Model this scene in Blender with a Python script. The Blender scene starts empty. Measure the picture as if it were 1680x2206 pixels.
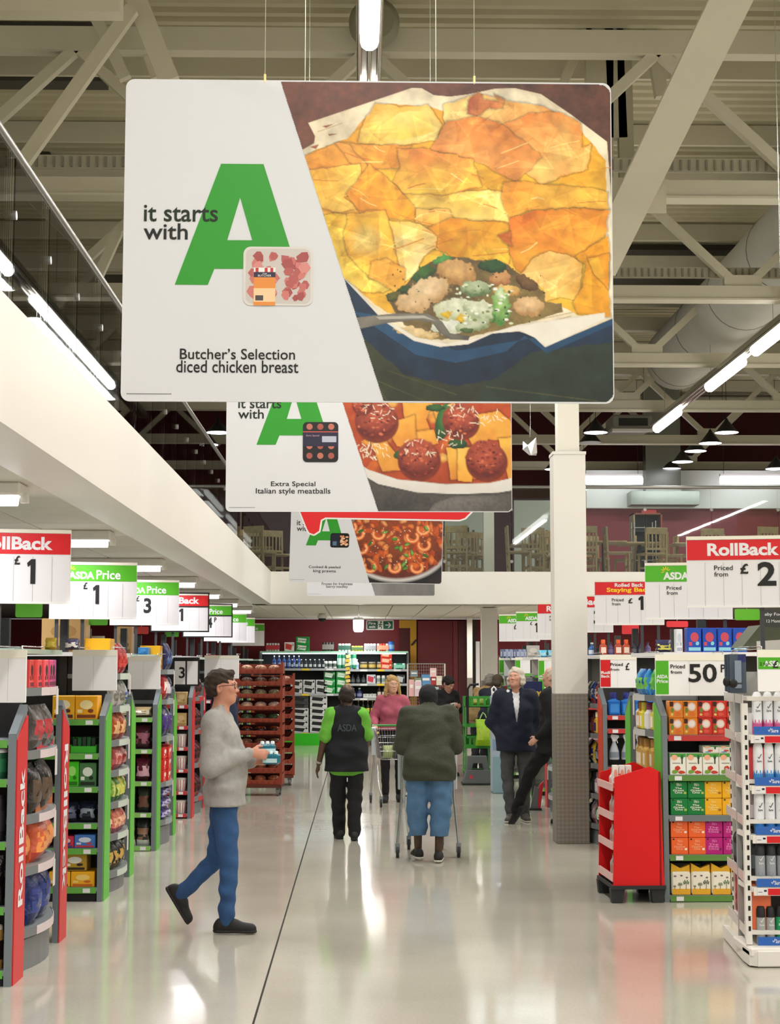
import bpy, math, random
import numpy as np
from mathutils import Vector, Matrix
random.seed(7)
C = bpy.context.scene.collection
R = math.radians
PI = math.pi
# ---------------------------------------------------------------- camera
F = 3500.0; W_, H_ = 1680, 2206
YAW = math.atan2(65, F); PITCH = math.atan2(327, F)
cd = bpy.data.cameras.new('camera'); cam = bpy.data.objects.new('camera', cd); C.objects.link(cam)
cam.location = (0, 0, 1.8); cam.rotation_euler = (PI/2 + PITCH, 0, -YAW)
cd.sensor_fit = 'VERTICAL'; cd.sensor_height = 36; cd.lens = F/H_*36; cd.clip_end = 200
bpy.context.scene.camera = cam
_RM = cam.rotation_euler.to_matrix()
def P(px, py, Y):
    """world point seen at pixel (px,py) on the plane at distance Y"""
    d = _RM @ Vector(((px - W_/2)/F, -(py - H_/2)/F, -1.0))
    t = Y/d.y
    return Vector((d.x*t, Y, 1.8 + d.z*t))
# ---------------------------------------------------------------- world, exposure
world = bpy.data.worlds.new('world'); bpy.context.scene.world = world; world.use_nodes = True
world.node_tree.nodes['Background'].inputs[0].default_value = (1.0, 0.965, 0.92, 1)
world.node_tree.nodes['Background'].inputs[1].default_value = 0.56
vs = bpy.context.scene.view_settings
vs.view_transform = 'Standard'; vs.look = 'None'; vs.gamma = 1; vs.use_curve_mapping = False
vs.exposure = -0.06
def area(name, loc, sx, sy, power, col=(1, .975, .94), rot=(0, 0, 0)):
    l = bpy.data.lights.new(name, 'AREA'); l.shape = 'RECTANGLE'; l.size = sx; l.size_y = sy
    l.energy = power; l.color = col
    o = bpy.data.objects.new(name, l); o.location = loc; o.rotation_euler = rot; C.objects.link(o)
    return o
# rows of trunking lamps over the hall (lamps sit just under their fixtures)
ROWS = [(0.065, [(-6, 4.5), (6.9, 11.8), (13.0, 19.0), (20.5, 27)]), (5.7, [(-4, 6), (8, 17), (18, 23), (23.9, 26.1), (28.8, 30.8)]), (-5.4, [(-4, 6)]), (11.0, [(0, 12), (16, 28)])]
for X, segs in ROWS:
    for a, b in segs:
        area('hall_lamp', (X, (a+b)/2, 6.2), .12, b-a, 34*(b-a))
for Y in (5.9, 9.2, 12.5, 15.8, 19.1, 22.4, 25.7, 29.0):
    area('mezzanine_lamp_and_fill', (-2.5, Y, 2.69), 1.1, .12, 15, (.97, .95, 1))
    area('mezzanine_lamp_and_fill', (-5.2, Y, 2.69), 1.1, .12, 13, (.97, .95, 1))
for Y in (-4.0, -.7, 2.6):
    area('mezzanine_lamp_and_fill', (-2.5, Y, 2.69), 1.1, .12, 34, (.97, .95, 1)); area('mezzanine_lamp_and_fill', (-5.2, Y, 2.69), 1.1, .12, 26, (.97, .95, 1))  # rows carried on out of view, added to brighten the white board fronts
for X in (0.0, 3.0, 6.0):
    for Y in (29.6, 32.2, 34.3): area('mezzanine_lamp_and_fill', (X, Y, 2.7), 1.1, .12, 34, (1, .96, .9))  # added fill lights without fittings, brightening the area under the rear mezzanine
for X in (3.5, 8.0):
    area('cafe_lamp', (X, 37.5, 6.1), 2.5, .2, 70, (.97, .96, 1))

# ---------------------------------------------------------------- helpers
def S(h):
    h = h.lstrip('#'); v = [int(h[i:i+2], 16)/255 for i in (0, 2, 4)]
    return tuple((c/12.92 if c <= .04045 else ((c+.055)/1.055)**2.4) for c in v) + (1,)
_M = {}
def mat(col, rough=.5, metal=0, noise=0, nscale=30, bump=0, bscale=60, emit=0, coat=0, trans=0, ior=1.45, sheen=0, alpha=1):
    key = (col, rough, metal, noise, nscale, bump, bscale, emit, coat, trans, sheen, alpha)
    if key in _M: return _M[key]
    m = bpy.data.materials.new('mat_' + str(len(_M))); m.use_nodes = True; nt = m.node_tree; b = nt.nodes['Principled BSDF']
    c = S(col) if isinstance(col, str) else col
    b.inputs['Base Color'].default_value = c; b.inputs['Roughness'].default_value = rough; b.inputs['Metallic'].default_value = metal
    b.inputs['IOR'].default_value = ior
    if coat: b.inputs['Coat Weight'].default_value = coat; b.inputs['Coat Roughness'].default_value = .1
    if trans: b.inputs['Transmission Weight'].default_value = trans
    if sheen: b.inputs['Sheen Weight'].default_value = sheen
    if alpha < 1: b.inputs['Alpha'].default_value = alpha
    if emit: b.inputs['Emission Color'].default_value = c; b.inputs['Emission Strength'].default_value = emit
    if noise or bump:
        tc = nt.nodes.new('ShaderNodeTexCoord')
    if noise:
        n = nt.nodes.new('ShaderNodeTexNoise'); n.inputs['Scale'].default_value = nscale; n.inputs['Detail'].default_value = 5
        r = nt.nodes.new('ShaderNodeMapRange'); r.inputs['From Min'].default_value = .3; r.inputs['From Max'].default_value = .7
        r.inputs['To Min'].default_value = 1-noise; r.inputs['To Max'].default_value = 1+noise*.6
        h = nt.nodes.new('ShaderNodeHueSaturation'); h.inputs['Color'].default_value = c
        nt.links.new(tc.outputs['Object'], n.inputs['Vector']); nt.links.new(n.outputs['Fac'], r.inputs['Value'])
        nt.links.new(r.outputs['Result'], h.inputs['Value']); nt.links.new(h.outputs['Color'], b.inputs['Base Color'])
    if bump:
        n = nt.nodes.new('ShaderNodeTexNoise'); n.inputs['Scale'].default_value = bscale; n.inputs['Detail'].default_value = 4
        bp = nt.nodes.new('ShaderNodeBump'); bp.inputs['Strength'].default_value = bump; bp.inputs['Distance'].default_value = .01
        nt.links.new(tc.outputs['Object'], n.inputs['Vector']); nt.links.new(n.outputs['Fac'], bp.inputs['Height']); nt.links.new(bp.outputs['Normal'], b.inputs['Normal'])
    _M[key] = m
    return m
def vcol_mat(rough=.5):
    key = ('vcol', rough)
    if key in _M: return _M[key]
    m = bpy.data.materials.new('printed_colour'); m.use_nodes = True; nt = m.node_tree; b = nt.nodes['Principled BSDF']
    a = nt.nodes.new('ShaderNodeAttribute'); a.attribute_name = 'Col'; nt.links.new(a.outputs['Color'], b.inputs['Base Color'])
    b.inputs['Roughness'].default_value = rough; _M[key] = m
    return m
def glass_mat(tint=(.93, .97, .95, 1), fac=1.0):
    m = bpy.data.materials.new('glass_sheet'); m.use_nodes = True; nt = m.node_tree; nt.nodes.clear()
    o = nt.nodes.new('ShaderNodeOutputMaterial'); mx = nt.nodes.new('ShaderNodeMixShader'); t = nt.nodes.new('ShaderNodeBsdfTransparent'); g = nt.nodes.new('ShaderNodeBsdfGlossy')
    f = nt.nodes.new('ShaderNodeFresnel'); f.inputs['IOR'].default_value = 1.5
    t.inputs[0].default_value = tint; g.inputs['Roughness'].default_value = .015
    nt.links.new(f.outputs[0], mx.inputs[0]); nt.links.new(t.outputs[0], mx.inputs[1]); nt.links.new(g.outputs[0], mx.inputs[2]); nt.links.new(mx.outputs[0], o.inputs[0])
    return m
GLASS = glass_mat()
class MB:
    """collects shapes, builds ONE mesh object"""
    def __init__(s): s.v = []; s.f = []; s.m = []; s.mats = []; s.sm = []
    def mi(s, m):
        if m not in s.mats: s.mats.append(m)
        return s.mats.index(m)
    def add(s, vs, fs, m, smooth=False, M=None):
        k = len(s.v); i = s.mi(m)
        for v in vs: s.v.append(tuple(M @ Vector(v)) if M is not None else tuple(v))
        for f in fs: s.f.append([k+a for a in f]); s.m.append(i); s.sm.append(smooth)
        return s
    def box(s, x0, x1, y0, y1, z0, z1, m, M=None, bev=0):
        if bev:
            b = min(bev, (x1-x0)*.45, (y1-y0)*.45, (z1-z0)*.45); vs = []
            for (z, i) in ((z0, b), (z0+b, 0), (z1-b, 0), (z1, b)):
                for (x, y) in ((x0+i+(b if not i else 0)*1, y0+i), (x1-i-(b if not i else 0), y0+i), (x1-i, y0+i+(b if not i else 0)), (x1-i, y1-i-(b if not i else 0)), (x1-i-(b if not i else 0), y1-i), (x0+i+(b if not i else 0), y1-i), (x0+i, y1-i-(b if not i else 0)), (x0+i, y0+i+(b if not i else 0))):
                    vs.append((x, y, z))
            fs = [list(range(7, -1, -1)), list(range(24, 32))]
            for r in range(3):
                for k in range(8): a = r*8+k; c = r*8+(k+1) % 8; fs.append([a, c, c+8, a+8])
            return s.add(vs, fs, m, False, M)
        vs = [(x0, y0, z0), (x1, y0, z0), (x1, y1, z0), (x0, y1, z0), (x0, y0, z1), (x1, y0, z1), (x1, y1, z1), (x0, y1, z1)]
        return s.add(vs, [(3, 2, 1, 0), (4, 5, 6, 7), (0, 1, 5, 4), (1, 2, 6, 5), (2, 3, 7, 6), (3, 0, 4, 7)], m, False, M)
    def bar(s, a, b, w, h, m, up=(0, 0, 1)):
        """rectangular bar a->b, w across, h along up"""
        a = Vector(a); b = Vector(b); d = (b-a); L = d.length; d.normalize(); u = Vector(up)
        if abs(d.dot(u)) > .98: u = Vector((0, 1, 0))
        x = d.cross(u).normalized(); z = x.cross(d)
        Mx = Matrix((x, d, z)).transposed().to_4x4(); Mx.translation = a
        return s.box(-w/2, w/2, 0, L, -h/2, h/2, m, Mx)
    def prism(s, poly, t0, t1, m, plane='xz', M=None, smooth=False):
        """polygon extruded; plane xz -> along y, yz -> along x, xy -> along z"""
        n = len(poly)
        def q(p, t):
            return (p[0], t, p[1]) if plane == 'xz' else ((t, p[0], p[1]) if plane == 'yz' else (p[0], p[1], t))
        vs = [q(p, t0) for p in poly]+[q(p, t1) for p in poly]
        s.add(vs, [list(range(n)), list(range(2*n-1, n-1, -1))], m, False, M)
        return s.add(vs, [[(i+1) % n, i, n+i, n+(i+1) % n] for i in range(n)], m, smooth, M)
    def tube(s, pts, r, m, n=8, cap=True, smooth=True, M=None):
        pts = [Vector(p) for p in pts]; rs = r if isinstance(r, (list, tuple)) else [r]*len(pts); vs = []; fs = []
        ref = None
        for i, p in enumerate(pts):
            t = (pts[min(i+1, len(pts)-1)]-pts[max(i-1, 0)])
            if t.length < 1e-9: t = Vector((0, 0, 1))
            t.normalize()
            if ref is None: ref = Vector((0, 0, 1)) if abs(t.z) < .9 else Vector((1, 0, 0))
            x = t.cross(ref).normalized(); y = x.cross(t).normalized(); ref = y
            for k in range(n):
                a = 2*PI*k/n; vs.append(p + x*math.cos(a)*rs[i] + y*math.sin(a)*rs[i])
        for i in range(len(pts)-1):
            for k in range(n): a = i*n+k; b = i*n+(k+1) % n; fs.append([a, b, b+n, a+n])
        s.add(vs, fs, m, smooth, M)
        if cap: s.add(vs, [list(range(n)), list(range(len(vs)-1, len(vs)-n-1, -1))], m, False, M)
        return s
    def lathe(s, prof, m, n=12, c=(0, 0, 0), M=None, smooth=True, sx=1, sy=1):
        vs = []; fs = []
        for (r, z) in prof:
            for k in range(n):
                a = 2*PI*k/n; vs.append((c[0]+r*math.cos(a)*sx, c[1]+r*math.sin(a)*sy, c[2]+z))
        for i in range(len(prof)-1):
            for k in range(n): a = i*n+k; b = i*n+(k+1) % n; fs.append([a, b, b+n, a+n])
        s.add(vs, fs, m, smooth, M)
        return s.add(vs, [list(range(n-1, -1, -1)), list(range(len(vs)-n, len(vs)))], m, False, M)
    def sphere(s, c, r, m, n=12, M=None):
        rr = r if isinstance(r, (tuple, list)) else (r, r, r); k = n//2
        vs = []; fs = []
        for i in range(1, k):
            th = PI*i/k
            for j in range(n): ph = 2*PI*j/n; vs.append((c[0]+rr[0]*math.sin(th)*math.cos(ph), c[1]+rr[1]*math.sin(th)*math.sin(ph), c[2]+rr[2]*math.cos(th)))
        vs += [(c[0], c[1], c[2]+rr[2]), (c[0], c[1], c[2]-rr[2])]; T = len(vs)-2
        for i in range(k-2):
            for j in range(n): a = i*n+j; b = i*n+(j+1) % n; fs.append([a, a+n, b+n, b])
        for j in range(n): fs.append([T, j, (j+1) % n]); fs.append([T+1, (k-2)*n+(j+1) % n, (k-2)*n+j])
        return s.add(vs, fs, m, True, M)
    def mesh(s, name):
        me = bpy.data.meshes.new(name); me.from_pydata(s.v, [], s.f)
        for m in s.mats: me.materials.append(m)
        me.polygons.foreach_set('material_index', s.m); me.polygons.foreach_set('use_smooth', s.sm); me.update()
        return me
    def build(s, name, parent=None, loc=(0, 0, 0), rz=0):
        o = bpy.data.objects.new(name, s.mesh(name)); C.objects.link(o)
        if parent is not None: o.parent = parent
        o.location = loc
        if rz: o.rotation_euler = (0, 0, rz)
        return o
def tag(o, label=None, cat=None, group=None, kind=None):
    if label: o['label'] = label
    if cat: o['category'] = cat
    if group: o['group'] = group
    if kind: o['kind'] = kind
    return o
def thing(name, label, cat, loc=(0, 0, 0), rz=0, group=None):
    o = bpy.data.objects.new(name, None); C.objects.link(o); o.location = loc; o.rotation_euler = (0, 0, rz); o.empty_display_size = .1
    return tag(o, label, cat, group)
def inst(name, me, loc, rz=0, parent=None, label=None, cat=None, group=None, scale=None):
    o = bpy.data.objects.new(name, me); C.objects.link(o); o.location = loc; o.rotation_euler = (0, 0, rz)
    if scale: o.scale = scale
    if parent is not None: o.parent = parent
    return tag(o, label, cat, group)
def copy_tree(o, parent=None):
    c = o.copy(); C.objects.link(c)
    if parent is not None: c.parent = parent
    for ch in list(o.children): copy_tree(ch, c)
    return c
_T = {}
def text_verts(s, bold=0.0):
    """flat outline of a word -> (verts 2D normalised so that bbox is 0..1, faces)"""
    key = (s, bold)
    if key in _T: return _T[key]
    cu = bpy.data.curves.new('txt', 'FONT'); cu.body = s; cu.size = 1; cu.offset = bold; cu.resolution_u = 3; cu.fill_mode = 'FRONT'; cu.align_x = 'CENTER'; cu.space_line = .82
    ob = bpy.data.objects.new('txt', cu); C.objects.link(ob)
    dg = bpy.context.evaluated_depsgraph_get(); me = bpy.data.meshes.new_from_object(ob.evaluated_get(dg))
    vs = [(v.co.x, v.co.y) for v in me.vertices]; fs = [list(p.vertices) for p in me.polygons]
    C.objects.unlink(ob); bpy.data.objects.remove(ob); bpy.data.curves.remove(cu); bpy.data.meshes.remove(me)
    x0 = min(v[0] for v in vs); x1 = max(v[0] for v in vs); y0 = min(v[1] for v in vs); y1 = max(v[1] for v in vs)
    vs = [((a-x0)/(x1-x0), (b-y0)/(y1-y0)) for a, b in vs]
    _T[key] = (vs, fs, (x1-x0), (y1-y0))
    return _T[key]
def text(mb, s, x0, x1, z0, z1, y, m, bold=.01, M=None, rot=0):
    """flat lettering in the xz plane at y, facing -y, filling the box; rot 1 reads upward, -1 reads downward"""
    vs, fs, _, _ = text_verts(s, bold)
    if s == '1': vs = [(.42, 0), (1, 0), (1, 1), (.5, 1), (0, .84), (.1, .68), (.42, .76)]; fs = [list(range(7))]
    if rot == 0: q = [(x0+(x1-x0)*a, y, z0+(z1-z0)*b) for a, b in vs]
    elif rot == 1: q = [(x1-(x1-x0)*b, y, z0+(z1-z0)*a) for a, b in vs]
    else: q = [(x0+(x1-x0)*b, y, z1-(z1-z0)*a) for a, b in vs]
    mb.add(q, fs, m, False, M)
ORD = ['leftmost', 'second', 'third', 'fourth', 'fifth', 'sixth', 'seventh', 'eighth', 'ninth', 'tenth', 'eleventh', 'twelfth', 'thirteenth', 'fourteenth', 'fifteenth', 'sixteenth']
WHITE = mat('#eeecea', .45); GREY = mat('#7f8889', .45, .2, noise=.06); DARK = mat('#2a2c2c', .6); BLACK = mat('#121212', .6)
GREEN = mat('#57b03a', .4); RED = mat('#d0242b', .4); STEEL = mat('#b9bbb8', .25, .9); INK = mat('#1b1a19', .6); PAPER = mat('#e9e7e4', .6)
CREAM = mat('#e9e4d6', .5, noise=.03, nscale=1.5)
# ================================================================ SETTING
def struct(mb, name, label=None):
    o = mb.build(name); o['kind'] = 'structure'
    if label: o['label'] = label
    return o
# floor: polished pale terrazzo
def floor_mat():
    m = bpy.data.materials.new('polished_floor'); m.use_nodes = True; nt = m.node_tree; b = nt.nodes['Principled BSDF']
    tc = nt.nodes.new('ShaderNodeTexCoord')
    n1 = nt.nodes.new('ShaderNodeTexNoise'); n1.inputs['Scale'].default_value = .8; n1.inputs['Detail'].default_value = 6
    n2 = nt.nodes.new('ShaderNodeTexNoise'); n2.inputs['Scale'].default_value = 55; n2.inputs['Detail'].default_value = 3
    cr = nt.nodes.new('ShaderNodeValToRGB'); cr.color_ramp.elements[0].color = S('#bdb8aa'); cr.color_ramp.elements[1].color = S('#cfcabc'); cr.color_ramp.elements[0].position = .3; cr.color_ramp.elements[1].position = .75
    mx = nt.nodes.new('ShaderNodeMix'); mx.data_type = 'RGBA'; mx.blend_type = 'MULTIPLY'; mx.inputs[0].default_value = .22
    nt.links.new(tc.outputs['Object'], n1.inputs['Vector']); nt.links.new(tc.outputs['Object'], n2.inputs['Vector'])
    nt.links.new(n1.outputs['Fac'], cr.inputs[0]); nt.links.new(cr.outputs[0], mx.inputs[6]); nt.links.new(n2.outputs['Fac'], mx.inputs[7])
    nt.links.new(mx.outputs[2], b.inputs['Base Color'])
    b.inputs['Roughness'].default_value = .1; b.inputs['IOR'].default_value = 1.5
    mr = nt.nodes.new('ShaderNodeMapRange'); mr.inputs['To Min'].default_value = .06; mr.inputs['To Max'].default_value = .15
    nt.links.new(n1.outputs['Fac'], mr.inputs['Value']); nt.links.new(mr.outputs[0], b.inputs['Roughness'])
    bp = nt.nodes.new('ShaderNodeBump'); bp.inputs['Strength'].default_value = .06; bp.inputs['Distance'].default_value = .01
    n3 = nt.nodes.new('ShaderNodeTexNoise'); n3.inputs['Scale'].default_value = 3.5; nt.links.new(tc.outputs['Object'], n3.inputs['Vector'])
    nt.links.new(n3.outputs['Fac'], bp.inputs['Height']); nt.links.new(bp.outputs[0], b.inputs['Normal'])
    return m
FL = floor_mat(); JX = -.532
mb = MB(); mb.box(-13, JX-.006, -12, 46, -.12, 0, FL); mb.box(JX+.006, 14, -12, 46, -.12, 0, FL)
floor = struct(mb, 'floor')
MB().box(JX-.006, JX+.006, -12, 46, -.12, -.008, mat('#2b2822', .8)).build('floor_joint', floor)
# roof deck (corrugated, ribs along x), falls slightly
ROOF = mat('#c3bc9f', .6, noise=.05, nscale=2)
mb = MB(); pts = []
y = -12.0
while y < 46:
    pts += [(y, 8.7), (y+.10, 8.7), (y+.125, 8.76), (y+.225, 8.76)]; y += .25
vs = [(-14, a, z) for a, z in pts]+[(14, a, z) for a, z in pts]; n = len(pts)
mb.add(vs, [[i, n+i, n+i+1, i+1] for i in range(n-1)], ROOF)
mb.box(-14, 14, -12, 46, 8.9, 9.0, ROOF)
ceiling = struct(mb, 'ceiling')
mb = MB(); dk = mat('#4c4a41', .8)
for (x0, x1, y0, y1) in ((-13, -2.9, 17.02, 17.4), (-13, -3.0, 18.55, 18.85), (-13, -4.2, 21.5, 23), (3.2, 8, 26.2, 29.5), (-13, -4, 27, 30)):
    mb.box(x0, x1, y0, y1, 8.60, 8.69, dk)
mb.build('roof_light_recess', ceiling)
BEAM = mat('#cdc7b1', .5, noise=.04, nscale=2)
mb = MB()   # purlins
for y in np.arange(8.5, 44, 2.35): mb.box(-14, 14, y-.03, y+.03, 8.42, 8.68, BEAM)
mb.build('purlin', ceiling)['kind'] = 'stuff'
# trusses spanning the hall
TY = [11.8, 16.5, 21.2, 25.9, 30.6, 35.3, 40.0]
def truss(y, i):
    t = thing('roof_truss', 'cream painted steel roof truss, %s counting from the front' % ['nearest', 'second', 'third', 'fourth', 'fifth', 'rearmost'][i], 'roof truss', (0, y, 0)); t['kind'] = 'structure'
    MB().box(-14, 14, -.09, .09, 6.62, 6.80, BEAM).box(-14, 14, -.12, .12, 6.60, 6.625, BEAM).build('bottom_chord', t)
    MB().box(-14, 14, -.1, .1, 8.15, 8.4, BEAM).build('top_chord', t)
    step = 1.52; x = -13.6 + (.45 if i % 2 else 0); k = 0
    while x < 12.5:
        a = (x, 0, 6.75 if k % 2 == 0 else 8.2); b = (x+step, 0, 8.2 if k % 2 == 0 else 6.75)
        if abs(x) < 9.5: MB().bar(a, b, .11, .11, BEAM, (0, 1, 0)).build('diagonal', t)
        if k % 2 and abs(x) < 9.5: MB().box(x+step-.25, x+step+.25, -.06, .06, 6.7, 6.95, BEAM).build('gusset_plate', t)
        x += step; k += 1
for i, y in enumerate(TY[1:]): truss(y, i)
# perforated cable trays lying on the bottom chords
for i, y in enumerate((21.33, 16.63)):
    t = MB(); tm = mat('#b9b39d', .5)
    t.box(-9 if i else 1.5, 13, y, y+.02, 6.95, 7.1, tm)
    for x in np.arange(2.6 if not i else -6, 8, .09): t.box(x, x+.02, y-.025, y, 6.97, 7.08, mat('#8d8876', .6))
    o = t.build('cable_tray'); tag(o, 'perforated cream cable tray on the %s roof truss' % ('second' if i == 0 else 'nearest'), 'cable tray'); o['kind'] = 'structure'
# big raking braces and hangers by the column head
brace = thing('raking_brace', 'wide cream steel brace slanting up from the column head at upper right', 'steel brace'); brace['kind'] = 'structure'
a = P(1300, 560, 16.3); b = P(1592, -40, 13.2)
MB().bar(a, b, .34, .30, BEAM, (0, 1, 0)).build('box_section', brace)
mb = MB(); q = P(1360, 420, 15.8); mb.box(q.x-.35, q.x+.3, q.y-.25, q.y-.23, q.z-.25, q.z+.1, BEAM); mb.build('joint_plate', brace)
hb = [((1290, -20), (1290, 560), .30, '#bdb79f'), ((1340, -20), (1350, 420), .16, '#a9a38b'), ((1385, -30), (1425, 210), .14, '#c6c0a9'), ((1265, 60), (1205, 200), .1, '#c6c0a9'), ((1320, 60), (1330, 300), .2, '#b3ad95')]
o = thing('column_head_frame', 'cluster of cream steel hangers above the white column head', 'steel frame'); o['kind'] = 'structure'
for (a, b, w, c) in hb:
    pa = P(a[0], a[1], 17.2); pb = P(b[0], b[1], 17.2)
    MB().bar(pa, pb, w, .12, mat(c, .5), (0, 1, 0)).build('hanger', o)
# near left brace and rod cluster
o = thing('wall_bracing', 'crossed cream steel braces at the upper left under the roof', 'steel brace'); o['kind'] = 'structure'
for (a, b, w, Y) in (((285, 20), (50, 350), .13, 15.2), ((290, -10), (365, 175), .2, 15.4), ((205, 35), (270, 170), .12, 16.0), ((290, 40), (335, 170), .09, 16.6), ((255, 500), (205, 610), .11, 19)):
    MB().bar(P(a[0], a[1], Y), P(b[0], b[1], Y), w, .1, BEAM, (0, 1, 0)).build('brace', o)
q0 = P(-60, 14, 13.2); q1 = P(262, 14, 13.2); MB().box(q0.x, q1.x, 13.1, 13.3, q0.z-.075, q0.z+.2, BEAM).build('chord', o)
for (a, b) in (((770, 40), (705, 170)), ((855, 40), (935, 165))):
    MB().bar(P(a[0], a[1], 18.5), P(b[0], b[1], 18.5), .12, .1, BEAM, (0, 1, 0)).build('brace', o)
# walls
MAROON = mat('#83222a', .55, noise=.05, nscale=1.2)
mb = MB(); mb.box(-12, 13, 37.5, 37.7, 0, 2.82, MAROON); struct(mb, 'wall_back_lower')
mb = MB(); mb.box(-12, 13, 42.5, 42.7, 3.2, 8.9, mat('#5a1d20', .6)); struct(mb, 'wall_back_upper')
mb = MB(); mb.box(-12.3, -12, -2, 46, 0, 8.9, CREAM); struct(mb, 'wall_left')
mb = MB(); mb.box(13.5, 13.8, -2, 46, 0, 8.9, CREAM); struct(mb, 'wall_right')
# mezzanine: slab, fascias, underside
FAS = mat('#e3dfd6', .42, noise=.02, nscale=1)
FX, FY, ZB, ZT = -1.49, 27.3, 2.80, 3.344
mb = MB(); mb.box(-12, FX-.1, -3, 42.5, 3.02, 3.3, CREAM); mb.box(FX-.1, 13, FY+.1, 42.5, 3.02, 3.3, CREAM); struct(mb, 'floor_mezzanine')
mb = MB(); mb.box(FX-.1, FX, -3, FY+.1, ZB, ZT, FAS); mb.box(FX-.55, FX-.1, -3, FY+.5, 3.3, ZT, FAS); struct(mb, 'trim_1', None)
mb = MB(); mb.box(FX, 13, FY, FY+.1, ZB, ZT, FAS); mb.box(FX, 13, FY+.1, FY+.55, 3.3, ZT, FAS); struct(mb, 'trim_2', None)
mb = MB(); mb.box(-1.82, FX-.1, -3, FY+.45, ZB, ZB+.03, FAS); mb.box(-1.82, 13, FY+.1, FY+.45, ZB, ZB+.03, FAS); struct(mb, 'trim_3')
# suspended ceiling: grid carcass + one object per tile
TILE = mat('#d8d3c6', .8, noise=.05, nscale=3)
mb = MB(); gm = mat('#77736a', .6)
mb.box(-12, -1.82, -3, 37.5, ZB+.03, ZB+.05, gm); mb.box(-1.82, 13, FY+.45, 37.5, ZB+.03, ZB+.05, gm)
low = struct(mb, 'ceiling_mezzanine')
tm = MB().box(.008, .592, .008, 1.192, 0, .014, TILE, bev=.004).mesh('ceiling_tile')
cnt = 0
for j in range(-2, 31):
    y = 1.0+1.2*j
    if y > 36.2: break
    for i in range(-8, 16):
        x = -1.82+.6*i
        if x < -1.9 and y < 3: continue
        if i >= 0 and y < FY+.4: continue
        if i < -(2+max(0, int(y/9))) : continue
        if i > 9: continue
        inst('ceiling_tile', tm, (x, y, ZB+.017), parent=low); cnt += 1
# balustrades
RAIL = mat('#8c8a83', .35, .7)
def balustrade(name, label, a, b, n):
    t = thing(name, label, 'balustrade'); a = Vector(a); b = Vector(b); d = b-a
    ax = abs(d.x) > abs(d.y)
    for i in range(n):
        p = a+d*(i/n); q = a+d*((i+1)/n); g = MB(); e = .008
        if ax: g.box(p.x+e, q.x-e, p.y-.006, p.y+.006, 3.30, 4.80, GLASS)
        else: g.box(p.x-.006, p.x+.006, p.y+e, q.y-e, 3.30, 4.80, GLASS)
        g.build('pane', t)
        for z in (3.55, 4.45):
            c = MB(); M = Matrix.Translation((p.x, p.y, z)) @ (Matrix.Rotation(PI/2, 4, 'X') if ax else Matrix.Rotation(PI/2, 4, 'Y'))
            c.lathe([(.028, -.02), (.028, .02)], RAIL, 10, M=M); c.build('glass_clamp', t)
    r = MB(); r.tube([(a.x, a.y, 4.84), (b.x, b.y, 4.84)], .03, RAIL, 10); r.build('handrail', t)
    return t
balustrade('glass_balustrade', 'long glass balustrade along the left mezzanine edge', (FX-.57, 3.0, 0), (FX-.57, FY+.53, 0), 23)
balustrade('glass_balustrade', 'glass balustrade across the far mezzanine in front of the cafe', (FX-.52, FY+.55, 0), (13, FY+.55, 0), 13)
# columns
def column(px, Y, w, zc, ztop, label, cap=3.97):
    x = P(px, 1430, Y).x; t = thing('column', label, 'column', (x, Y+w/2, 0)); t['kind'] = 'structure'
    h = w/2
    MB().box(-h, h, -h, h, 0, 1.5, zc, bev=.006).build('metal_cladding', t)
    MB().box(-h+.003, h-.003, -h+.003, h-.003, 1.5, cap, FAS).box(-h-.004, h+.004, -h-.004, h+.004, cap-.03, cap, FAS).build('shaft', t)
    if ztop > cap: MB().box(-h*.66, h*.66, -h*.66, h*.66, cap, ztop, CREAM).build('upper_shaft', t)
    return t
def checker_mat():
    m = bpy.data.materials.new('checker_plate'); m.use_nodes = True; nt = m.node_tree; b = nt.nodes['Principled BSDF']
    b.inputs['Base Color'].default_value = S('#8f8a80'); b.inputs['Metallic'].default_value = .35; b.inputs['Roughness'].default_value = .45
    tc = nt.nodes.new('ShaderNodeTexCoord'); mp = nt.nodes.new('ShaderNodeMapping'); mp.inputs['Rotation'].default_value = (0, R(45), 0); ck = nt.nodes.new('ShaderNodeTexChecker'); ck.inputs['Scale'].default_value = 34
    ck.inputs['Color1'].default_value = S('#928c82'); ck.inputs['Color2'].default_value = S('#847e74')
    bp = nt.nodes.new('ShaderNodeBump'); bp.inputs['Strength'].default_value = .25; bp.inputs['Distance'].default_value = .003
    nt.links.new(tc.outputs['Object'], mp.inputs[0]); nt.links.new(mp.outputs[0], ck.inputs[0]); nt.links.new(ck.outputs['Color'], b.inputs['Base Color']); nt.links.new(ck.outputs['Fac'], bp.inputs['Height']); nt.links.new(bp.outputs[0], b.inputs['Normal'])
    return m
CK = checker_mat()
column(1231, 16.5, .335, CK, 6.62, 'white column with checker plate cladding beside the man in black')
column(1055, 29.2, .29, CK, 8.1, 'white column rising through the glass balustrade of the far mezzanine', 2.8)
column(1012, 35.0, .12, CK, 2.8, 'thin white post in front of the dark red back wall', 2.79)
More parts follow.
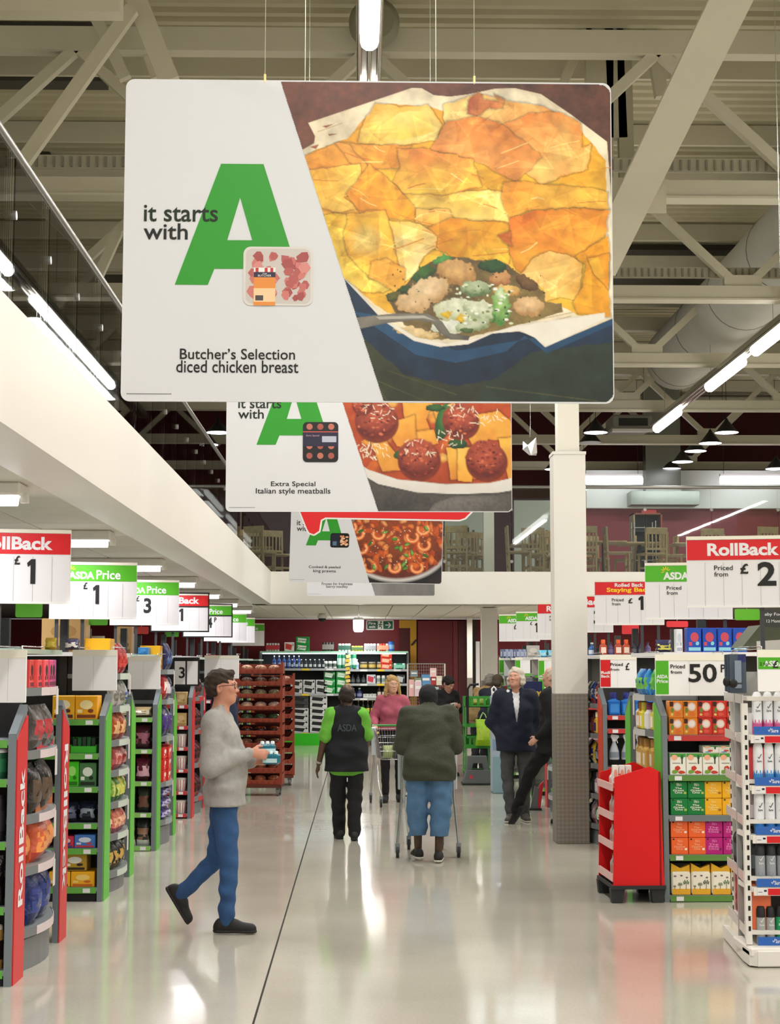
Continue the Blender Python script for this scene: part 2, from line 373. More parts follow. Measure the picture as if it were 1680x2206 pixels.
# trunking lights
TUBE = bpy.data.materials.new('lamp_tube'); TUBE.use_nodes = True
_b = TUBE.node_tree.nodes['Principled BSDF']; _b.inputs['Emission Color'].default_value = (1, .97, .95, 1); _b.inputs['Emission Strength'].default_value = 9; _b.inputs['Base Color'].default_value = (1, 1, 1, 1)
TUBE2 = bpy.data.materials.new('lamp_tube_cool'); TUBE2.use_nodes = True
_b = TUBE2.node_tree.nodes['Principled BSDF']; _b.inputs['Emission Color'].default_value = (.93, .9, 1, 1); _b.inputs['Emission Strength'].default_value = 8
HOUSE = mat('#a5a397', .25, .6)
for ri, (X, segs) in enumerate(ROWS[:2]):
    t = thing('lamp_row', ['row of hanging tube lamps running back over the central banners', 'row of hanging tube lamps beside the fabric duct at right'][ri], 'lamp', (X, 0, 0))
    y0, y1 = (4, 31)
    dz = .14 if ri == 0 else 0
    MB().box(-.1, .1, y0, y1, 6.38+dz, 6.45+dz, HOUSE).build('trunking', t)
    for e in (-.075, 0, .075): MB().tube([(e, y0, 6.36+dz), (e, y1, 6.36+dz)], .022, mat('#d4d2c6', .1, .9), 8).build('reflector_rib', t)
    for a, b in segs:
        if b < 3: continue
        MB().tube([(0, a, 6.30+dz), (0, b, 6.30+dz)], .07 if ri == 0 else .09, TUBE, 10).build('lamp_tube', t)
    for y in range(6, 31, 4): MB().tube([(0, y, 6.45+dz), (0, y, 8.5 if ri == 0 else 6.98)], .004, STEEL, 5).build('hanging_wire', t)
t = thing('ceiling_boss', 'round grey vent behind the central tube lamp at the top', 'vent'); q = P(806, 55, 16.2)
MB().lathe([(.26, 0), (.26, .1), (.2, .14)], mat('#8a866f', .6), 24, M=Matrix.Translation(q) @ Matrix.Rotation(PI/2, 4, 'X')).build('drum', t)
for i, Y in enumerate((5.9, 9.2, 12.5, 15.8, 19.1, 22.4, 25.7, 29.0)):
    t = thing('ceiling_lamp', 'white box lamp with tube on the mezzanine ceiling, %s counting from the front' % ['nearest', 'second', 'third', 'fourth', 'fifth', 'sixth', 'seventh', 'rearmost'][i], 'lamp', (-2.5, Y, ZB+.017), 0, 'box lamps under the mezzanine')
    hb_ = MB(); hb_.box(-.6, .6, -.13, .13, -.075, 0, FAS, bev=.012); hb_.build('housing', t)
    MB().tube([(-.56, 0, -.088), (.56, 0, -.088)], .04, TUBE2, 10).build('tube', t)
    for e in (-.6, .6): MB().box(e-.02, e+.02, -.03, .03, -.11, -.06, FAS).build('end_cap', t)
# ventilation duct
t = thing('fabric_duct', 'large pale grey round fabric air duct under the roof at right', 'air duct', (6.05, 0, 7.62)); dm = mat('#c9c8c0', .7, noise=.05, nscale=2)
mb = MB(); n = 28; ys = np.linspace(8, 30.6, 24)
M = Matrix.Rotation(-PI/2, 4, 'X')
mb.lathe([(.60+(.006 if i % 2 else 0), y) for i, y in enumerate(ys)]+[(.56, 30.75), (.35, 30.85)], dm, 28, M=M); mb.build('duct_sleeve', t)
for y in np.arange(12, 30.5, 2.6):
    MB().lathe([(.612, y), (.612, y+.02)], mat('#8e8d86', .6), 28, M=M).build('duct_hoop', t)
    MB().tube([(.0, y, .6), (.0, y, 1.05)], .005, DARK, 5).build('hanging_wire', t)
# ================================================================ PRINTED PICTURES (painted as colours on a fine flat mesh)
class Paint:
    def __init__(s, w, h, u1, v1, seed=1):
        s.w, s.h = w, h; s.a = np.zeros((h, w, 3)); s.rng = np.random.RandomState(seed)
        s.U, s.V = np.meshgrid((np.arange(w)+.5)/w*u1, (np.arange(h)+.5)/h*v1); s.u1, s.v1 = u1, v1
        s.n = {}
    def noise(s, f, k=0):
        key = (f, k)
        if key not in s.n:
            out = 0; rng = np.random.RandomState(k+17); U0 = s.U-s.U.min(); V0 = s.V-s.V.min()
            for o in range(4):
                g = rng.rand(int(V0.max()/f*2**o)+3, int(U0.max()/f*2**o)+3); x = U0/f*2**o; y = V0/f*2**o
                xi = x.astype(int); yi = y.astype(int); fx = x-xi; fy = y-yi; fx = fx*fx*(3-2*fx); fy = fy*fy*(3-2*fy)
                out = out + (g[yi, xi]*(1-fx)*(1-fy)+g[yi, xi+1]*fx*(1-fy)+g[yi+1, xi]*(1-fx)*fy+g[yi+1, xi+1]*fx*fy)*.5**o
            s.n[key] = out/1.875
        return s.n[key]
    def dist(s, poly):
        px, py = s.U, s.V; d = np.full(px.shape, 1e9); ins = np.zeros(px.shape, bool); n = len(poly)
        for i in range(n):
            x0, y0 = poly[i]; x1, y1 = poly[(i+1) % n]; dx, dy = x1-x0, y1-y0; L = dx*dx+dy*dy+1e-9
            t = np.clip(((px-x0)*dx+(py-y0)*dy)/L, 0, 1); d = np.minimum(d, np.hypot(px-x0-t*dx, py-y0-t*dy))
            c = ((y0 > py) != (y1 > py)) & (px < (x1-x0)*(py-y0)/((y1-y0) if y1 != y0 else 1e-9)+x0); ins ^= c
        return np.where(ins, d, -d)
    def put(s, mask, col): s.a = s.a*(1-mask[..., None])+col*mask[..., None]
    def col(s, c): return np.array(S(c)[:3])
    def poly(s, poly, c1, c2=None, ang=90, edge=None, ew=14, tex=.15, tf=40, soft=2.5, warp=0, shadow=0):
        P_ = poly
        x = s.U; y = s.V
        if warp:
            ou, ov = s.U, s.V; s.U = ou+(s.noise(60, 5)-.5)*warp; s.V = ov+(s.noise(60, 6)-.5)*warp
            d = s.dist(P_); s.U, s.V = ou, ov
        else: d = s.dist(P_)
        if shadow:
            k = np.clip(1+d/shadow, 0, 1)*(d < 0); s.a = s.a*(1-.55*k[..., None])
        m = np.clip(d/soft+.5, 0, 1); c = s.col(c1)[None, None]*np.ones(s.a.shape)
        if c2:
            us = [p[0] for p in poly]; vs_ = [p[1] for p in poly]; ca, sa = math.cos(R(ang)), math.sin(R(ang))
            pr = [p[0]*ca+p[1]*sa for p in poly]; t = np.clip((x*ca+y*sa-min(pr))/(max(pr)-min(pr)), 0, 1)
            t = np.clip(t+(s.noise(90, 3)-.5)*1.1, 0, 1); c = c*(1-t[..., None])+s.col(c2)*t[..., None]
        if tex: c = c*(1+(s.noise(tf, 9)[..., None]-.5)*2*tex)
        if edge:
            k = np.clip(1-d/ew, 0, 1)**1.5; k = k*(.05+.85*s.noise(50, 4)**2); c = c*(1-k[..., None])+s.col(edge)*k[..., None]
        s.put(m, c)
    def ell(s, cx, cy, rx, ry, c1, c2=None, rot=0, tex=.2, tf=18, soft=.08, warp=0, lit=.45):
        ca, sa = math.cos(R(rot)), math.sin(R(rot)); x = s.U-cx; y = s.V-cy
        if warp: x = x+(s.noise(22, 7)-.5)*warp; y = y+(s.noise(22, 8)-.5)*warp
        a = (x*ca+y*sa)/rx; b = (-x*sa+y*ca)/ry; r = np.sqrt(a*a+b*b); m = np.clip((1-r)/soft+.5, 0, 1)
        c = s.col(c1)[None, None]*np.ones(s.a.shape)
        if c2: t = np.clip(r*.75+b*lit+.05, 0, 1); c = c*(1-t[..., None])+s.col(c2)*t[..., None]
        if tex: c = c*(1+(s.noise(tf, 2)[..., None]-.5)*2*tex)
        s.put(m, c)
    def line(s, pts, w, c, tex=0):
        d = np.full(s.U.shape, 1e9)
        for (x0, y0), (x1, y1) in zip(pts, pts[1:]):
            dx, dy = x1-x0, y1-y0; t = np.clip(((s.U-x0)*dx+(s.V-y0)*dy)/(dx*dx+dy*dy+1e-9), 0, 1); d = np.minimum(d, np.hypot(s.U-x0-t*dx, s.V-y0-t*dy))
        s.put(np.clip((w/2-d)/2+.5, 0, 1), s.col(c))
    def mesh(s, name, quad, keep=None, rough=.45):
        """quad: function (u 0..1, v 0..1 downward) -> world xyz; keep: mask function of (U,V)"""
        w, h = s.w, s.h; idx = -np.ones((h, w), int); k = np.ones((h, w), bool) if keep is None else keep(s.U, s.V)
        idx[k] = np.arange(k.sum()); pts = [quad((i)/(w-1), (j)/(h-1)) for j, i in zip(*np.nonzero(k))]
        a = idx[:-1, :-1]; b = idx[:-1, 1:]; c = idx[1:, 1:]; d = idx[1:, :-1]; ok = (a >= 0) & (b >= 0) & (c >= 0) & (d >= 0)
        q = np.stack([a[ok], d[ok], c[ok], b[ok]], 1); me = bpy.data.meshes.new(name); me.from_pydata(pts, [], q.tolist())
        ca = me.color_attributes.new('Col', 'FLOAT_COLOR', 'POINT'); cols = np.ones((len(pts), 4), np.float32); cols[:, :3] = np.clip(s.a[k]*.95, 0, 1)
        ca.data.foreach_set('color', cols.ravel()); me.materials.append(vcol_mat(rough)); me.update(); return me

def art_pie(w, h):
    p = Paint(w, h, 1680, 1635, 3); p.poly([(0, 0), (1680, 0), (1680, 1635), (0, 1635)], '#6e3d2c', '#5c3a32', 0, tex=.3, tf=30)
    p.a *= (1+(p.noise(16, 1)[..., None]-.5)*.3)
    p.poly([(-20, 900), (400, 1250), (900, 1500), (1680, 1350), (1680, 1700), (-20, 1700)], '#39402a', '#2b2d22', 0, tex=.2, warp=40)
    p.poly([(1100, 1380), (1700, 1180), (1700, 1640), (1000, 1640)], '#2a3a34', '#1e2a22', 60, tex=.12)
    for a, b in (((480, 1520), (760, 1640)), ((560, 1480), (900, 1600)), ((430, 1400), (560, 1640)), ((1050, 1560), (1600, 1630))): p.line([a, b], 6, '#4a4f30')
    # dish
    p.poly([(250, 900), (420, 1300), (640, 1500), (900, 1560), (1100, 1520), (1270, 1380), (1700, 1330), (1700, 1150), (300, 900)], '#15365e', '#0f2340', 90, tex=.12, warp=20)
    p.poly([(380, 1180), (700, 1400), (900, 1440), (1150, 1380), (1240, 1300), (1350, 1390), (1700, 1230), (1700, 1180), (1350, 1300), (900, 1380), (500, 1200)], '#1d4a7a', tex=.1)
    p.poly([(160, 215), (680, 28), (730, 30), (790, 65), (870, 72), (960, 60), (1100, 28), (1200, 25), (1330, 55), (1480, 160), (1660, 300), (1700, 900), (1700, 1200), (1340, 1358), (1280, 1300), (1200, 1275), (1080, 1290), (960, 1345), (820, 1360), (700, 1330), (560, 1230), (320, 990), (90, 380), (190, 320), (195, 285)], '#ece4d6', '#f2ece0', 20, edge='#c9b69a', ew=26, tex=.05)
    for q in ([(230, 232), (290, 218), (250, 240)], [(260, 272), (310, 270), (265, 282)], [(170, 340), (215, 325), (200, 350)], [(1370, 1275), (1440, 1250), (1380, 1290)], [(1430, 1298), (1460, 1285)] + [(1440, 1305)]): p.poly(q, '#a35a36', tex=.1)
    for a, b in (((1300, 1220), (1480, 1180)), ((1320, 1240), (1470, 1200)), ((210, 260), (330, 215))): p.line([a, b], 5, '#cdb89a')
    # pastry base
    base = [(120, 400), (200, 350), (350, 300), (450, 180), (520, 115), (740, 120), (850, 150), (960, 100), (1010, 50), (1060, 75), (1330, 120), (1470, 180), (1560, 280), (1650, 400), (1650, 1200), (1500, 1200), (1400, 1130), (1300, 1150), (700, 1180), (560, 1190), (420, 1080), (330, 960)]
    p.poly(base, '#eda823', '#f6c945', 70, edge='#d9a64a', ew=30, tex=.22, tf=60, warp=20)
    F_ = [([(840, 110), (1000, 60), (1340, 120), (1480, 200), (1100, 230), (850, 230)], '#f5dc93', '#f2a85a', 0, '#d9873a'),
          ([(500, 112), (620, 130), (755, 115), (830, 220), (800, 300), (600, 330), (415, 310), (450, 180)], '#f3bf3c', '#fbe690', 60, '#d88a1e'),
          ([(1140, 220), (1270, 155), (1420, 150), (1530, 200), (1540, 330), (1580, 320), (1560, 440), (1330, 520), (1240, 460)], '#ee8f42', '#fbd37e', 60, '#c96a28'),
          ([(960, 160), (965, 90), (1010, 42), (1035, 90), (1110, 100), (1090, 60), (1140, 90), (1135, 130), (1050, 140), (1000, 180)], '#b25a34', '#e59a5a', 0, '#6b2e20'),
          ([(775, 340), (860, 200), (1000, 180), (1120, 210), (1240, 300), (1330, 380), (1290, 430), (1200, 510), (990, 400)], '#e88e3c', '#f3a75c', 100, '#c8682a'),
          ([(110, 400), (300, 318), (620, 330), (680, 330), (610, 440), (420, 460), (140, 470)], '#f2a93a', '#e99a2e', 60, '#cf7a24'),
          ([(300, 320), (360, 330), (470, 450), (430, 540), (350, 560), (380, 430)], '#f0a848', '#eaa028', 90, '#c9762a'),
          ([(130, 460), (420, 430), (430, 540), (340, 600), (400, 650), (300, 680), (190, 640)], '#f6c244', '#f9d468', 40, '#d99a2e'),
          ([(600, 350), (760, 345), (990, 400), (1025, 540), (850, 590), (660, 600), (590, 520), (620, 440)], '#ee9440', '#f8cc4c', 90, '#cc7430'),
          ([(620, 580), (840, 590), (960, 565), (1150, 555), (1190, 640), (1170, 720), (1080, 715), (880, 700), (780, 650), (690, 660)], '#f5c23c', '#fbe38a', 30, '#d99028'),
          ([(350, 575), (470, 430), (560, 500), (690, 640), (700, 715), (560, 700), (430, 690)], '#f2a42c', '#eda41c', 40, '#c67a20'),
          ([(700, 650), (860, 660), (900, 720), (830, 760), (700, 720)], '#f8d27a', '#efae34', 90, '#d98e2c'),
          ([(880, 700), (1090, 720), (1180, 740), (1170, 860), (1160, 930), (1080, 900), (1010, 920), (980, 940), (900, 930), (860, 880), (780, 850), (740, 760)], '#ee9a1c', '#f6c63c', 70, '#cf861c'),
          ([(215, 690), (360, 680), (350, 780), (360, 900), (480, 1010), (620, 1030), (540, 1090), (430, 1080), (300, 960)], '#f0c433', '#f6dc6a', 60, '#d6a324'),
          ([(358, 680), (545, 668), (590, 800), (640, 990), (480, 1010), (360, 900), (345, 780)], '#f6c848', '#f1b43a', 80, '#cf8622'),
          ([(560, 715), (720, 730), (800, 790), (800, 850), (740, 900), (700, 990), (640, 1030), (620, 950), (590, 800)], '#f1c552', '#f6dfa0', 60, '#dcae50'),
          ([(480, 930), (560, 915), (640, 960), (640, 1040), (600, 1080), (560, 1060), (470, 1000)], '#f0a63a', '#e9b64c', 60, '#cf842c'),
          ([(1120, 590), (1140, 510), (1330, 520), (1500, 530), (1660, 560), (1660, 650), (1440, 640), (1250, 660), (1170, 700)], '#f2a63a', '#f6c650', 20, '#cc7a2c'),
          ([(1170, 700), (1300, 660), (1440, 645), (1660, 655), (1660, 760), (1500, 900), (1400, 880), (1280, 1010), (1210, 960), (1170, 880)], '#e37c24', '#f4b23a', 60, '#b9541c'),
          ([(1110, 790), (1170, 770), (1180, 850), (1150, 830)], '#c7602a', '#d8843a', 60, '#a04a1c'),
          ([(1360, 870), (1440, 880), (1530, 920), (1520, 1060), (1490, 1120), (1420, 1100), (1340, 1130), (1330, 1060), (1230, 980), (1280, 900)], '#f5cf86', '#f3bb58', 40, '#dba04a'),
          ([(1500, 890), (1660, 780), (1660, 1200), (1500, 1190), (1480, 1130), (1530, 1050), (1550, 940)], '#f0a41e', '#efac2c', 80, '#cf841c'),
          ([(1560, 900), (1660, 880), (1660, 1060), (1590, 980)], '#f6bf3a', '#e99a1e', 0, '#cc7e1a')]
    for q, c1, c2, an, e in F_: p.poly(q, c1, c2, an, edge=e, ew=16, tex=.13, tf=70, warp=26, shadow=12)
    p.poly([(430, 300), (620, 150), (740, 140), (800, 260), (620, 300)], '#fbe588', '#f8d660', 90, tex=.08, warp=30)
    p.ell(450, 820, 70, 60, '#fae08a', None, tex=.1, soft=.9)
    rn = random.Random(4)
    for _ in range(46):
        x = rn.uniform(180, 1600); y = rn.uniform(330, 900); a = rn.uniform(-.6, .6); L = rn.uniform(60, 190)
        if (x-260)*1.0 < (y-700)*.6: continue
        p.line([(x, y), (x+L*.5*math.cos(a), y+L*.5*math.sin(a)+rn.uniform(-8, 8)), (x+L*math.cos(a), y+L*math.sin(a))], rn.uniform(2.5, 5), rn.choice(['#d5822a', '#fbe08c', '#e39a34', '#fde7a4', '#c9712a']))
    sh = p.noise(140, 11)*.55+p.noise(55, 12)*.45; p.a *= (1-.42*np.clip((sh-.5)*3.0, -.35, 1))[..., None]*np.array([1.0, .93, .75])
    bm_ = np.clip(p.dist(base)/20, 0, 1); r2 = random.Random(21)
    for k in range(190):
        cx, cy = r2.uniform(150, 1640), r2.uniform(90, 1150); a0 = r2.uniform(0, 6.28); L = r2.uniform(60, 210)
        tri = [(cx+L*math.cos(a0), cy+L*.7*math.sin(a0)), (cx+L*.6*math.cos(a0+2.0), cy+L*.5*math.sin(a0+2.0)), (cx+L*.7*math.cos(a0+4.1), cy+L*.45*math.sin(a0+4.1))]
        d_ = p.dist(tri); g_ = np.clip(1-d_/(L*.28), 0, 1)*(d_ > 0)*bm_; s_ = r2.choice([.34, .26, -.20, -.26]); tint = np.array([.35, .6, .95]) if s_ < 0 else np.array([.6, .8, 1.2]); p.a *= 1+s_*g_[..., None]*tint
    # opening with filling
    p.poly([(550, 1100), (640, 1060), (690, 990), (770, 930), (870, 900), (1000, 920), (1090, 905), (1160, 935), (1230, 990), (1330, 1070), (1350, 1130), (1430, 1130), (1430, 1180), (1180, 1260), (950, 1310), (760, 1320), (640, 1240), (600, 1190)], '#5e4a2c', '#8a7440', 60, tex=.35, tf=25, warp=26, soft=4)
    for q in ((1080, 950, 70, 34, '#2f5a2c', '#16361c', 10), (740, 990, 60, 36, '#44722c', '#223c18', -30), (640, 1070, 34, 22, '#3d5a2a', '#1d2c12', -20), (830, 915, 50, 20, '#5aa04a', '#2c6a34', -15), (590, 1110, 40, 26, '#6b6a2c', '#39401c', 0),
              (900, 980, 100, 66, '#e0b272', '#a97a40', 10), (1120, 1010, 55, 34, '#d9a468', '#a5683c', 0), (1250, 1030, 60, 30, '#7e5c34', '#4b3018', 30), (760, 1080, 110, 66, '#ecd0a4', '#c49a64', -18), (690, 1140, 90, 48, '#e6c696', '#c39c68', 0), (1260, 1150, 80, 52, '#ecc894', '#bd8e58', 5), (1150, 1075, 70, 30, '#eec878', '#c08c40', 0),
              (1000, 1060, 80, 40, '#c3cfa8', '#5c7648', 0), (1120, 1160, 46, 92, '#a8cf78', '#4f8a3c', 5), (1060, 1210, 40, 26, '#6aa04c', '#3a6a2c', 0), (900, 1170, 110, 60, '#e9ecd2', '#b9bf96', 0), (860, 1260, 90, 40, '#f0f2e6', '#cdd0b8', 0), (1010, 1170, 80, 50, '#e6ead2', '#a8b48a', 20), (980, 1250, 90, 34, '#d7dcc0', '#8a9a6a', -10), (855, 1190, 26, 16, '#e9c52c', '#c89a20', 0), (925, 1215, 22, 18, '#e6c334', '#c89a20', 0), (950, 1275, 34, 14, '#56703c', '#33502a', 0), (1120, 1100, 24, 40, '#dfeac4', '#8fbf6a', 0), (700, 1290, 110, 26, '#e9d09c', '#c8a668', 10)):
        p.ell(*q[:4], q[4], q[5], rot=q[6], warp=34, tex=.25, tf=22)
    for _ in range(60): p.ell(rn.uniform(900, 1180), rn.uniform(1040, 1240), rn.uniform(4, 12), rn.uniform(3, 8), rn.choice(['#f1f3e6', '#3f5a30', '#d9e2bc', '#7c8c50']), None, tex=0, soft=.5)
    for _ in range(40): p.ell(rn.uniform(560, 1350), rn.uniform(950, 1240), rn.uniform(2, 5), rn.uniform(2, 5), '#3a2616', None, tex=0, soft=.5)
    # rim front and fork
    p.poly([(320, 990), (560, 1225), (700, 1310), (860, 1340), (1000, 1310), (1190, 1250), (1640, 1180), (1640, 1215), (1345, 1358), (1290, 1310), (1220, 1278), (1080, 1290), (960, 1345), (820, 1360), (690, 1330), (540, 1230)], '#ece4d6', '#f2ecde', 0, edge='#b9a88c', ew=10, tex=.05)
    p.poly([(385, 1215), (600, 1190), (760, 1192), (830, 1230), (870, 1290), (970, 1305), (960, 1325), (870, 1322), (820, 1290), (780, 1235), (700, 1225), (560, 1240), (400, 1275)], '#8b8578', '#55504a', 60, edge='#3c3833', ew=8, tex=.15)
    p.poly([(500, 1208), (740, 1200), (800, 1228), (740, 1214), (520, 1222)], '#b7b1a4', tex=.05)
    return p
def art_meatballs(w, h):
    p = Paint(w, h, 817, 779, 5); p.U -= 163; p.V -= 314; p.poly([(-200, -400), (720, -400), (720, 470), (-200, 470)], '#c8541c', '#a8401a', 90, tex=.3)
    rn = random.Random(9)
    for _ in range(60): p.ell(rn.uniform(-20, 700), rn.uniform(-310, 300), rn.uniform(20, 60), rn.uniform(14, 34), rn.choice(['#efb24a', '#d96a24', '#e6a33c', '#b8371c', '#f1bf5c']), '#b8541c', rot=rn.uniform(-60, 60), warp=18)
    def ribbon(q, c='#f2b848', c2='#e08a2c'): p.poly(q, c, c2, 60, edge='#c86a20', ew=9, tex=.15, warp=10, shadow=10)
    for q in ([(200, 0), (330, 0), (300, 80), (330, 160), (260, 180), (210, 90)], [(230, 130), (330, 120), (350, 180), (270, 200)], [(490, 60), (600, 40), (680, 110), (660, 180), (560, 160), (520, 230), (470, 150)], [(60, 150), (130, 160), (220, 290), (120, 300), (90, 230)], [(380, 200), (520, 190), (510, 330), (400, 330)], [(600, 160), (720, 150), (720, 330), (640, 330)], [(130, 100), (250, 60), (260, 210), (180, 190)], [(330, 20), (420, 10), (420, 90), (350, 110)]): ribbon(q)
    ribbon([(430, 200), (510, 190), (490, 345), (430, 335)], '#f4c458', '#efa838')
    for q in ((370, 90, 30, 80, '#3d7a34', '#16401c', 10), (210, 220, 50, 24, '#3a7030', '#17381a', -20), (430, 180, 40, 22, '#2f602a', '#12301a', 0), (340, 30, 40, 16, '#35682c', '#15381c', 0)): p.ell(*q[:4], q[4], q[5], rot=q[6], warp=10)
    for (cx, cy, r) in ((90, 80, 85), (440, 80, 72), (690, 80, 40), (545, 245, 82), (265, 240, 84), (30, 10, 40)):
        p.ell(cx+6, cy+14, r*1.06, r*1.0, '#7a2a14', None, tex=.2); p.ell(cx, cy, r, r*.96, '#c0583c', '#6a1f16', warp=12, tex=.4, tf=14)
        for _ in range(70):
            a = rn.uniform(0, 6.28); q = r*math.sqrt(rn.random())*.9; p.ell(cx+q*math.cos(a), cy+q*math.sin(a), rn.uniform(3, 9), rn.uniform(2, 6), rn.choice(['#d4704c', '#8a2c1c', '#a84028', '#5c1c14']), None, tex=0, soft=.6)
    for (cx, cy) in ((100, 40), (450, 30), (60, 190), (265, 190), (90, 210), (560, 60), (390, 150)):
        for _ in range(16): x = cx+rn.uniform(-60, 60); y = cy+rn.uniform(-30, 35); a = rn.uniform(0, 3.14); p.line([(x, y), (x+18*math.cos(a), y+18*math.sin(a))], 3.2, '#f3e6cc')
    p.poly([(0, 250), (60, 290), (180, 330), (380, 350), (560, 345), (720, 310), (720, 480), (0, 480)], '#e6e2da', '#d6d0c6', 90, tex=.04, edge='#8f8a80', ew=5)
    for (cx, cy, r) in ((545, 245, 82), (265, 240, 84)): pass
    p.poly([(0, 290), (100, 350), (260, 385), (430, 392), (600, 385), (720, 365), (720, 480), (0, 480)], '#5c5853', '#3e3b38', 90, tex=.3, tf=9, edge='#2a2725', ew=12)
    p.poly([(330, 430), (420, 400), (560, 395), (720, 385), (720, 480), (300, 480)], '#75706a', '#4b4743', 60, tex=.3, tf=9, edge='#2f2c2a', ew=14)
    return p
def art_prawns(w, h):
    p = Paint(w, h, 817, 781, 6); p.U -= 27; p.V -= 340; p.poly([(-100, -400), (820, -400), (820, 620), (-100, 620)], '#3a302b', '#2a2220', 90, tex=.2); rn = random.Random(5)
    p.ell(440, 150, 430, 330, '#2b2a2b', '#1c1b1c', tex=.05); p.ell(440, 130, 410, 300, '#e6e2dc', None, tex=.03); p.ell(440, 118, 402, 290, '#9c4a22', '#6a2c18', tex=.35)
    cs = ['#f08a3c', '#e9742c', '#f5a255', '#d85f24', '#b8481c', '#f3b36a', '#7c3a30']
    for k in range(120):
        a = rn.uniform(0, 6.28); q = math.sqrt(rn.random()); p.ell(440+380*q*math.cos(a), 110+262*q*math.sin(a), rn.uniform(16, 46), rn.uniform(12, 28), rn.choice(cs), '#a8401c', rot=rn.uniform(0, 180), warp=14, tex=.3)
    for (cx, cy) in ((140, 70), (170, 180), (560, 90), (650, 150), (300, 70), (600, 320), (240, 320), (430, 320), (640, 30), (80, 20)):
        pts = [(cx+42*math.cos(R(a)), cy+36*math.sin(R(a))) for a in range(-40, 230, 30)]
        p.line(pts, 30, '#d8642a'); p.line(pts, 18, '#f49a56'); p.line(pts, 5, '#ffc48c')
    for _ in range(16): x, y = rn.uniform(140, 680), rn.uniform(20, 330); p.ell(x, y, 24, 12, rn.choice(['#6aa43c', '#3c7a2c', '#8cc05a']), '#2c5a20', rot=rn.uniform(0, 180), warp=6)
    for _ in range(60): x, y = rn.uniform(140, 680), rn.uniform(20, 330); p.ell(x, y, 4, 3, '#f6e6c8', None, tex=0)
    p.line([(40, 300), (150, 390), (210, 420)], 26, '#55504e'); p.line([(40, 296), (150, 384), (205, 414)], 10, '#a8a4a0')
    return p
def art_berries(w, h):
    p = Paint(w, h, 720, 300, 8); p.poly([(0, 0), (720, 0), (720, 300), (0, 300)], '#8f8d8b', '#6f6c68', 30, tex=.15, tf=60)
    for q in ((180, 120, 120, 50), (80, 200, 90, 40), (520, 60, 60, 30)): p.ell(*q, '#e2e2e0', '#a8a8a6', warp=30)
    p.ell(330, 40, 90, 60, '#2f2826', '#1c1615', warp=20)
    p.ell(610, 190, 40, 40, '#3a6ab8', None, tex=0); p.ell(610, 190, 26, 26, '#e6ecf4', None, tex=0); p.ell(610, 190, 12, 12, '#8fb4e0', None, tex=0)
    return p
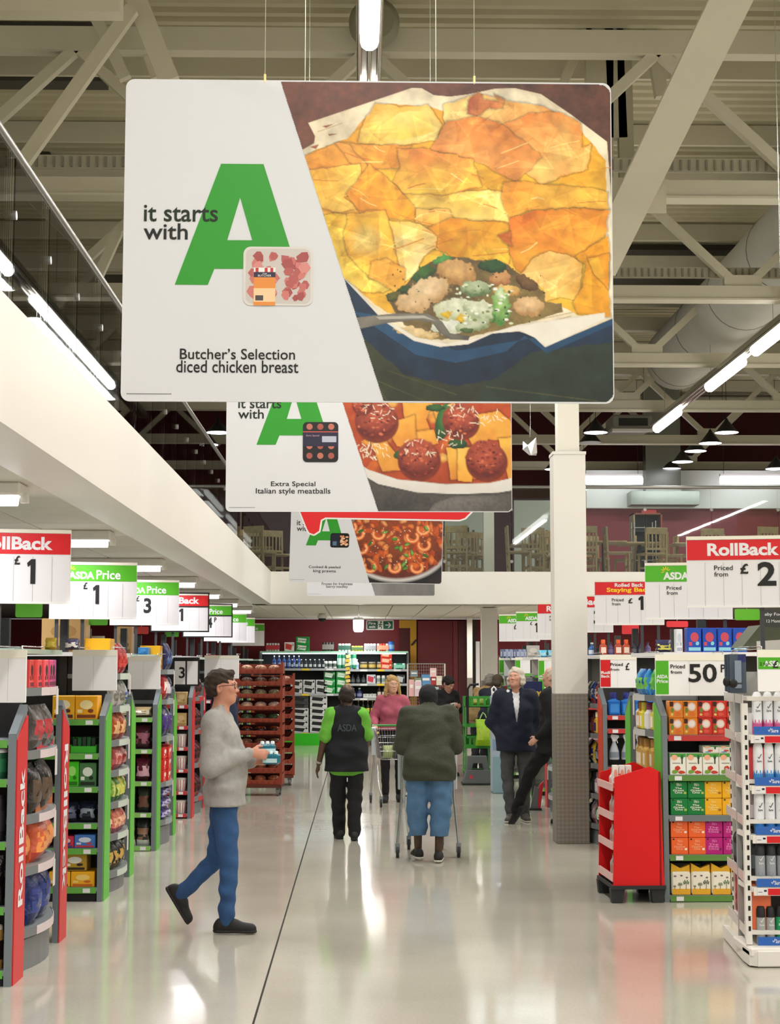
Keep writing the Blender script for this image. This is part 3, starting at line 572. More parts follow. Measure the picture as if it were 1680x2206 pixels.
# ================================================================ HANGING BANNERS
def rrect(x0, x1, z0, z1, r, n=5):
    out = []
    for cx, cz, a0 in ((x1-r, z1-r, 0), (x0+r, z1-r, 90), (x0+r, z0+r, 180), (x1-r, z0+r, 270)):
        for k in range(n+1): a = R(a0+90*k/n); out.append((cx+r*math.cos(a), cz+r*math.sin(a)))
    return out
BW, BH = 2.0, 1.316
AGREEN = mat('#2f9a2a', .45)
def banner(loc, rz, roll, label, art, cap, legal=True, tray=0, rlab='', sc=(1, 1, 1), cw=(.155, .26)):
    t = thing('hanging_banner', label, 'banner', loc, 0, 'printed food banners hanging over the aisle'); t.rotation_euler = (0, roll, rz); t.scale = sc
    w, h = BW/2, BH/2
    MB().prism(rrect(-w, w, -h, h, .035), -.004, .004, mat('#dcdde0', .5)).build('board', t)
    # picture: right of the slanting edge (top 0.318, bottom 0.53 of the width)
    def qf(u, v): return (-w+BW*(.31+u*.688), -.0055, h-BH*(.005+v*.99))
    U1, V1 = art.u1, art.v1
    def keep(U, V):
        u = (U-U.min())/U1; v = (V-V.min())/V1; fx = .31+u*.688; ok = fx > (.317+.2135*v)
        r = .045; cx = (1-u)*.688*BW; cy = v*BH; cy2 = (1-v)*BH
        ok &= ~((cx < r) & (cy < r) & (np.hypot(cx-r, cy-r) > r)); ok &= ~((cx < r) & (cy2 < r) & (np.hypot(cx-r, cy2-r) > r)); return ok
    o = bpy.data.objects.new('food_picture', art.mesh('food_picture', qf, keep)); C.objects.link(o); o.parent = t
    X = lambda f: -w+BW*f
    Z = lambda f: h-BH*f
    mb = MB(); tl, tr, bl, br = (X(.197), Z(.265)), (X(.284), Z(.265)), (X(.106), Z(.642)), (X(.345), Z(.53))
    y = -.0055
    def tri(pts, m, yy=y): mb.add([(a, yy, b) for a, b in pts], [list(range(len(pts)))[::-1]], m)
    # A: left leg, right leg, crossbar around a triangular hole
    hole = [(X(.237), Z(.37)), (X(.2115), Z(.503)), (X(.2625), Z(.503))]
    O = [tl, tr, (X(.345), Z(.555)), (X(.345), Z(.592)), (X(.186), Z(.592)), (X(.173), Z(.642)), bl]
    tri([tl, hole[0], hole[1], (X(.186), Z(.592)), (X(.173), Z(.642)), bl], AGREEN); tri([tl, tr, (X(.346), Z(.555)), hole[2], hole[0]], AGREEN); tri([hole[1], hole[2], (X(.346), Z(.555)), (X(.352), Z(.592)), (X(.186), Z(.592))], AGREEN)
    mb.build('green_letter', t)
    mb = MB()
    text(mb, 'it starts', X(.041), X(.192), Z(.447), Z(.395), -.0062, mat('#1d2a1e', .6), .012); mb.build('lettering', t); mb = MB(); text(mb, 'with', X(.041), X(.131), Z(.503), Z(.452), -.0062, mat('#202322', .6), .012); mb.build('lettering', t)
    for k, s_ in enumerate(cap):
        wd = [.233, .247][k] if rlab == '' else cw[k]
        cx = .235; mb = MB(); text(mb, s_, X(cx-wd/2), X(cx+wd/2), Z(.871+.041*k-.0), Z(.838+.036*k), -.0062, INK, .008); mb.build('lettering', t)
    if legal:
        mb = MB()
        for k in range(26): mb.box(X(.012+.0035*k), X(.0148+.0035*k), -.0058, -.0055, Z(.9785), Z(.976), mat('#77777a', .6))
        mb.build('small_print', t)
    # grey ground shade printed beside letter and the tray picture
    tr_ = MB()
    if tray == 0:
        tr_.prism(rrect(X(.245), X(.387), Z(.705), Z(.523), .03), -.0072, -.0056, mat('#dcd7d2', .5)); tr_.prism(rrect(X(.25), X(.382), Z(.699), Z(.529), .026), -.0076, -.0072, mat('#cfc6c0', .5))
        rn = random.Random(3); pk = [mat(c, .4) for c in ('#c9706a', '#b65c58', '#d98c84', '#a84e4c', '#d07a72')]
        for (a0, a1) in ((.256, .314), (.324, .378)):
            for _ in range(34):
                cx = rn.uniform(a0+.006, a1-.006); cz = rn.uniform(.547, .682); r = rn.uniform(.008, .014)
                pts = [(X(cx)+r*BW*math.cos(a+rn.uniform(-.3, .3))*rn.uniform(.7, 1.1), Z(cz)+r*BW*math.sin(a)*rn.uniform(.7, 1.1)) for a in [6.283*q/6 for q in range(6)]]
                tr_.add([(a, -.0078-.0001*_/3, b) for a, b in pts], [list(range(6))[::-1]], rn.choice(pk))
        tr_.box(X(.2665), X(.3105), -.0096, -.0092, Z(.705), Z(.588), mat('#e8903c', .4)); tr_.box(X(.2665), X(.3105), -.0099, -.0096, Z(.618), Z(.602), mat('#2d2740', .4)); tr_.box(X(.2665), X(.3105), -.0099, -.0096, Z(.602), Z(.588), mat('#f2ece8', .4))
        for c0 in (.27, .2885, .3): tr_.box(X(c0), X(c0+.006), -.0101, -.0099, Z(.602), Z(.589), mat('#c23038', .4))
        tr_.box(X(.2665), X(.3105), -.0099, -.0096, Z(.694), Z(.652), mat('#f3cfa0', .4)); tr_.box(X(.27), X(.286), -.0101, -.0099, Z(.69), Z(.674), mat('#4a4244', .4))
        text(tr_, 'THE', X(.284), X(.293), Z(.609), Z(.605), -.0101, WHITE, .0); text(tr_, 'BUTCHER', X(.275), X(.302), Z(.616), Z(.610), -.0101, WHITE, .0)
    else:
        tr_.prism(rrect(X(.268), X(.392), Z(.735) if tray == 1 else Z(.66), Z(.52), .03), -.0072, -.0056, mat('#151416', .35)); rn = random.Random(3)
        if tray == 1:
            for i in range(3):
                for j in range(4):
                    cx, cz = X(.291+.038*i), Z(.545+.052*j); tr_.prism([(cx+.022*math.cos(R(a)), cz+.022*math.sin(R(a))) for a in range(0, 360, 30)], -.0082, -.0074, mat('#a8564c' if (i+j) % 2 else '#c0705e', .4))
            tr_.box(X(.268), X(.392), -.009, -.0084, Z(.65), Z(.575), mat('#27243c', .4)); tr_.box(X(.335), X(.385), -.0093, -.009, Z(.628), Z(.596), mat('#b9bccb', .4)); tr_.box(X(.268), X(.392), -.0093, -.009, Z(.575), Z(.57), mat('#c9584c', .4))
            text(tr_, 'Extra Special', X(.28), X(.325), Z(.6), Z(.588), -.0093, mat('#c9a0b0', .5), 0)
        else:
            for _ in range(26): cx, cz = X(rn.uniform(.335, .38)), Z(rn.uniform(.55, .635)); tr_.prism([(cx+.016*math.cos(R(a)), cz+.013*math.sin(R(a))) for a in range(0, 360, 45)], -.0082-.0001*_/3, -.0074, mat(rn.choice(['#e8a878', '#d98a5c', '#f0c09a']), .4))
            tr_.box(X(.276), X(.33), -.0085, -.0075, Z(.65), Z(.53), mat('#1c2230', .4)); tr_.box(X(.285), X(.31), -.0088, -.0085, Z(.64), Z(.6), mat('#5c7890', .4))
    tr_.build('tray_picture', t)
    for f in (.285, .717):
        MB().tube([(X(f), 0, h-.01), (X(f), 0, h+.025)], .006, mat('#d8c98a', .3, .6), 6).build('hook', t)
        MB().tube([(X(f), 0, h+.025), (X(f), 0, h+4.55)], .0012, mat('#cfcbb8', .4), 4).build('suspension_wire', t)
    return t
def bn(cxpx, cypx, Y):
    q = P(cxpx, cypx, Y); return q
banner(bn(794, 518, 6.6), 0, R(.12), 'nearest and largest banner, filo pie picture beside a big green letter', art_pie(470, 460), ("Butcher\u2019s Selection", 'diced chicken breast'), sc=(1.013, 1, 1.032))
q = P(795, 1103, 11.29); banner((q.x, 11.29, q.z+BH/2), 0, 0, 'second banner, meatballs and pasta picture, half hidden by the nearest banner', art_meatballs(300, 200), ('Extra Special', 'Italian style meatballs'), tray=1, rlab='x')
q = P(788, 1256, 20.65); banner((q.x, 20.65, q.z+BH/2), R(-14), R(1.6), 'third banner, prawn pan picture, hanging skewed behind the red sign', art_prawns(200, 190), ('Cooked & peeled', 'king prawns'), tray=2, rlab='x', cw=(.21, .15))
q = P(799, 1284, 25.45); banner((q.x, 25.45, q.z+BH/2), 0, 0, 'rearmost banner, berry picture, only its grey bottom strip showing', art_berries(150, 120), ('Frozen for freshness', 'berry medley'), tray=2, rlab='x', cw=(.24, .17))
# red arrow shaped sign between second and third banner
t = thing('hanging_arrow_sign', 'red hanging sign with white border and rounded point between the banners', 'sign'); Y = 16.0
out = [(636, 1080), (1018, 1080), (1018, 1104)] + [(1018-5*k+0, 1104+min(18, 5*k)) for k in (1, 2, 3)] + [(990, 1123), (702, 1118), (694, 1122), (692, 1136)] + [(690-4*k, 1146+(k*2.6 if k < 4 else 8)) for k in range(5)] + [(664, 1150), (658, 1140)]
def arrow(sc, y0, y1, m):
    cx, cy = 810, 1100; mb = MB(); pts = []
    for a, b in out:
        pp = P(a, b, Y); pts.append((pp.x, pp.z))
    if sc:
        c = P(800, 1095, Y); n = len(pts); res = []
        for i in range(n):
            a = Vector(pts[i-1]); b = Vector(pts[i]); d = Vector(pts[(i+1) % n]); e1 = (b-a).normalized(); e2 = (d-b).normalized(); nn = Vector((-(e1.y+e2.y), e1.x+e2.x)).normalized(); res.append(tuple(b-nn*sc))
        pts = res
    mb.prism(pts, y0, y1, m); return mb
arrow(0, Y, Y+.008, mat('#f0eeec', .5)).build('white_border', t)
arrow(.016, Y-.003, Y, mat('#d9171c', .45)).build('red_face', t)
for px in (700, 950):
    a = P(px, 1081, Y); MB().tube([(a.x, Y, a.z), (a.x, Y, 6.6)], .0015, STEEL, 4).build('suspension_wire', t)
for i, px in enumerate((657, 939)):
    a = P(px, 172, 9); o = MB().tube([(a.x, 9, a.z-.2), (a.x, 9, 8.7)], .002, mat('#d8d4c2', .4), 4).build('hanging_wire'); tag(o, 'thin pale wire hanging from the roof %s of the centre lamp' % ('left', 'right')[i], 'wire')
q = P(1141, 960, 21.2); t = MB(); rn = random.Random(2)
foil = mat('#c9c9cc', .12, 1)
bl = [(rn.uniform(-.1, .1), rn.uniform(-.06, .06), rn.uniform(-.14, .13)) for _ in range(26)]
import bmesh
bm = bmesh.new()
for v in bl: bm.verts.new(v)
bmesh.ops.convex_hull(bm, input=bm.verts); me = bpy.data.meshes.new('foil_balloon'); bm.to_mesh(me); bm.free(); me.materials.append(foil)
t = thing('foil_balloon', 'crumpled silver foil balloon hanging from a string by the column top', 'balloon', q)
inst('foil_skin', me, (0, 0, 0), parent=t); MB().tube([(0, 0, .12), (.01, 0, .3), (0, 0, 6.61-q.z)], .004, STEEL, 5).build('string', t)
# ================================================================ PRICE SIGNS
GH = mat('#4fae1c', .4); RH = mat('#d4191f', .4); YEL = mat('#f2c81e', .45); SIGNW = mat('#e4e2e3', .5); BOARDW = mat('#f4f2f2', .5)
def sunburst(mb, cx, cz, r, y):
    for a in (200, 160, 125, 90, 55, 20):
        ca, sa = math.cos(R(a)), math.sin(R(a)); mb.bar((cx+ca*r*.35, y, cz+sa*r*.35), (cx+ca*r, y, cz+sa*r), r*.16, .001, YEL, (0, 1, 0))
def hanging_sign(x, Y, rz, kind, label, price, prefix=None, extra=None, w=.68, h=.45, ztop=2.6, frame=False, lw=None):
    """local x from 0 (left) to w"""
    t = thing('price_sign', label, 'price sign', (x, Y, ztop-h), rz, 'hanging price signs over the shelf ends')
    MB().box(0, w, 0, .012, 0, h, SIGNW, bev=.003).build('board', t)
    hb = MB(); hb.box(0, w, -.006, .0, h-.022, h, mat('#e9e4d2', .4)).box(0, w, -.006, 0, 0, .014, mat('#eceae6', .4)); hb.build('holder_rail', t)['kind'] = 'stuff'
    c = {'asda': GH, 'roll': RH, 'stay': RH}[kind]
    MB().box(0.004, w-.004, -.003, -.0002, h-.15, h-.024, c).build('header_band', t)
    y = -.0036
    if kind == 'asda':
        mb = MB(); sunburst(mb, .165, h-.066, .036, y); mb.build('sunburst_mark', t)
        mb = MB(); text(mb, 'ASDA', .145, .345, h-.135, h-.075, y, SIGNW, .045); mb.build('lettering', t)
        mb = MB(); text(mb, 'Price', .36, .55, h-.135, h-.062, y, SIGNW, .02); mb.build('lettering', t)
    elif kind == 'roll':
        mb = MB(); text(mb, 'RollBack', .13, .57, h-.125, h-.045, y, SIGNW, .035); mb.build('lettering', t)
    else:
        mb = MB(); text(mb, 'Rolled Back', .2, .48, h-.072, h-.035, y, SIGNW, .03); mb.build('lettering', t)
        mb = MB(); text(mb, 'Staying Back', .12, .56, h-.135, h-.078, y, YEL, .03); mb.build('lettering', t)
    for k in range(1, 6): MB().box(k*w/6, k*w/6+.0025, -.0016, 0, .014, h-.165, mat('#b9b8b8', .5)).build('strip_joint', t)
    px = .18 if not prefix else .28
    if prefix:
        mb = MB(); text(mb, prefix[0], .17, .17+.115, h-.215, h-.185, y, INK, .01); mb.build('lettering', t)
        if len(prefix) > 1: mb = MB(); text(mb, prefix[1], .17, .17+.085, h-.255, h-.225, y, INK, .01); mb.build('lettering', t)
        px = .30
    for s_, dx, wd, z0, z1 in price:
        mb = MB(); text(mb, s_, dx, dx+wd, z0, z1, y-.0003, INK, .03); mb.build('price_figure', t)
    if frame:
        f = MB(); 
        for b in ((0, w, h-.004, h+.012), (0, w, -.012, .004), (-.012, .004, -.012, h+.012), (w-.004, w+.012, -.012, h+.012), (0, w, h-.165, h-.15)): f.box(b[0], b[1], -.008, .014, b[2], b[3], BLACK)
        f.build('black_frame', t)
    for dx in ((.06, .26) if x < 0 else (w-.22, w-.06)):
        MB().box(dx-.014, dx+.014, .014, .042, 1.89-(ztop-h), h-.03, mat('#3c3e3e', .5)).build('support_post', t)
    return t
q1 = lambda zt: 0
h = .45
one = lambda dx, d='1': [(u'\u00a3', dx-.075, .035, .235, .29), (d, dx, .05 if d == '1' else .075, .12, .27)]
# left row, right edges at x = -1.76
LS = [(9.75, -1.755, 2.61, 'roll', one(.42), 'red rollback price sign reading 1, nearest on the left', False), (12.8, -1.77, 2.60, 'asda', one(.335), 'green price sign reading pound 1, second on the left', False),
      (16.1, -1.80, 2.63, 'asda', one(.33, '3'), 'green price sign reading pound 3, third on the left', False), (19.45, -1.82, 2.64, 'roll', one(.33), 'black framed red rollback sign reading 1, fourth on the left', True),
      (22.8, -1.80, 2.63, 'asda', [('4', .33, .075, .12, .27), ('P', .43, .035, .2, .27)], 'black framed green sign reading 4p, fifth on the left', True), (26.05, -1.82, 2.61, 'asda', [], 'green price sign without figures, sixth on the left', False),
      (29.4, -1.90, 2.63, 'asda', [], 'green price sign, seventh on the left, mostly hidden', False), (32.7, -1.92, 2.61, 'asda', [('0', .42, .06, .14, .24)], 'farthest green price sign on the left, reading 0', False)]
for Y, xr, zt, k, pr, lab, fr in LS:
    hanging_sign(xr-.665, Y, R(12), k, lab, pr, frame=fr, ztop=zt)
roofz = 8.7
RS = [(10.2, 2.06, 2.6, 'roll', ('Priced', 'from'), [(u'\u00a3', .33, .052, .21, .275), ('2', .435, .115, .135, .285)], 'large red rollback sign reading priced from pound 2, nearest at right'),
      (12.9, 2.27, 2.6, 'asda', ('Priced', 'from'), [(u'\u00a3', .33, .05, .21, .27), ('1', .46, .045, .15, .29)], 'green price sign reading priced from pound, second at right'),
      (16.1, 2.33, 2.63, 'stay', ('Priced', 'from'), [(u'\u00a3', .33, .045, .215, .265), ('1', .43, .05, .15, .285)], 'red staying back price sign reading priced from pound 1, third at right'),
      (19.4, 2.34, 2.62, 'roll', None, [('3', .45, .09, .1, .26)], 'red rollback sign reading 3 behind the white column'),
      (22.7, 2.48, 2.65, 'roll', ('Priced', 'from'), [], 'red rollback sign just left of the white column'),
      (26.0, 2.5, 2.63, 'asda', None, one(.3), 'green price sign reading pound 1 left of the white column'),
      (27.1, 2.32, 2.62, 'asda', None, [(u'\u00a3', .25, .04, .2, .28)], 'dull green price sign, farthest on the right')]
for Y, x, zt, k, pf, pr, lab in RS:
    hanging_sign(x, Y, R(-12), k, lab, pr, prefix=pf, ztop=zt)
# low board signs in front of the shelf ends
def board(x, Y, w, z0, z1, label, kind=None, texts=(), split=True, frame=False, rz=0):
    t = thing('price_board', label, 'price board', (x, Y, z0), rz, 'white price boards on the shelf ends'); h = z1-z0
    MB().box(0, w, 0, .012, 0, h, BLACK if frame else BOARDW, bev=.003).build('board', t)
    if frame:
        for k in range(2): MB().box(.02+k*(w-.02)/2, k*(w-.02)/2+(w-.02)/2, -.003, 0, .02, h-.045, SIGNW).build('price_strip', t)
    else:
        MB().box(0, w, -.004, 0, h-.045, h, mat('#f3eedd', .4)).build('top_rail', t)
        if split: MB().box(w*.47, w*.47+.002, -.001, .0, .01, h-.05, mat('#c9c6c6', .5)).build('strip_joint', t)
    if kind:
        kw = .1 if w > .3 else .08
        MB().box(.004, kw, -.003, 0, .012, h-.048, GH if kind == 'asda' else RH).build('side_tab', t)
        mb = MB(); a, b = ('ASDA', 'Price') if kind == 'asda' else ('Roll', 'Back')
        text(mb, a, .009, kw-.006, h*.42, h*.42+.028, -.0036, SIGNW, .04); mb.build('lettering', t); mb = MB(); text(mb, b, .009, kw-.006, h*.42-.034, h*.42-.006, -.0036, SIGNW, .03); mb.build('lettering', t)
    for s_, a, b, c, d in texts:
        mb = MB(); text(mb, s_, a, b, c, d, -.0038, INK, .02); mb.build('lettering', t)
    for dx in (.03, w-.03): MB().tube([(dx, .02, h-.02), (dx, .02, h+.02), (dx, .62, h+.02)], .004, STEEL, 6).build('wire_hook', t)
    return t
def bpx(x0, x1, y0, y1, Y):
    a = P(x0, y1, Y); b = P(x1, y0, Y); return a.x, b.x-a.x, a.z, b.z
for (x0, x1, y0, y1, Y, lab, kind, tx, fr) in (
    (-20, 58, 1400, 1514, 9.15, 'large blank white board on the nearest left shelf end', None, (), False),
    (155, 253, 1400, 1488, 12.35, 'blank white board on the second left shelf end', None, (), False),
    (275, 346, 1413, 1485, 15.7, 'blank white board on the third left shelf end', None, (), False),
    (372, 430, 1416, 1478, 19.0, 'black framed board reading 3 on the fourth left shelf end', None, (('3', .07, .14, .09, .22),), True),
    (440, 515, 1412, 1462, 22.3, 'blank white board behind the head of the man in grey', None, (), False),
    (1293, 1371, 1411, 1482, 15.7, 'red rollback price board reading priced from on the third right shelf end', 'roll', (('Priced', .1, .22, .21, .24), ('from', .1, .185, .165, .19), (u'\u00a3', .245, .285, .17, .24)), False),
    (1412, 1566, 1410, 1499, 12.25, 'green price board reading 50P on the second right shelf end', 'asda', (('Priced', .115, .225, .205, .235), ('from', .115, .2, .165, .19), ('50', .25, .465, .1, .24), ('P', .495, .53, .175, .235)), False),
    (1633, 1760, 1400, 1490, 9.75, 'green price board reading 2 for above the deodorant cans', None, (('2 for', .012, .07, .155, .175), (u'\u00a3', .09, .125, .14, .185)), False),
    (1075, 1107, 1416, 1478, 27.2, 'farthest narrow green tagged board at the right', 'asda', (), False), (1110, 1142, 1416, 1480, 25.9, 'green tagged board just above the white haired man', 'asda', (), False), (1160, 1195, 1416, 1490, 22.4, 'green tagged board beside the white column', 'asda', (), False)):
    x, w, z0, z1 = bpx(x0, x1, y0, y1, Y)
    t = board(x, Y, w, z0, z1, lab, kind, tx, frame=fr)
    if 'deodorant' in lab:
        MB().box(.003, w-.003, -.003, 0, z1-z0-.115, z1-z0-.045, GH).build('header_band', t)
        mb = MB(); text(mb, 'ASDA', .035, .16, z1-z0-.1, z1-z0-.065, -.0036, SIGNW, .04); mb.build('lettering', t)
# small green hanging tabs and the baby food sign
for (x0, x1, y0, y1, Y, c, lab) in ((33, 91, 1298, 1330, 10.1, '#6cc43a', 'green aisle tab hanging at the left edge'), (191, 232, 1325, 1347, 13.3, '#62bd3a', 'small green aisle tab under the second left sign'), (355, 385, 1360, 1372, 19.6, '#62bd3a', 'tiny green aisle tab under the fourth left sign'),
                                  (288, 320, 1350, 1366, 16.5, '#b5352c', 'small red aisle tab under the third left sign'), (1583, 1636, 1312, 1336, 11.2, '#67be2c', 'green aisle tab beside the dark aisle sign'), (1340, 1376, 1345, 1366, 16.6, '#d8353a', 'red aisle tab under the staying back sign'), (1436, 1482, 1338, 1351, 13.7, '#d8353a', 'red aisle tab under the second right sign')):
    x, w, z0, z1 = bpx(x0, x1, y0, y1, Y); t = thing('aisle_tab', lab, 'aisle tab', (x, Y, z0))
    MB().prism(rrect(0, w, 0, z1-z0, .012), 0, .008, mat(c, .45)).build('tab', t); MB().tube([(w/2, .01, z1-z0-.01), (w/2, .01, 2.3-z0)], .003, STEEL, 5).build('hanger_rod', t)
x, w, z0, z1 = bpx(1637, 1760, 1313, 1350, 11.0); t = thing('aisle_sign', 'dark grey aisle sign reading baby food at the right edge', 'aisle sign', (x, 11, z0))
MB().prism([(.02, 0), (w, -.02), (w, z1-z0), (0, z1-z0)], 0, .01, mat('#3a3d38', .5)).build('board', t)
mb = MB(); text(mb, 'Baby Food', .015, .17, .068, .095, -.001, SIGNW, .01); mb.build('lettering', t); mb = MB(); text(mb, '12 Months+', .045, .18, .028, .048, -.001, SIGNW, .005); mb.build('lettering', t)
MB().tube([(w*.5, .005, z1-z0-.01), (w*.5, .005, 8.65-z0)], .003, STEEL, 5).build('hanger_rod', t)
a = P(1598, 1395, 11.2); b = P(1700, 1348, 11.2)
t = thing('canopy_panel', 'slanted dark olive canopy panel below the baby food sign', 'panel', (a.x, 11.2, a.z))
MB().prism([(0, 0), (.13, .155), (.5, .155), (.5, 0)], 0, .35, mat('#575c48', .6)).build('canopy', t)
# ================================================================ PRODUCTS (meshes are shared between alike copies)
_P = {}
def blob(mb, cx, cz, rx, rz, y, m, n=10, jit=0, rn=random):
    mb.add([(cx+rx*math.cos(2*PI*k/n)*(1-jit*rn.random()), y, cz+rz*math.sin(2*PI*k/n)*(1-jit*rn.random())) for k in range(n)], [list(range(n))[::-1]], m)
def product(kind, w, d, h, c1, c2='#f2efe8', c3='#333333', txt=None, v=0):
    key = (kind, round(w, 3), round(d, 3), round(h, 3), c1, c2, c3, txt, v)
    if key in _P: return _P[key]
    mb = MB(); rn = random.Random(hash((kind, c1, c2)) % 999 if False else sum(map(ord, kind+c1+c2))+v); m1 = mat(c1, .4); m2 = mat(c2, .45); m3 = mat(c3, .5); y = -d/2-.0012
    if kind == 'carton':
        mb.box(-w/2, w/2, -d/2, d/2, 0, h, m1, bev=.004); mb.box(-w*.42, w*.42, y, -d/2, h*.06, h*.2, m3)
        blob(mb, 0, h*.62, w*.3, h*.2, y, m2, 12); blob(mb, w*.2, h*.36, w*.16, h*.1, y-.0006, m3, 9, .3, rn); mb.box(-w*.4, -w*.18, y-.0003, y, h*.27, h*.42, m2)
        if txt: text(mb, txt, -w*.34, w*.34, h*.56, h*.72, y-.001, m3, .02)
    elif kind == 'pouchbox':      # fruit pouch multipack
        mb.box(-w/2, w/2, -d/2, d/2, 0, h, m1, bev=.003); blob(mb, w*.08, h*.66, w*.3, h*.26, y, mat('#f2c9b8', .45), 14); blob(mb, w*.08, h*.66, w*.22, h*.18, y-.0005, mat('#f6ece4', .45), 12)
        blob(mb, -w*.28, h*.46, w*.13, h*.17, y-.0008, mat('#6c8f3c', .45), 10, .2, rn); mb.box(-w*.46, -w*.2, y-.0004, y, h*.68, h*.96, mat('#3c2420', .5)); blob(mb, w*.1, h*.22, w*.26, h*.16, y-.001, m2, 9, .35, rn); blob(mb, -w*.3, h*.2, w*.12, h*.1, y-.001, mat('#e6d26a', .45), 8, .3, rn)
    elif kind == 'slimbox':       # white/green box with fruit drawing
        mb.box(-w/2, w/2, -d/2, d/2, 0, h, mat('#ece9dc', .45), bev=.003); mb.box(-w/2+.002, w/2-.002, y, -d/2, h*.82, h-.002, m1); blob(mb, -w*.22, h*.8, w*.2, h*.13, y-.0005, mat('#f0b08c', .45), 12); blob(mb, w*.26, h*.82, w*.09, h*.1, y-.0006, mat('#1d6b30', .45), 10); mb.box(w*.22, w*.3, y-.0006, y, h*.5, h*.78, mat('#1c3a22', .5))
        blob(mb, -w*.04, h*.3, w*.2, h*.13, y-.0005, mat('#c63a24', .45), 10, .25, rn); blob(mb, -w*.2, h*.14, w*.25, h*.1, y-.0004, m2, 10, .3, rn); blob(mb, w*.22, h*.12, w*.25, h*.09, y-.0004, m3, 10, .3, rn); mb.box(-w*.35, w*.15, y-.0004, y, h*.52, h*.55, mat('#777766', .5))
    elif kind == 'squarebox':     # bright box with script lettering
        mb.box(-w/2, w/2, -d/2, d/2, 0, h, m1, bev=.003)
        text(mb, txt or 'The One', -w*.34, w*.3, h*.28, h*.66, y, m2, .02); text(mb, "Ella's", -w*.12, w*.16, h*.74, h*.9, y, m2, .01); blob(mb, w*.36, h*.32, w*.1, h*.09, y-.0005, m3, 10, .3, rn); blob(mb, -w*.36, h*.92, w*.07, h*.06, y-.0005, mat('#222222', .5), 8, .3, rn)
    elif kind == 'palmbag':       # square bag with folded yellow top
        mb.box(-w/2, w/2, -d/2, d/2, 0, h*.74, mat('#efe9d6', .45), bev=.012); mb.prism([(-w/2, h*.7), (w/2, h*.7), (w/2*.96, h*.96), (0, h*.84), (-w/2*.96, h)], -d*.32, d*.1, mat('#eeb62a', .4)); mb.box(-w*.48, w*.48, y-.001, -d/2, .004, h*.2, mat('#e5a92a', .45))
        for px_, s_ in ((-.06, .8), (.26, 1.1), (-.34, .5)):
            mb.box(w*px_-.002, w*px_+.002, y-.001, y, h*.18, h*(.18+.2*s_), mat('#7a4a22', .5)); 
            for a in (10, 60, 120, 170, 215, -35): mb.add([(w*px_, y-.0015, h*(.18+.2*s_)), (w*px_+.022*s_*math.cos(R(a-12)), y-.0015, h*(.18+.2*s_)+.018*s_*math.sin(R(a-12))), (w*px_+.022*s_*math.cos(R(a+14)), y-.0015, h*(.18+.2*s_)+.018*s_*math.sin(R(a+14)))], [(0, 1, 2), (2, 1, 0)], mat('#3f7a34', .5))
        for px_, pz in ((-.32, .6), (.3, .56), (.02, .62)): blob(mb, w*px_, h*pz, .012, .008, y-.001, mat('#7a5a6a', .5), 7, .3, rn)
    elif kind in ('bag', 'bigbag'):
        n, k = 10, 9; vs = []; fs = []; sh = mat(c1, .22, 0, noise=.18, nscale=18, bump=.9, bscale=28); m2b = mat(c2, .3, bump=.5, bscale=40)
        for j in range(k+1):
            t = j/k; z = h*t; dd = d/2*(math.sin(PI*min(1, t*1.05+.03))**.45 if t < .9 else .18*(1-t)*4+.05); ww = w/2*(.93+.07*math.cos(t*6+v)) * (1 if t < .92 else .97)
            for i in range(2*n):
                a = 2*PI*i/(2*n); x = ww*(abs(math.cos(a))**.55)*(1 if math.cos(a) > 0 else -1); yy = dd*(abs(math.sin(a))**.8)*(1 if math.sin(a) > 0 else -1)
                q = .007*(1-abs(2*t-1)**2); vs.append((x+rn.uniform(-q, q), yy+rn.uniform(-q, q)*1.3, max(0, z+rn.uniform(-q, q)*.6)))
        for j in range(k):
            for i in range(2*n): a = j*2*n+i; b = j*2*n+(i+1) % (2*n); fs.append([a, b, b+2*n, a+2*n])
        front = [f for f in fs if 2 <= (f[0]//(2*n)) <= 5 and n+1 < f[0] % (2*n) < 2*n-2 and rn.random() < .8]; low = [f for f in fs if (f[0]//(2*n)) <= 1 and n < f[0] % (2*n) < 2*n-1]
        rest = [f for f in fs if f not in front and f not in low]
        mb.add(vs, rest, sh, True); mb.add(vs, front, m2b, True); mb.add(vs, low, mat(c3, .25, bump=.9, bscale=28), True); mb.add(vs, [list(range(k*2*n, (k+1)*2*n)), list(range(2*n-1, -1, -1))], sh)
    elif kind in ('bottle', 'beer'):
        r = w/2; nk = .24 if kind == 'beer' else .34
        mb.lathe([(r*.92, 0), (r, .008), (r, h*.55), (r*.9, h*.62), (r*nk, h*.78), (r*nk, h*.9)], m1, 12); mb.lathe([(r*nk*1.25, h*.9), (r*nk*1.25, h), (r*nk, h+.002)], m3, 10); mb.lathe([(r*1.015, h*.16), (r*1.015, h*.46)], m2, 12)
    elif kind == 'jug':           # detergent bottle with chunky cap
        mb.box(-w/2, w/2, -d/2, d/2, 0, h*.66, m1, bev=.012); mb.lathe([(w*.36, h*.64), (w*.22, h*.78)], m1, 12); mb.lathe([(w*.3, h*.74), (w*.3, h*.97), (w*.24, h)], m3, 12); mb.box(-w*.36, w*.36, y, -d/2, h*.12, h*.5, m2)
    elif kind in ('can', 'tub', 'jar', 'cup'):
        r = w/2; mb.lathe([(r*(.8 if kind == 'cup' else .94), 0), (r*(.82 if kind == 'cup' else 1), .008), (r, h*.86), (r*.92, h*.9)], m1, 14); mb.lathe([(r*(1.04 if kind in ('tub', 'cup') else .92), h*.86), (r*(1.04 if kind in ('tub', 'cup') else .92), h*.97), (r*.8, h)], m3, 14)
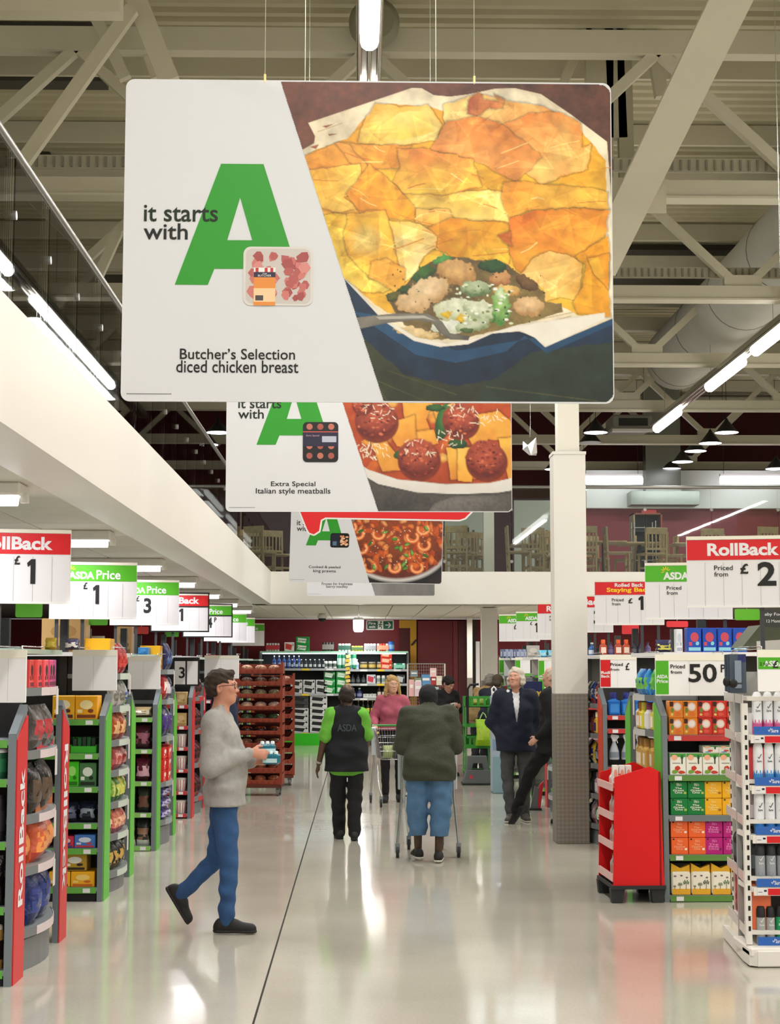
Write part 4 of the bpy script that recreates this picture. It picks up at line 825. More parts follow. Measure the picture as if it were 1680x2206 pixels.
        if kind != 'cup': mb.lathe([(r*1.01, h*.22), (r*1.01, h*.66)], m2, 14)
        else:
            for k in range(0, 12): a = 2*PI*k/12; mb.bar((r*.84*math.cos(a), r*.84*math.sin(a), .004), (r*1.0*math.cos(a), r*1.0*math.sin(a), h*.84), .006, .003, m2, (math.cos(a), math.sin(a), 0))
    elif kind == 'aerosol':       # tall can: body c1, coloured base c2, cap c3
        r = w/2; mb.lathe([(r*.95, 0), (r, .006), (r, h*.16)], m2, 16); mb.lathe([(r, h*.16), (r*1.003, h*.26)], mat(c2, .5), 16)
        zig = []; mb.lathe([(r, h*.2), (r, h*.7), (r*.97, h*.74)], m1, 16)
        if v == 0: mb.lathe([(r*.98, h*.73), (r*.97, h*.84), (r*.86, h*.92), (r*.6, h*.985), (r*.2, h)], m3, 16)
        else: mb.lathe([(r*.99, h*.73), (r*.97, h*.93), (r*.8, h*.96), (r*.8, h*.99), (r*.55, h)], m3, 16)
        # wavy coloured base and the tick mark with its word
        n = 9
        for k in range(n):
            a0 = PI+PI*k/n; a1 = PI+PI*(k+1)/n; zt = h*(.27+.09*(k % 2)); zm = h*(.27+.09*((k+1) % 2)); mb.add([(r*1.004*math.cos(a0), r*1.004*math.sin(a0), h*.15), (r*1.004*math.cos(a1), r*1.004*math.sin(a1), h*.15), (r*1.004*math.cos(a1), r*1.004*math.sin(a1), zm), (r*1.004*math.cos(a0), r*1.004*math.sin(a0), zt)], [(0, 1, 2, 3)], m2)
        ink = mat('#22262a', .5) if v == 0 else mat('#e8e8e8', .5); zc = h*.64
        mb.bar((-.008, -r-.002, zc+.004), (-.002, -r-.002, zc-.006), .0035, .001, ink, (0, 1, 0)); mb.bar((-.002, -r-.002, zc-.006), (.014, -r-.002, zc+.022), .0035, .001, ink, (0, 1, 0)); text(mb, 'Sure', -.014, .014, zc-.028, zc-.014, -r-.002, ink, .02)
    elif kind == 'spray':         # trigger spray bottle
        mb.lathe([(w*.42, 0), (w*.46, .01), (w*.44, h*.3), (w*.3, h*.5), (w*.14, h*.68), (w*.14, h*.74)], m1, 12, sy=.6); mb.box(-w*.16, w*.16, -d*.12, d*.12, h*.72, h*.8, m3); mb.prism([(-w*.2, h*.8), (w*.26, h*.8), (w*.44, h*.88), (w*.4, h*.96), (-w*.22, h), (-w*.3, h*.92)], -d*.1, d*.1, m3); mb.prism([(w*.16, h*.8), (w*.24, h*.8), (w*.36, h*.66), (w*.3, h*.64)], -d*.05, d*.05, m3)
        mb.lathe([(w*.455, h*.08), (w*.45, h*.3)], m2, 12, sy=.62)
    elif kind == 'tray':          # open display tray of packets
        mb.box(-w/2, w/2, -d/2, -d/2+.005, 0, h*.42, m1); mb.box(-w/2, w/2, d/2-.005, d/2, 0, h*.9, m1); mb.box(-w/2, -w/2+.005, -d/2, d/2, 0, h*.5, m1); mb.box(w/2-.005, w/2, -d/2, d/2, 0, h*.5, m1); mb.box(-w/2, w/2, -d/2, d/2, 0, .005, m1)
        n = max(2, int(w/.035))
        for k in range(n):
            x = -w/2+.01+(w-.02)*(k+.5)/n; mb.box(x-(w-.02)/n*.42, x+(w-.02)/n*.42, -d*.4, d*.4, .006, h*rn.uniform(.85, 1), m2 if k % 2 else m3, bev=.004)
    elif kind == 'multipack':     # shrink wrapped block of cans
        n = max(2, round(w/.066)); r = w/n/2
        for a in range(n):
            for b in range(2): mb.lathe([(r*.9, 0), (r, .006), (r, h*.9), (r*.8, h)], m1 if (a+b) % 3 else m3, 10, c=(-w/2+r+2*r*a, -d/4+d/2*b, 0))
        mb.box(-w/2, w/2, -d/2-.001, -d/2+.001, h*.2, h*.75, m2)
    elif kind == 'casebox':       # drinks case with dark slanting panel
        mb.box(-w/2, w/2, -d/2, d/2, 0, h, m1, bev=.004); mb.add([(-w*.4, y, h*.28), (w*.2, y, h*.12), (w*.3, y, h*.7), (-w*.36, y, h*.86)], [(0, 1, 2, 3)], m2); blob(mb, w*.38, h*.7, w*.07, h*.16, y, m3, 8)
        if txt: text(mb, txt, -w*.4, w*.3, h*.35, h*.7, y-.0006, m3, .02)
    elif kind == 'loaf':          # wrapped loaf or rolls
        M = Matrix.Translation((0, 0, h*.5)); mb.sphere((0, 0, 0), (w/2, d/2, h/2), mat(c1, .3, noise=.25, nscale=25, bump=.6, bscale=40), 12, M=M); mb.sphere((0, 0, h*.08), (w*.47, d*.46, h*.46), mat(c2, .2, noise=.2, nscale=40, bump=.8, bscale=35), 10, M=M)
    me = mb.mesh(kind); _P[key] = me
    return me
NAMES = dict(carton='carton', pouchbox='pouch_box', slimbox='snack_box', squarebox='snack_box', palmbag='snack_bag', bag='sweet_bag', bigbag='sweet_bag', bottle='bottle', beer='beer_bottle', jug='detergent_bottle', can='can', tub='tub', jar='jar', cup='striped_cup', aerosol='aerosol_can', spray='spray_bottle', tray='display_tray', multipack='can_multipack', casebox='drinks_case', loaf='wrapped_loaf')
CATS = dict(carton='box', pouchbox='box', slimbox='box', squarebox='box', palmbag='bag', bag='bag', bigbag='bag', bottle='bottle', beer='bottle', jug='bottle', can='can', tub='tub', jar='jar', cup='cup', aerosol='aerosol can', spray='spray bottle', tray='display tray', multipack='can pack', casebox='drinks case', loaf='loaf')
_used = {}
def uniq(lab):
    return lab
def row(specs, start, step, where, look=None, rz=0, endward='from left', jitter=.02, first='leftmost'):
    """specs: list of (kind,w,d,h,c1,c2,c3[,txt],desc); start: vector of first centre; step: vector between items"""
    n = len(specs); pos = Vector(start)
    for i, s_ in enumerate(specs):
        desc = s_[-1]; a = s_[:-1]; me = product(*a, **({'v': 1} if a[0] == 'aerosol' and 'dark' in desc else {}))
        same = [k for k in range(n) if specs[k][-1] == desc]
        if len(same) > 1:
            o_ = same.index(i); pl = first if o_ == 0 else ORD[o_]+' '+endward
            if len(same) == 2: pl = (first if o_ == 0 else {'leftmost': 'rightmost', 'nearest': 'farther'}[first])
            lab = '%s, %s, %s' % (desc, pl, where)
        else: lab = '%s, %s' % (desc, where)
        inst(NAMES[a[0]], me, pos, rz+random.uniform(-jitter, jitter)*3, label=lab, cat=CATS[a[0]], group='%s %s' % (CATS[a[0]]+('es' if CATS[a[0]] in ('box', 'loaf') else 's'), where))
        pos = pos+Vector(step)
# ================================================================ SHELVING RUNS (one per aisle end)
GRN = '#63a943'; GRNP = '#5fbb3c'; REDP = '#d22c30'; SG = mat('#7d868a', .4, .3); SHG = mat('#8b9294', .4, .2); CORE = mat('#2f2f30', .7); BACKP = mat('#4a4640', .7)
EXO = {('L', 9.33): 1.94, ('L', 12.6): 1.945, ('R', 9.92): 2.345, ('R', 12.5): 2.305}
def EE(side, Y0): return EXO.get((side, Y0), 1.96 if side == 'L' else 2.36)
def gondola(side, Y0, label, panel, near, end, strip_near, strip_end, word=None, panelfar=None, core=None, ztop=1.86, base='#77797a', edge='#7d868a', nearw=1.3, endtop=True):
    """parts of one shelving run; near/end are the shelf heights"""
    s = -1 if side == 'L' else 1; E = EE(side, Y0); t = thing('shelving_unit', label, 'shelving', (s*E, Y0, 0)); EG = mat(edge, .4, .3)
    def bx(mb, u0, u1, y0, y1, z0, z1, m, bev=0):
        a, b = sorted((s*u0, s*u1)); mb.box(a, b, y0, y1, z0, z1, m, bev=bev); return mb
    D1, D2, D3 = .31, 1.42, 1.72
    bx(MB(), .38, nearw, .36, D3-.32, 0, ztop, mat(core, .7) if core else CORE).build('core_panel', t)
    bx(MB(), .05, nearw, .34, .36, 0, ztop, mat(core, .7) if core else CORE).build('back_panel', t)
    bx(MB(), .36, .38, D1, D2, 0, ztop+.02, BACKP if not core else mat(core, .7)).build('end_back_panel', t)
    bx(MB(), .36, .42, .3, .36, 0, 2.15, DARK).build('post', t); bx(MB(), .36, .42, D2-.02, D2+.04, 0, 2.1, DARK).build('post', t)
    # fin on each side: grey frame and coloured outer face with chamfered top
    for (y0, y1, pc, nm) in ((0.0, D1, panel, 1), (D3, D2+.02, panelfar or panel, -1)):
        f = MB(); sg = 1 if y1 > y0 else -1
        bx(f, .01, .05, min(y0, y0+sg*.035), max(y0, y0+sg*.035), 0, 1.40, EG); a = (s*.03, y0+sg*.017, 1.385); b = (s*.03, y1-sg*.0, 1.545); f.bar(a, b, .045, .04, EG)
        bx(f, .01, .05, min(y1, y1-sg*.03), max(y1, y1-sg*.03), 0, 1.54, EG); f.build('side_frame', t)
        pts = [(y0+sg*.03, .0), (y1, .0), (y1, 1.5), (y0+sg*.03, 1.37)]
        a0, a1 = sorted((s*.002, s*.012)); o = MB().prism(pts, a0, a1, mat(pc, .4), 'yz').build('side_panel', t)
        if word:
            mb = MB(); yc = (y0+y1)/2+sg*.015
            M = Matrix.Translation((-s*0.0, 0, 0)) @ (Matrix.Rotation(PI/2, 4, 'Z') if side == 'L' else Matrix.Rotation(-PI/2, 4, 'Z'))
            vs, fs, _, _ = text_verts(word, .03); zz0, zz1 = (.42, 1.2) if nm == 1 else (.32, 1.27); q = []
            for (a, b) in vs:
                if nm == 1: yy = yc + (.5-b)*.13*-1 * -1; zc = zz0+(zz1-zz0)*a; yy = yc-.065+.13*(1-b)
                else: zc = zz1-(zz1-zz0)*a; yy = yc-.065+.13*b
                if side == 'R': yy = 2*yc-yy
                q.append((-s*.0005, yy, zc))
            f0 = fs[0]; nn = (Vector(q[f0[1]])-Vector(q[f0[0]])).cross(Vector(q[f0[2]])-Vector(q[f0[1]]))
            mb.add(q, fs if nn.x*-s > 0 else [f_[::-1] for f_ in fs], SIGNW); ob = mb.build('panel_lettering', o)
    # near bay shelves (facing the camera)
    for z in near:
        m = MB(); bx(m, .05, nearw, .0, .34, z-.03, z, SHG); sh = m.build('shelf', t)
        e = MB(); bx(e, .055, nearw, -.006, .0, z-.045, z-.002, mat(strip_near if isinstance(strip_near, str) else strip_near[near.index(z) % len(strip_near)], .45)); ed = e.build('price_edge', sh)
        lb = MB()
        for u in (.10, .30, .52): bx(lb, u, u+.055, -.0085, -.006, z-.04, z-.008, SIGNW); break
        lb.build('price_ticket', sh)
    # end bay shelves, bowed towards the aisle
    for z in end:
        n = 8; pts = [(s*.36, D1+.02), (s*.36, D2-.02)]+[(s*(.06-.1*math.sin(PI*k/n)), D2-.02-(D2-D1-.04)*k/n) for k in range(n+1)]
        if side == 'R': pts = pts[::-1]
        sh = MB().prism(pts, z-.035, z, SHG, 'xy').build('end_shelf', t)
        lp = MB(); 
        for k in range(n):
            k0, k1 = k/n, (k+1)/n; A = (s*(.06-.1*math.sin(PI*k0))-s*.004, D1+.02+(D2-D1-.04)*k0); B = (s*(.06-.1*math.sin(PI*k1))-s*.004, D1+.02+(D2-D1-.04)*k1)
            lp.bar((A[0], A[1], z-.022), (B[0], B[1], z-.022), .004, .05, mat(strip_end if 1 < k < 7 else '#75797a', .35))
        lp.build('curved_lip', sh)
        if z > .3:
            yy = D1+.62; tb = MB(); tb.box(*(sorted((-s*.045, -s*.043))), yy, yy+.07, z-.17, z-.01, mat('#d9d2d0', .4)); tb.build('hanging_ticket', sh)
    n = 8; pts = [(s*.36, D1+.02), (s*.36, D2-.02)]+[(s*(.08-.1*math.sin(PI*k/n)), D2-.02-(D2-D1-.04)*k/n) for k in range(n+1)]
    if side == 'R': pts = pts[::-1]
    MB().prism(pts, 0, max(.08, min(end)-.06), mat(base, .45), 'xy').build('plinth', t)
    bx(MB(), .06, nearw, .02, .3, 0, max(.02, min(near)-.05), BLACK).build('kick_plate', t)
    if endtop: bx(MB(), .05, nearw, .1, D3-.1, ztop, ztop+.03, mat('#c2d8c8', .4) if not core else WHITE).build('top_shelf', t)
    return t
def near_row(side, Y0, z, specs, where, gap=.006, u0=.07, back=.0):
    """fills a near shelf starting at the aisle end; left runs fill away from the aisle"""
    s = -1 if side == 'L' else 1; E = EE(side, Y0); u = u0; n = len(specs)
    items = []
    for sp in specs: w, d = sp[1], sp[2]; items.append((sp, u+w/2, d)); u += w+gap
    if side == 'L': items = items[::-1]
    for i, (sp, uc, d) in enumerate(items):
        a = sp[:-1]; desc = sp[-1]; same = [k for k in range(n) if items[k][0][-1] == desc]
        me = product(*a, **({'v': 1} if a[0] == 'aerosol' and 'dark' in desc else {}))
        lab = '%s, %s' % (desc, where)
        if len(same) > 1:
            o_ = same.index(i); pl = 'leftmost' if o_ == 0 else ('rightmost' if o_ == len(same)-1 else ORD[o_]+' from left'); lab = '%s, %s, %s' % (desc, pl, where)
        inst(NAMES[a[0]], me, (s*(E+uc), Y0+.02+d/2+back, z), random.uniform(-.03, .03), label=lab, cat=CATS[a[0]], group='goods '+where)
def end_row(side, Y0, z, specs, where, gap=.01, y0=.34, inset=.02, lean=0):
    s = -1 if side == 'L' else 1; E = EE(side, Y0); y = Y0+y0; n = len(specs); yE = Y0+1.40
    tot = sum(sp[1] for sp in specs)+gap*(n-1); g = gap
    for i, sp in enumerate(specs):
        w, d = sp[1], sp[2]; yc = y+w/2; k = (yc-Y0-.33)/1.07; bow = .1*math.sin(PI*min(max(k, 0), 1)); a = sp[:-1]; desc = sp[-1]
        same = [j for j in range(n) if specs[j][-1] == desc]; me = product(*a); lab = '%s, %s' % (desc, where)
        if len(same) > 1:
            o_ = same.index(i); pl = 'nearest' if o_ == 0 else ('farthest' if o_ == len(same)-1 else ORD[o_]+' from front'); lab = '%s, %s, %s' % (desc, pl, where)
        rz = PI/2 if side == 'L' else -PI/2
        inst(NAMES[a[0]], me, (s*(E+.06-bow+inset+d/2), yc, z), rz+random.uniform(-.05, .05), label=lab, cat=CATS[a[0]], group='goods '+where)
        y += w+g
def rep(sp, n): return [sp]*n
# ---------------- left side
LY = [9.33, 12.6, 15.95, 19.25, 22.6, 25.9, 29.2, 32.5]
gondola('L', LY[0], 'nearest left shelving end with red lettered side panels', REDP, [.09, .44, .80, 1.15, 1.37], [.24, .60, .90, 1.28, 1.655], GRN, '#d9c9cb', word='RollBack')
gondola('L', LY[1], 'second left shelving end with bright green side panels', GRNP, [.108, .40, .59, .864, 1.116, 1.375], [.16, .45, .70, .95, 1.19, 1.46, 1.72], GRN, '#c5cfc2', core='#2c2b28')
gondola('L', LY[2], 'third left shelving end with slim green side panels', GRNP, [.05, .365, .665, .975, 1.28], [.24, .62, 1.07, 1.44, 1.74], '#86c05a', '#9aa2a2')
gondola('L', LY[3], 'fourth left shelving end with red shelf edges, behind the man in grey', REDP, [.06, .32, .575, .83, 1.075, 1.32], [.2, .6, 1.0, 1.4], '#c23a3c', '#c23a3c', core='#252324')
gondola('L', LY[4], 'fifth left shelving end, mostly hidden by the man in grey', REDP, [.1, .5, .9, 1.3], [.2, .6, 1.0, 1.4, 1.7], '#c23a3c', '#c9c9c9')
gondola('L', LY[5], 'sixth left shelving end beyond the bread trays', GRNP, [.1, .5, .9, 1.3], [.2, .6, 1.0, 1.4], GRN, '#c9c9c9')
gondola('L', LY[6], 'seventh left shelving end far back under the mezzanine', GRNP, [.1, .5, .9, 1.3], [.2, .6, 1.0, 1.4], GRN, '#c9c9c9')
gondola('L', LY[7], 'eighth and last left shelving end near the back wall', GRNP, [.1, .5, .9, 1.3], [.2, .6, 1.0, 1.4], GRN, '#c9c9c9')
b0 = 'on the nearest left shelving end'; nb0 = 'in the leftmost bay'
near_row('L', LY[0], 1.15, rep(('tub', .12, .12, .17, '#1f5c3c', '#2d7a50', '#e9e9e4', 'green tub with white lid'), 3), 'top shelf '+nb0)
near_row('L', LY[0], .80, rep(('jar', .09, .09, .26, '#1a1a1c', '#2c2c30', '#101010', 'black jar'), 4), 'second shelf '+nb0)
near_row('L', LY[0], .44, rep(('bag', .14, .1, .28, '#1a1b1c', '#2b2e30', '#141414', 'black bag'), 3), 'third shelf '+nb0)
near_row('L', LY[0], .09, rep(('jar', .1, .1, .24, '#b8924a', '#201a16', '#e8e2d4', 'gold jar with dark label'), 4), 'bottom shelf '+nb0)
cols = ['#e0504c', '#ee5c58', '#ee5c58', '#ea5a62', '#d8487a', '#c23c84', '#a83a8c', '#8c3a8e']
end_row('L', LY[0], 1.655, [('carton', .115, .15, .17 if i < 7 else .07, c, '#2c1c20', '#6a2a3c', 'slim coral to purple box') for i, c in enumerate(cols)], 'top shelf '+b0, .004)
end_row('L', LY[0], 1.28, [('bigbag', .24, .15, .27, '#5a5450', '#b83a42', '#4a4441', 'grey and red sweet bag')]*3+[('bag', .2, .1, .17, '#2c5c5c', '#4a7a76', '#234a4a', 'teal bag')], 'second shelf '+b0)
end_row('L', LY[0], .90, [('bigbag', .23, .17, .30, '#1f1a17', '#5b4838', '#2a211b', 'black and brown sweet bag')]*4, 'third shelf '+b0)
end_row('L', LY[0], .60, [('bigbag', .33, .2, .27, '#dc6238', '#f09a50', '#b8402c', 'large orange sweet bag')]*3, 'fourth shelf '+b0)
end_row('L', LY[0], .24, [('bigbag', .25, .18, .32, '#26336f', '#35468c', '#1c2858', 'blue sweet bag')]*4, 'bottom shelf '+b0)
# open red / orange cardboard display fronts on two of the shelves
for z, c, nm in ((1.28, '#cc3c42', 'red'), (.90, '#b86a3e', 'brown')):
    for i in range(3):
        o = MB().box(-.17, .17, -.003, .003, 0, .075, mat(c, .6)).box(-.17, .17, .003, .05, 0, .006, mat(c, .6)).box(-.17, -.164, 0, .05, 0, .05, mat(c, .6)).build('card_tray')
        k = (.33+.36*i)/1.07+.0; bow = .1*math.sin(PI*min(.99, (.2+.34*i))); o.location = (-(2.0+.06-bow)-.008, LY[0]+.52+.35*i, z); o.rotation_euler = (0, 0, PI/2+R(12-12*i))
        tag(o, '%s card display tray front, %s, %s' % (nm, ('nearest', 'middle', 'farthest')[i], b0), 'display tray', 'card trays '+nm)
b1 = 'on the second left shelving end'; nb1 = 'in the second left bay'
near_row('L', LY[1], 1.375, [('carton', .17, .2, .18, '#f0a818', '#f6e2a0', '#7a3a14', 'yellow snack carton'), ('carton', .17, .2, .18, '#f0b020', '#f2e6c0', '#5c2c1c', 'deep yellow carton')], 'top shelf '+nb1)
near_row('L', LY[1], 1.116, [('tray', .2, .2, .13, '#3fae2c', '#1e5a28', '#2c3a2a', 'green tray of dark packets'), ('tray', .2, .2, .13, '#3fae2c', '#d8d0b0', '#1e3a24', 'bright green tray')], 'second shelf '+nb1)
near_row('L', LY[1], .864, [('carton', .13, .2, .18, '#4a7a4a', '#dfe6d8', '#1e2e1e', 'green animal food carton'), ('carton', .1, .2, .19, '#46c41e', '#9ae070', '#2c7a14', 'lime green carton')], 'third shelf '+nb1)
near_row('L', LY[1], .59, [('bag', .14, .16, .16, '#1c2236', '#8a949c', '#20242c', 'navy pack'), ('bag', .12, .16, .15, '#20283c', '#5a6478', '#20242c', 'dark blue pack')], 'fourth shelf '+nb1)
near_row('L', LY[1], .40, [('carton', .16, .2, .10, '#4a7ac4', '#d6dcec', '#c83a44', 'blue and red packet'), ('carton', .12, .2, .09, '#c8324a', '#e6c0c4', '#28468c', 'red packet')], 'fifth shelf '+nb1)
near_row('L', LY[1], .108, [('carton', .18, .24, .115, '#efae1c', '#f4cf70', '#d0661c', 'yellow case'), ('carton', .16, .22, .115, '#f0b424', '#e9d79c', '#6a4a1c', 'amber case')], 'bottom shelf '+nb1)
o = product('carton', .18, .2, .13, '#b8922a', '#e6e2d8', '#2c2418'); inst('carton', o, (-2.17, LY[1]+.13, .228), .0, label='gold case stacked on the yellow case in the second left bay', cat='box')
end_row('L', LY[1], 1.72, [('carton', .3, .2, .28, '#f2b41c', '#f6d87a', '#c87a14', 'yellow carton')]+[('bigbag', .18, .14, .25, '#c01f24', '#e04a3c', '#a81c20', 'red popcorn bag')]*4, 'top shelf '+b1)
end_row('L', LY[1], 1.46, [('bigbag', .19, .12, .19, '#a8a49c', '#6e6a62', '#c4b8b4', 'silver bag')]*3+[('bag', .16, .1, .2, '#d8dcd4', '#3c6ac0', '#7a9c5c', 'white and blue bag')]*2, 'second shelf '+b1)
end_row('L', LY[1], 1.19, [('bigbag', .22, .14, .22, '#b4501f', '#e0b07a', '#8a3416', 'orange brown bag')]*4, 'third shelf '+b1)
end_row('L', LY[1], .95, [('bigbag', .26, .16, .2, '#b04a48', '#d88a80', '#8c2c30', 'pink red bag')]*3+[('bag', .12, .1, .1, '#e6b43c', '#f2d880', '#b07a20', 'small yellow bag')], 'fourth shelf '+b1)
end_row('L', LY[1], .70, [('bag', .1, .1, .2, c, '#c8d06a', '#3a5a2c', '%s pouch' % n) for c, n in (('#2c4a7a', 'blue'), ('#6a9a3c', 'green'), ('#8cb048', 'lime green'), ('#5c8a38', 'mid green'), ('#d0c23c', 'yellow'), ('#7aa040', 'grass green'), ('#c8b82c', 'mustard'), ('#4a7a30', 'dark green'))], 'fifth shelf '+b1)
end_row('L', LY[1], .45, [('bag', .12, .1, .18, c, '#e8b090', '#7a3a4a', '%s packet' % n) for c, n in (('#3c2c6a', 'purple'), ('#4a3478', 'violet'), ('#d87058', 'salmon'), ('#e08068', 'pale salmon'), ('#c85a48', 'brick'), ('#d4765c', 'coral'), ('#b8503c', 'rust'))], 'sixth shelf '+b1)
end_row('L', LY[1], .16, [('bag', .14, .14, .22, '#1e1c1a' if i % 2 else '#2c2824', '#c8a050', '#4a3a24', 'black and gold bag') for i in range(6)], 'bottom shelf '+b1)
b2 = 'on the third left shelving end'; nb2 = 'in the third left bay'
near_row('L', LY[2], 1.28, [('bag', .18, .18, .1, '#a8946a', '#e6dcc4', '#6a5434', 'gold pack')]*2, 'top shelf '+nb2)
near_row('L', LY[2], .975, [('bigbag', .17, .16, .23, '#4a1c26', '#9a5a6c', '#3c161e', 'maroon bag')]*3, 'second shelf '+nb2)
near_row('L', LY[2], .665, [('bigbag', .15, .14, .22, '#5c1e2e', '#d8a8b4', '#401420', 'maroon and pink bag')]*3, 'third shelf '+nb2)
near_row('L', LY[2], .365, [('bigbag', .13, .14, .24, '#2c3428', '#6a4434', '#1e241c', 'dark green bag')]*3, 'fourth shelf '+nb2)
near_row('L', LY[2], .05, [('bigbag', .13, .14, .25, '#262c24', '#8c6a50', '#d8dccf', 'dark bag with pale foot')]*3, 'bottom shelf '+nb2)
end_row('L', LY[2], 1.74, [('carton', .3, .2, .24, '#f0b418', '#e8e2d8', '#b07c18', 'yellow carton with white label')]+[('bigbag', .2, .12, .27, '#2c2c6a', '#3a62a8', '#24245a', 'blue purple bag')]*3, 'top shelf '+b2)
end_row('L', LY[2], 1.44, [('bigbag', .25, .14, .27, '#b01f24', '#e9d8d4', '#96181c', 'red chocolate bag')]*2+[('bigbag', .22, .14, .26, '#2e1c5c', '#d8d4e4', '#24164a', 'dark purple bag')]*2, 'second shelf '+b2)
end_row('L', LY[2], 1.07, [('bigbag', .24, .16, .31, '#2c1f5a', '#4a3488', '#221848', 'shiny purple bag')]*4, 'third shelf '+b2)
for k in range(3): end_row('L', LY[2], .62+.115*k, [('carton', .2, .16, .112, '#cf2a20', '#f0e6e0', '#e6584a', 'red treat pack')]*5, ('lower', 'middle', 'upper')[k]+' layer, red stack, third left end', .004)
for k in range(3): end_row('L', LY[2], .24+.11*k, [('bag', .25, .16, .105, '#3c2a72', '#b8b0d0', '#2e1f5c', 'flat purple pack')]*4, ('lower', 'middle', 'upper')[k]+' layer, purple stack, third left end', .004)
b3 = 'in the fourth left bay'
for j, z in enumerate([1.32, 1.075]): near_row('L', LY[3], z, [('carton', .12, .14, .15, '#c8a870', '#d8bc88', '#a8884e', 'tan carton')]*2, ('top', 'second')[j]+' shelf '+b3)
for j, z in enumerate([.83, .575, .32, .06]): near_row('L', LY[3], z, [('cup', .13, .13, .15, '#e8ddd2', '#b85058', '#d8ccc0', 'red striped paper cup')]*2, ('third', 'fourth', 'fifth', 'bottom')[j]+' shelf '+b3)
for j, z in enumerate([.2, .6, 1.0, 1.4]): end_row('L', LY[3], z, [('bag', .2, .15, .26, '#5c1c20', '#2c1a1a', '#8a3a34', 'dark red bag')]*4, ('bottom', 'third', 'second', 'top')[j]+' shelf of the fourth left shelving end')
for j, z in enumerate([1.0, 1.4, 1.7]): end_row('L', LY[4], z, [('carton', .16, .14, .22, c, '#e8e2dc', '#3c6ab0', n+' carton') for c, n in (('#c8501e', 'burnt orange'), ('#d8602a', 'orange'), ('#e06a2c', 'light orange'), ('#3a6ab0', 'blue'), ('#c85a24', 'rust'))], ('third', 'second', 'top')[j]+' shelf of the fifth left shelving end')
# boxes and bits on top of the left runs
for (x0, x1, y0, y1, Y, k, c1, c2, c3, lab) in ((95, 190, 1333, 1364, 13.3, 'carton', '#c8a468', '#b08c54', '#8a6a3c', 'brown cardboard case on top of the second left shelving'), (252, 287, 1350, 1383, 16.8, 'carton', '#b08c5c', '#98784c', '#7a5c38', 'brown cardboard case on top of the third left shelving'),
                                  (300, 322, 1395, 1412, 16.2, 'carton', '#2c7ab8', '#4a90c8', '#1c5a90', 'small blue box on the third left shelving top'), (98, 122, 1374, 1392, 10.6, 'bag', '#d8b42c', '#e8cc50', '#b0901c', 'yellow bag lying on the nearest left shelving top'),
                                  (140, 172, 1376, 1394, 10.6, 'bag', '#4a4464', '#e0dcd4', '#2c2838', 'dark bag with white print on the nearest left shelving top'), (196, 226, 1370, 1394, 13.4, 'bag', '#a8a89c', '#c4c4ba', '#8c8c82', 'clear plastic wrapped bag on the second left shelving top')):
    x, w, z0, z1 = bpx(x0, x1, y0, y1, Y); me = product(k, w, .22 if k == 'carton' else .12, z1-1.89, c1, c2, c3); inst(NAMES[k], me, (x+w/2, Y, 1.89), 0, label=lab, cat=CATS[k])
# ---------------- right side
RY = [9.92, 12.5, 15.9, 19.2, 22.5, 25.8]
WEDGE = '#e6e2da'
def white_unit():
    t = thing('shelving_unit', 'white perforated shelving end with deodorant cans at the right edge', 'shelving', (2.345, RY[0], 0)); W = mat(WEDGE, .4)
    for (x, y) in ((0, .02), (.12, .86)):
        m = MB(); m.box(x-.018, x+.018, y-.02, y+.02, .12, 1.56, W); m.build('perforated_post', t)
        m = MB()
        for k in range(22): m.box(x-.004 if y < .5 else x-.02, x+.010 if y < .5 else x-.0185, y-.0215 if y < .5 else y-.012, y-.0195 if y < .5 else y+.012, .2+.06*k, .228+.06*k, BLACK)
        m.build('post_slot', t)['kind'] = 'stuff'
    MB().box(.02, .9, .36, .38, .1, 1.75, mat('#a8a8a4', .5)).build('back_panel', t); MB().box(.3, .32, .0, .9, .1, 1.95, mat('#d5d2ca', .5)).build('end_back_panel', t)
    for i, z in enumerate((.10, .46, .77, 1.065, 1.37)):
        m = MB(); m.box(.02, .9, -.0, .36, z-.03, z, W); sh = m.build('shelf', t)
        if i:
            MB().box(.03, .9, -.012, -.0, z-.05, z-.004, mat('#e9e5dc', .4)).build('price_edge', sh); MB().box(.115, .9, -.014, -.012, z-.047, z-.008, RH).build('red_strip', sh)
            tk = MB(); tk.box(.05, .11, -.0165, -.012, z-.046, z-.008, SIGNW); tk.box(.055, .08, -.017, -.0165, z-.03, z-.027, INK); tk.box(.09, .106, -.017, -.0165, z-.026, z-.015, INK); tk.build('price_ticket', sh)
    # chipped base deck
    m = MB(); m.box(-.02, .95, -.09, .36, .06, .115, W, bev=.01); m.build('base_deck', t); m = MB(); m.box(.02, .95, -.10, -.08, .005, .1, W, bev=.006); m.build('kick_panel', t)
    m = MB(); m.prism([(-.02, -.07), (.02, -.1), (.02, -.08), (.08, .9), (.05, .95), (-.02, .1)], .01, .09, W, 'xy'); m.build('side_skirt', t)
    for (x, y) in ((.0, -.02), (.07, .85)): MB().lathe([(.02, 0), (.02, .012)], DARK, 10, c=(x, y, 0)).build('levelling_foot', t)
    # end bay shelves towards the aisle
    for z in (.2, .52, .86, 1.10, 1.36, 1.60):
        m = MB(); m.prism([(0.02, .02), (.3, .02), (.3, .9), (.10, .9)], z-.025, z, W, 'xy'); sh = m.build('end_shelf', t)
        m = MB(); m.bar((-.012, .0, z-.015), (.085, .93, z-.015), .006, .055, mat('#d6cfcb', .25)); m.build('clear_ticket_rail', sh)
    return t
white_unit()
deoW = '#e9ebee'
wa = 'of the white shelving'
near = lambda z, sp, w_: near_row('R', RY[0], z, sp, w_, gap=.004, u0=.055, back=-.0)
near(1.37, [('aerosol', .062, .062, .26, deoW, '#d8619a', '#f2f3f5', 'white can with pink base')]*6, 'top shelf '+wa)
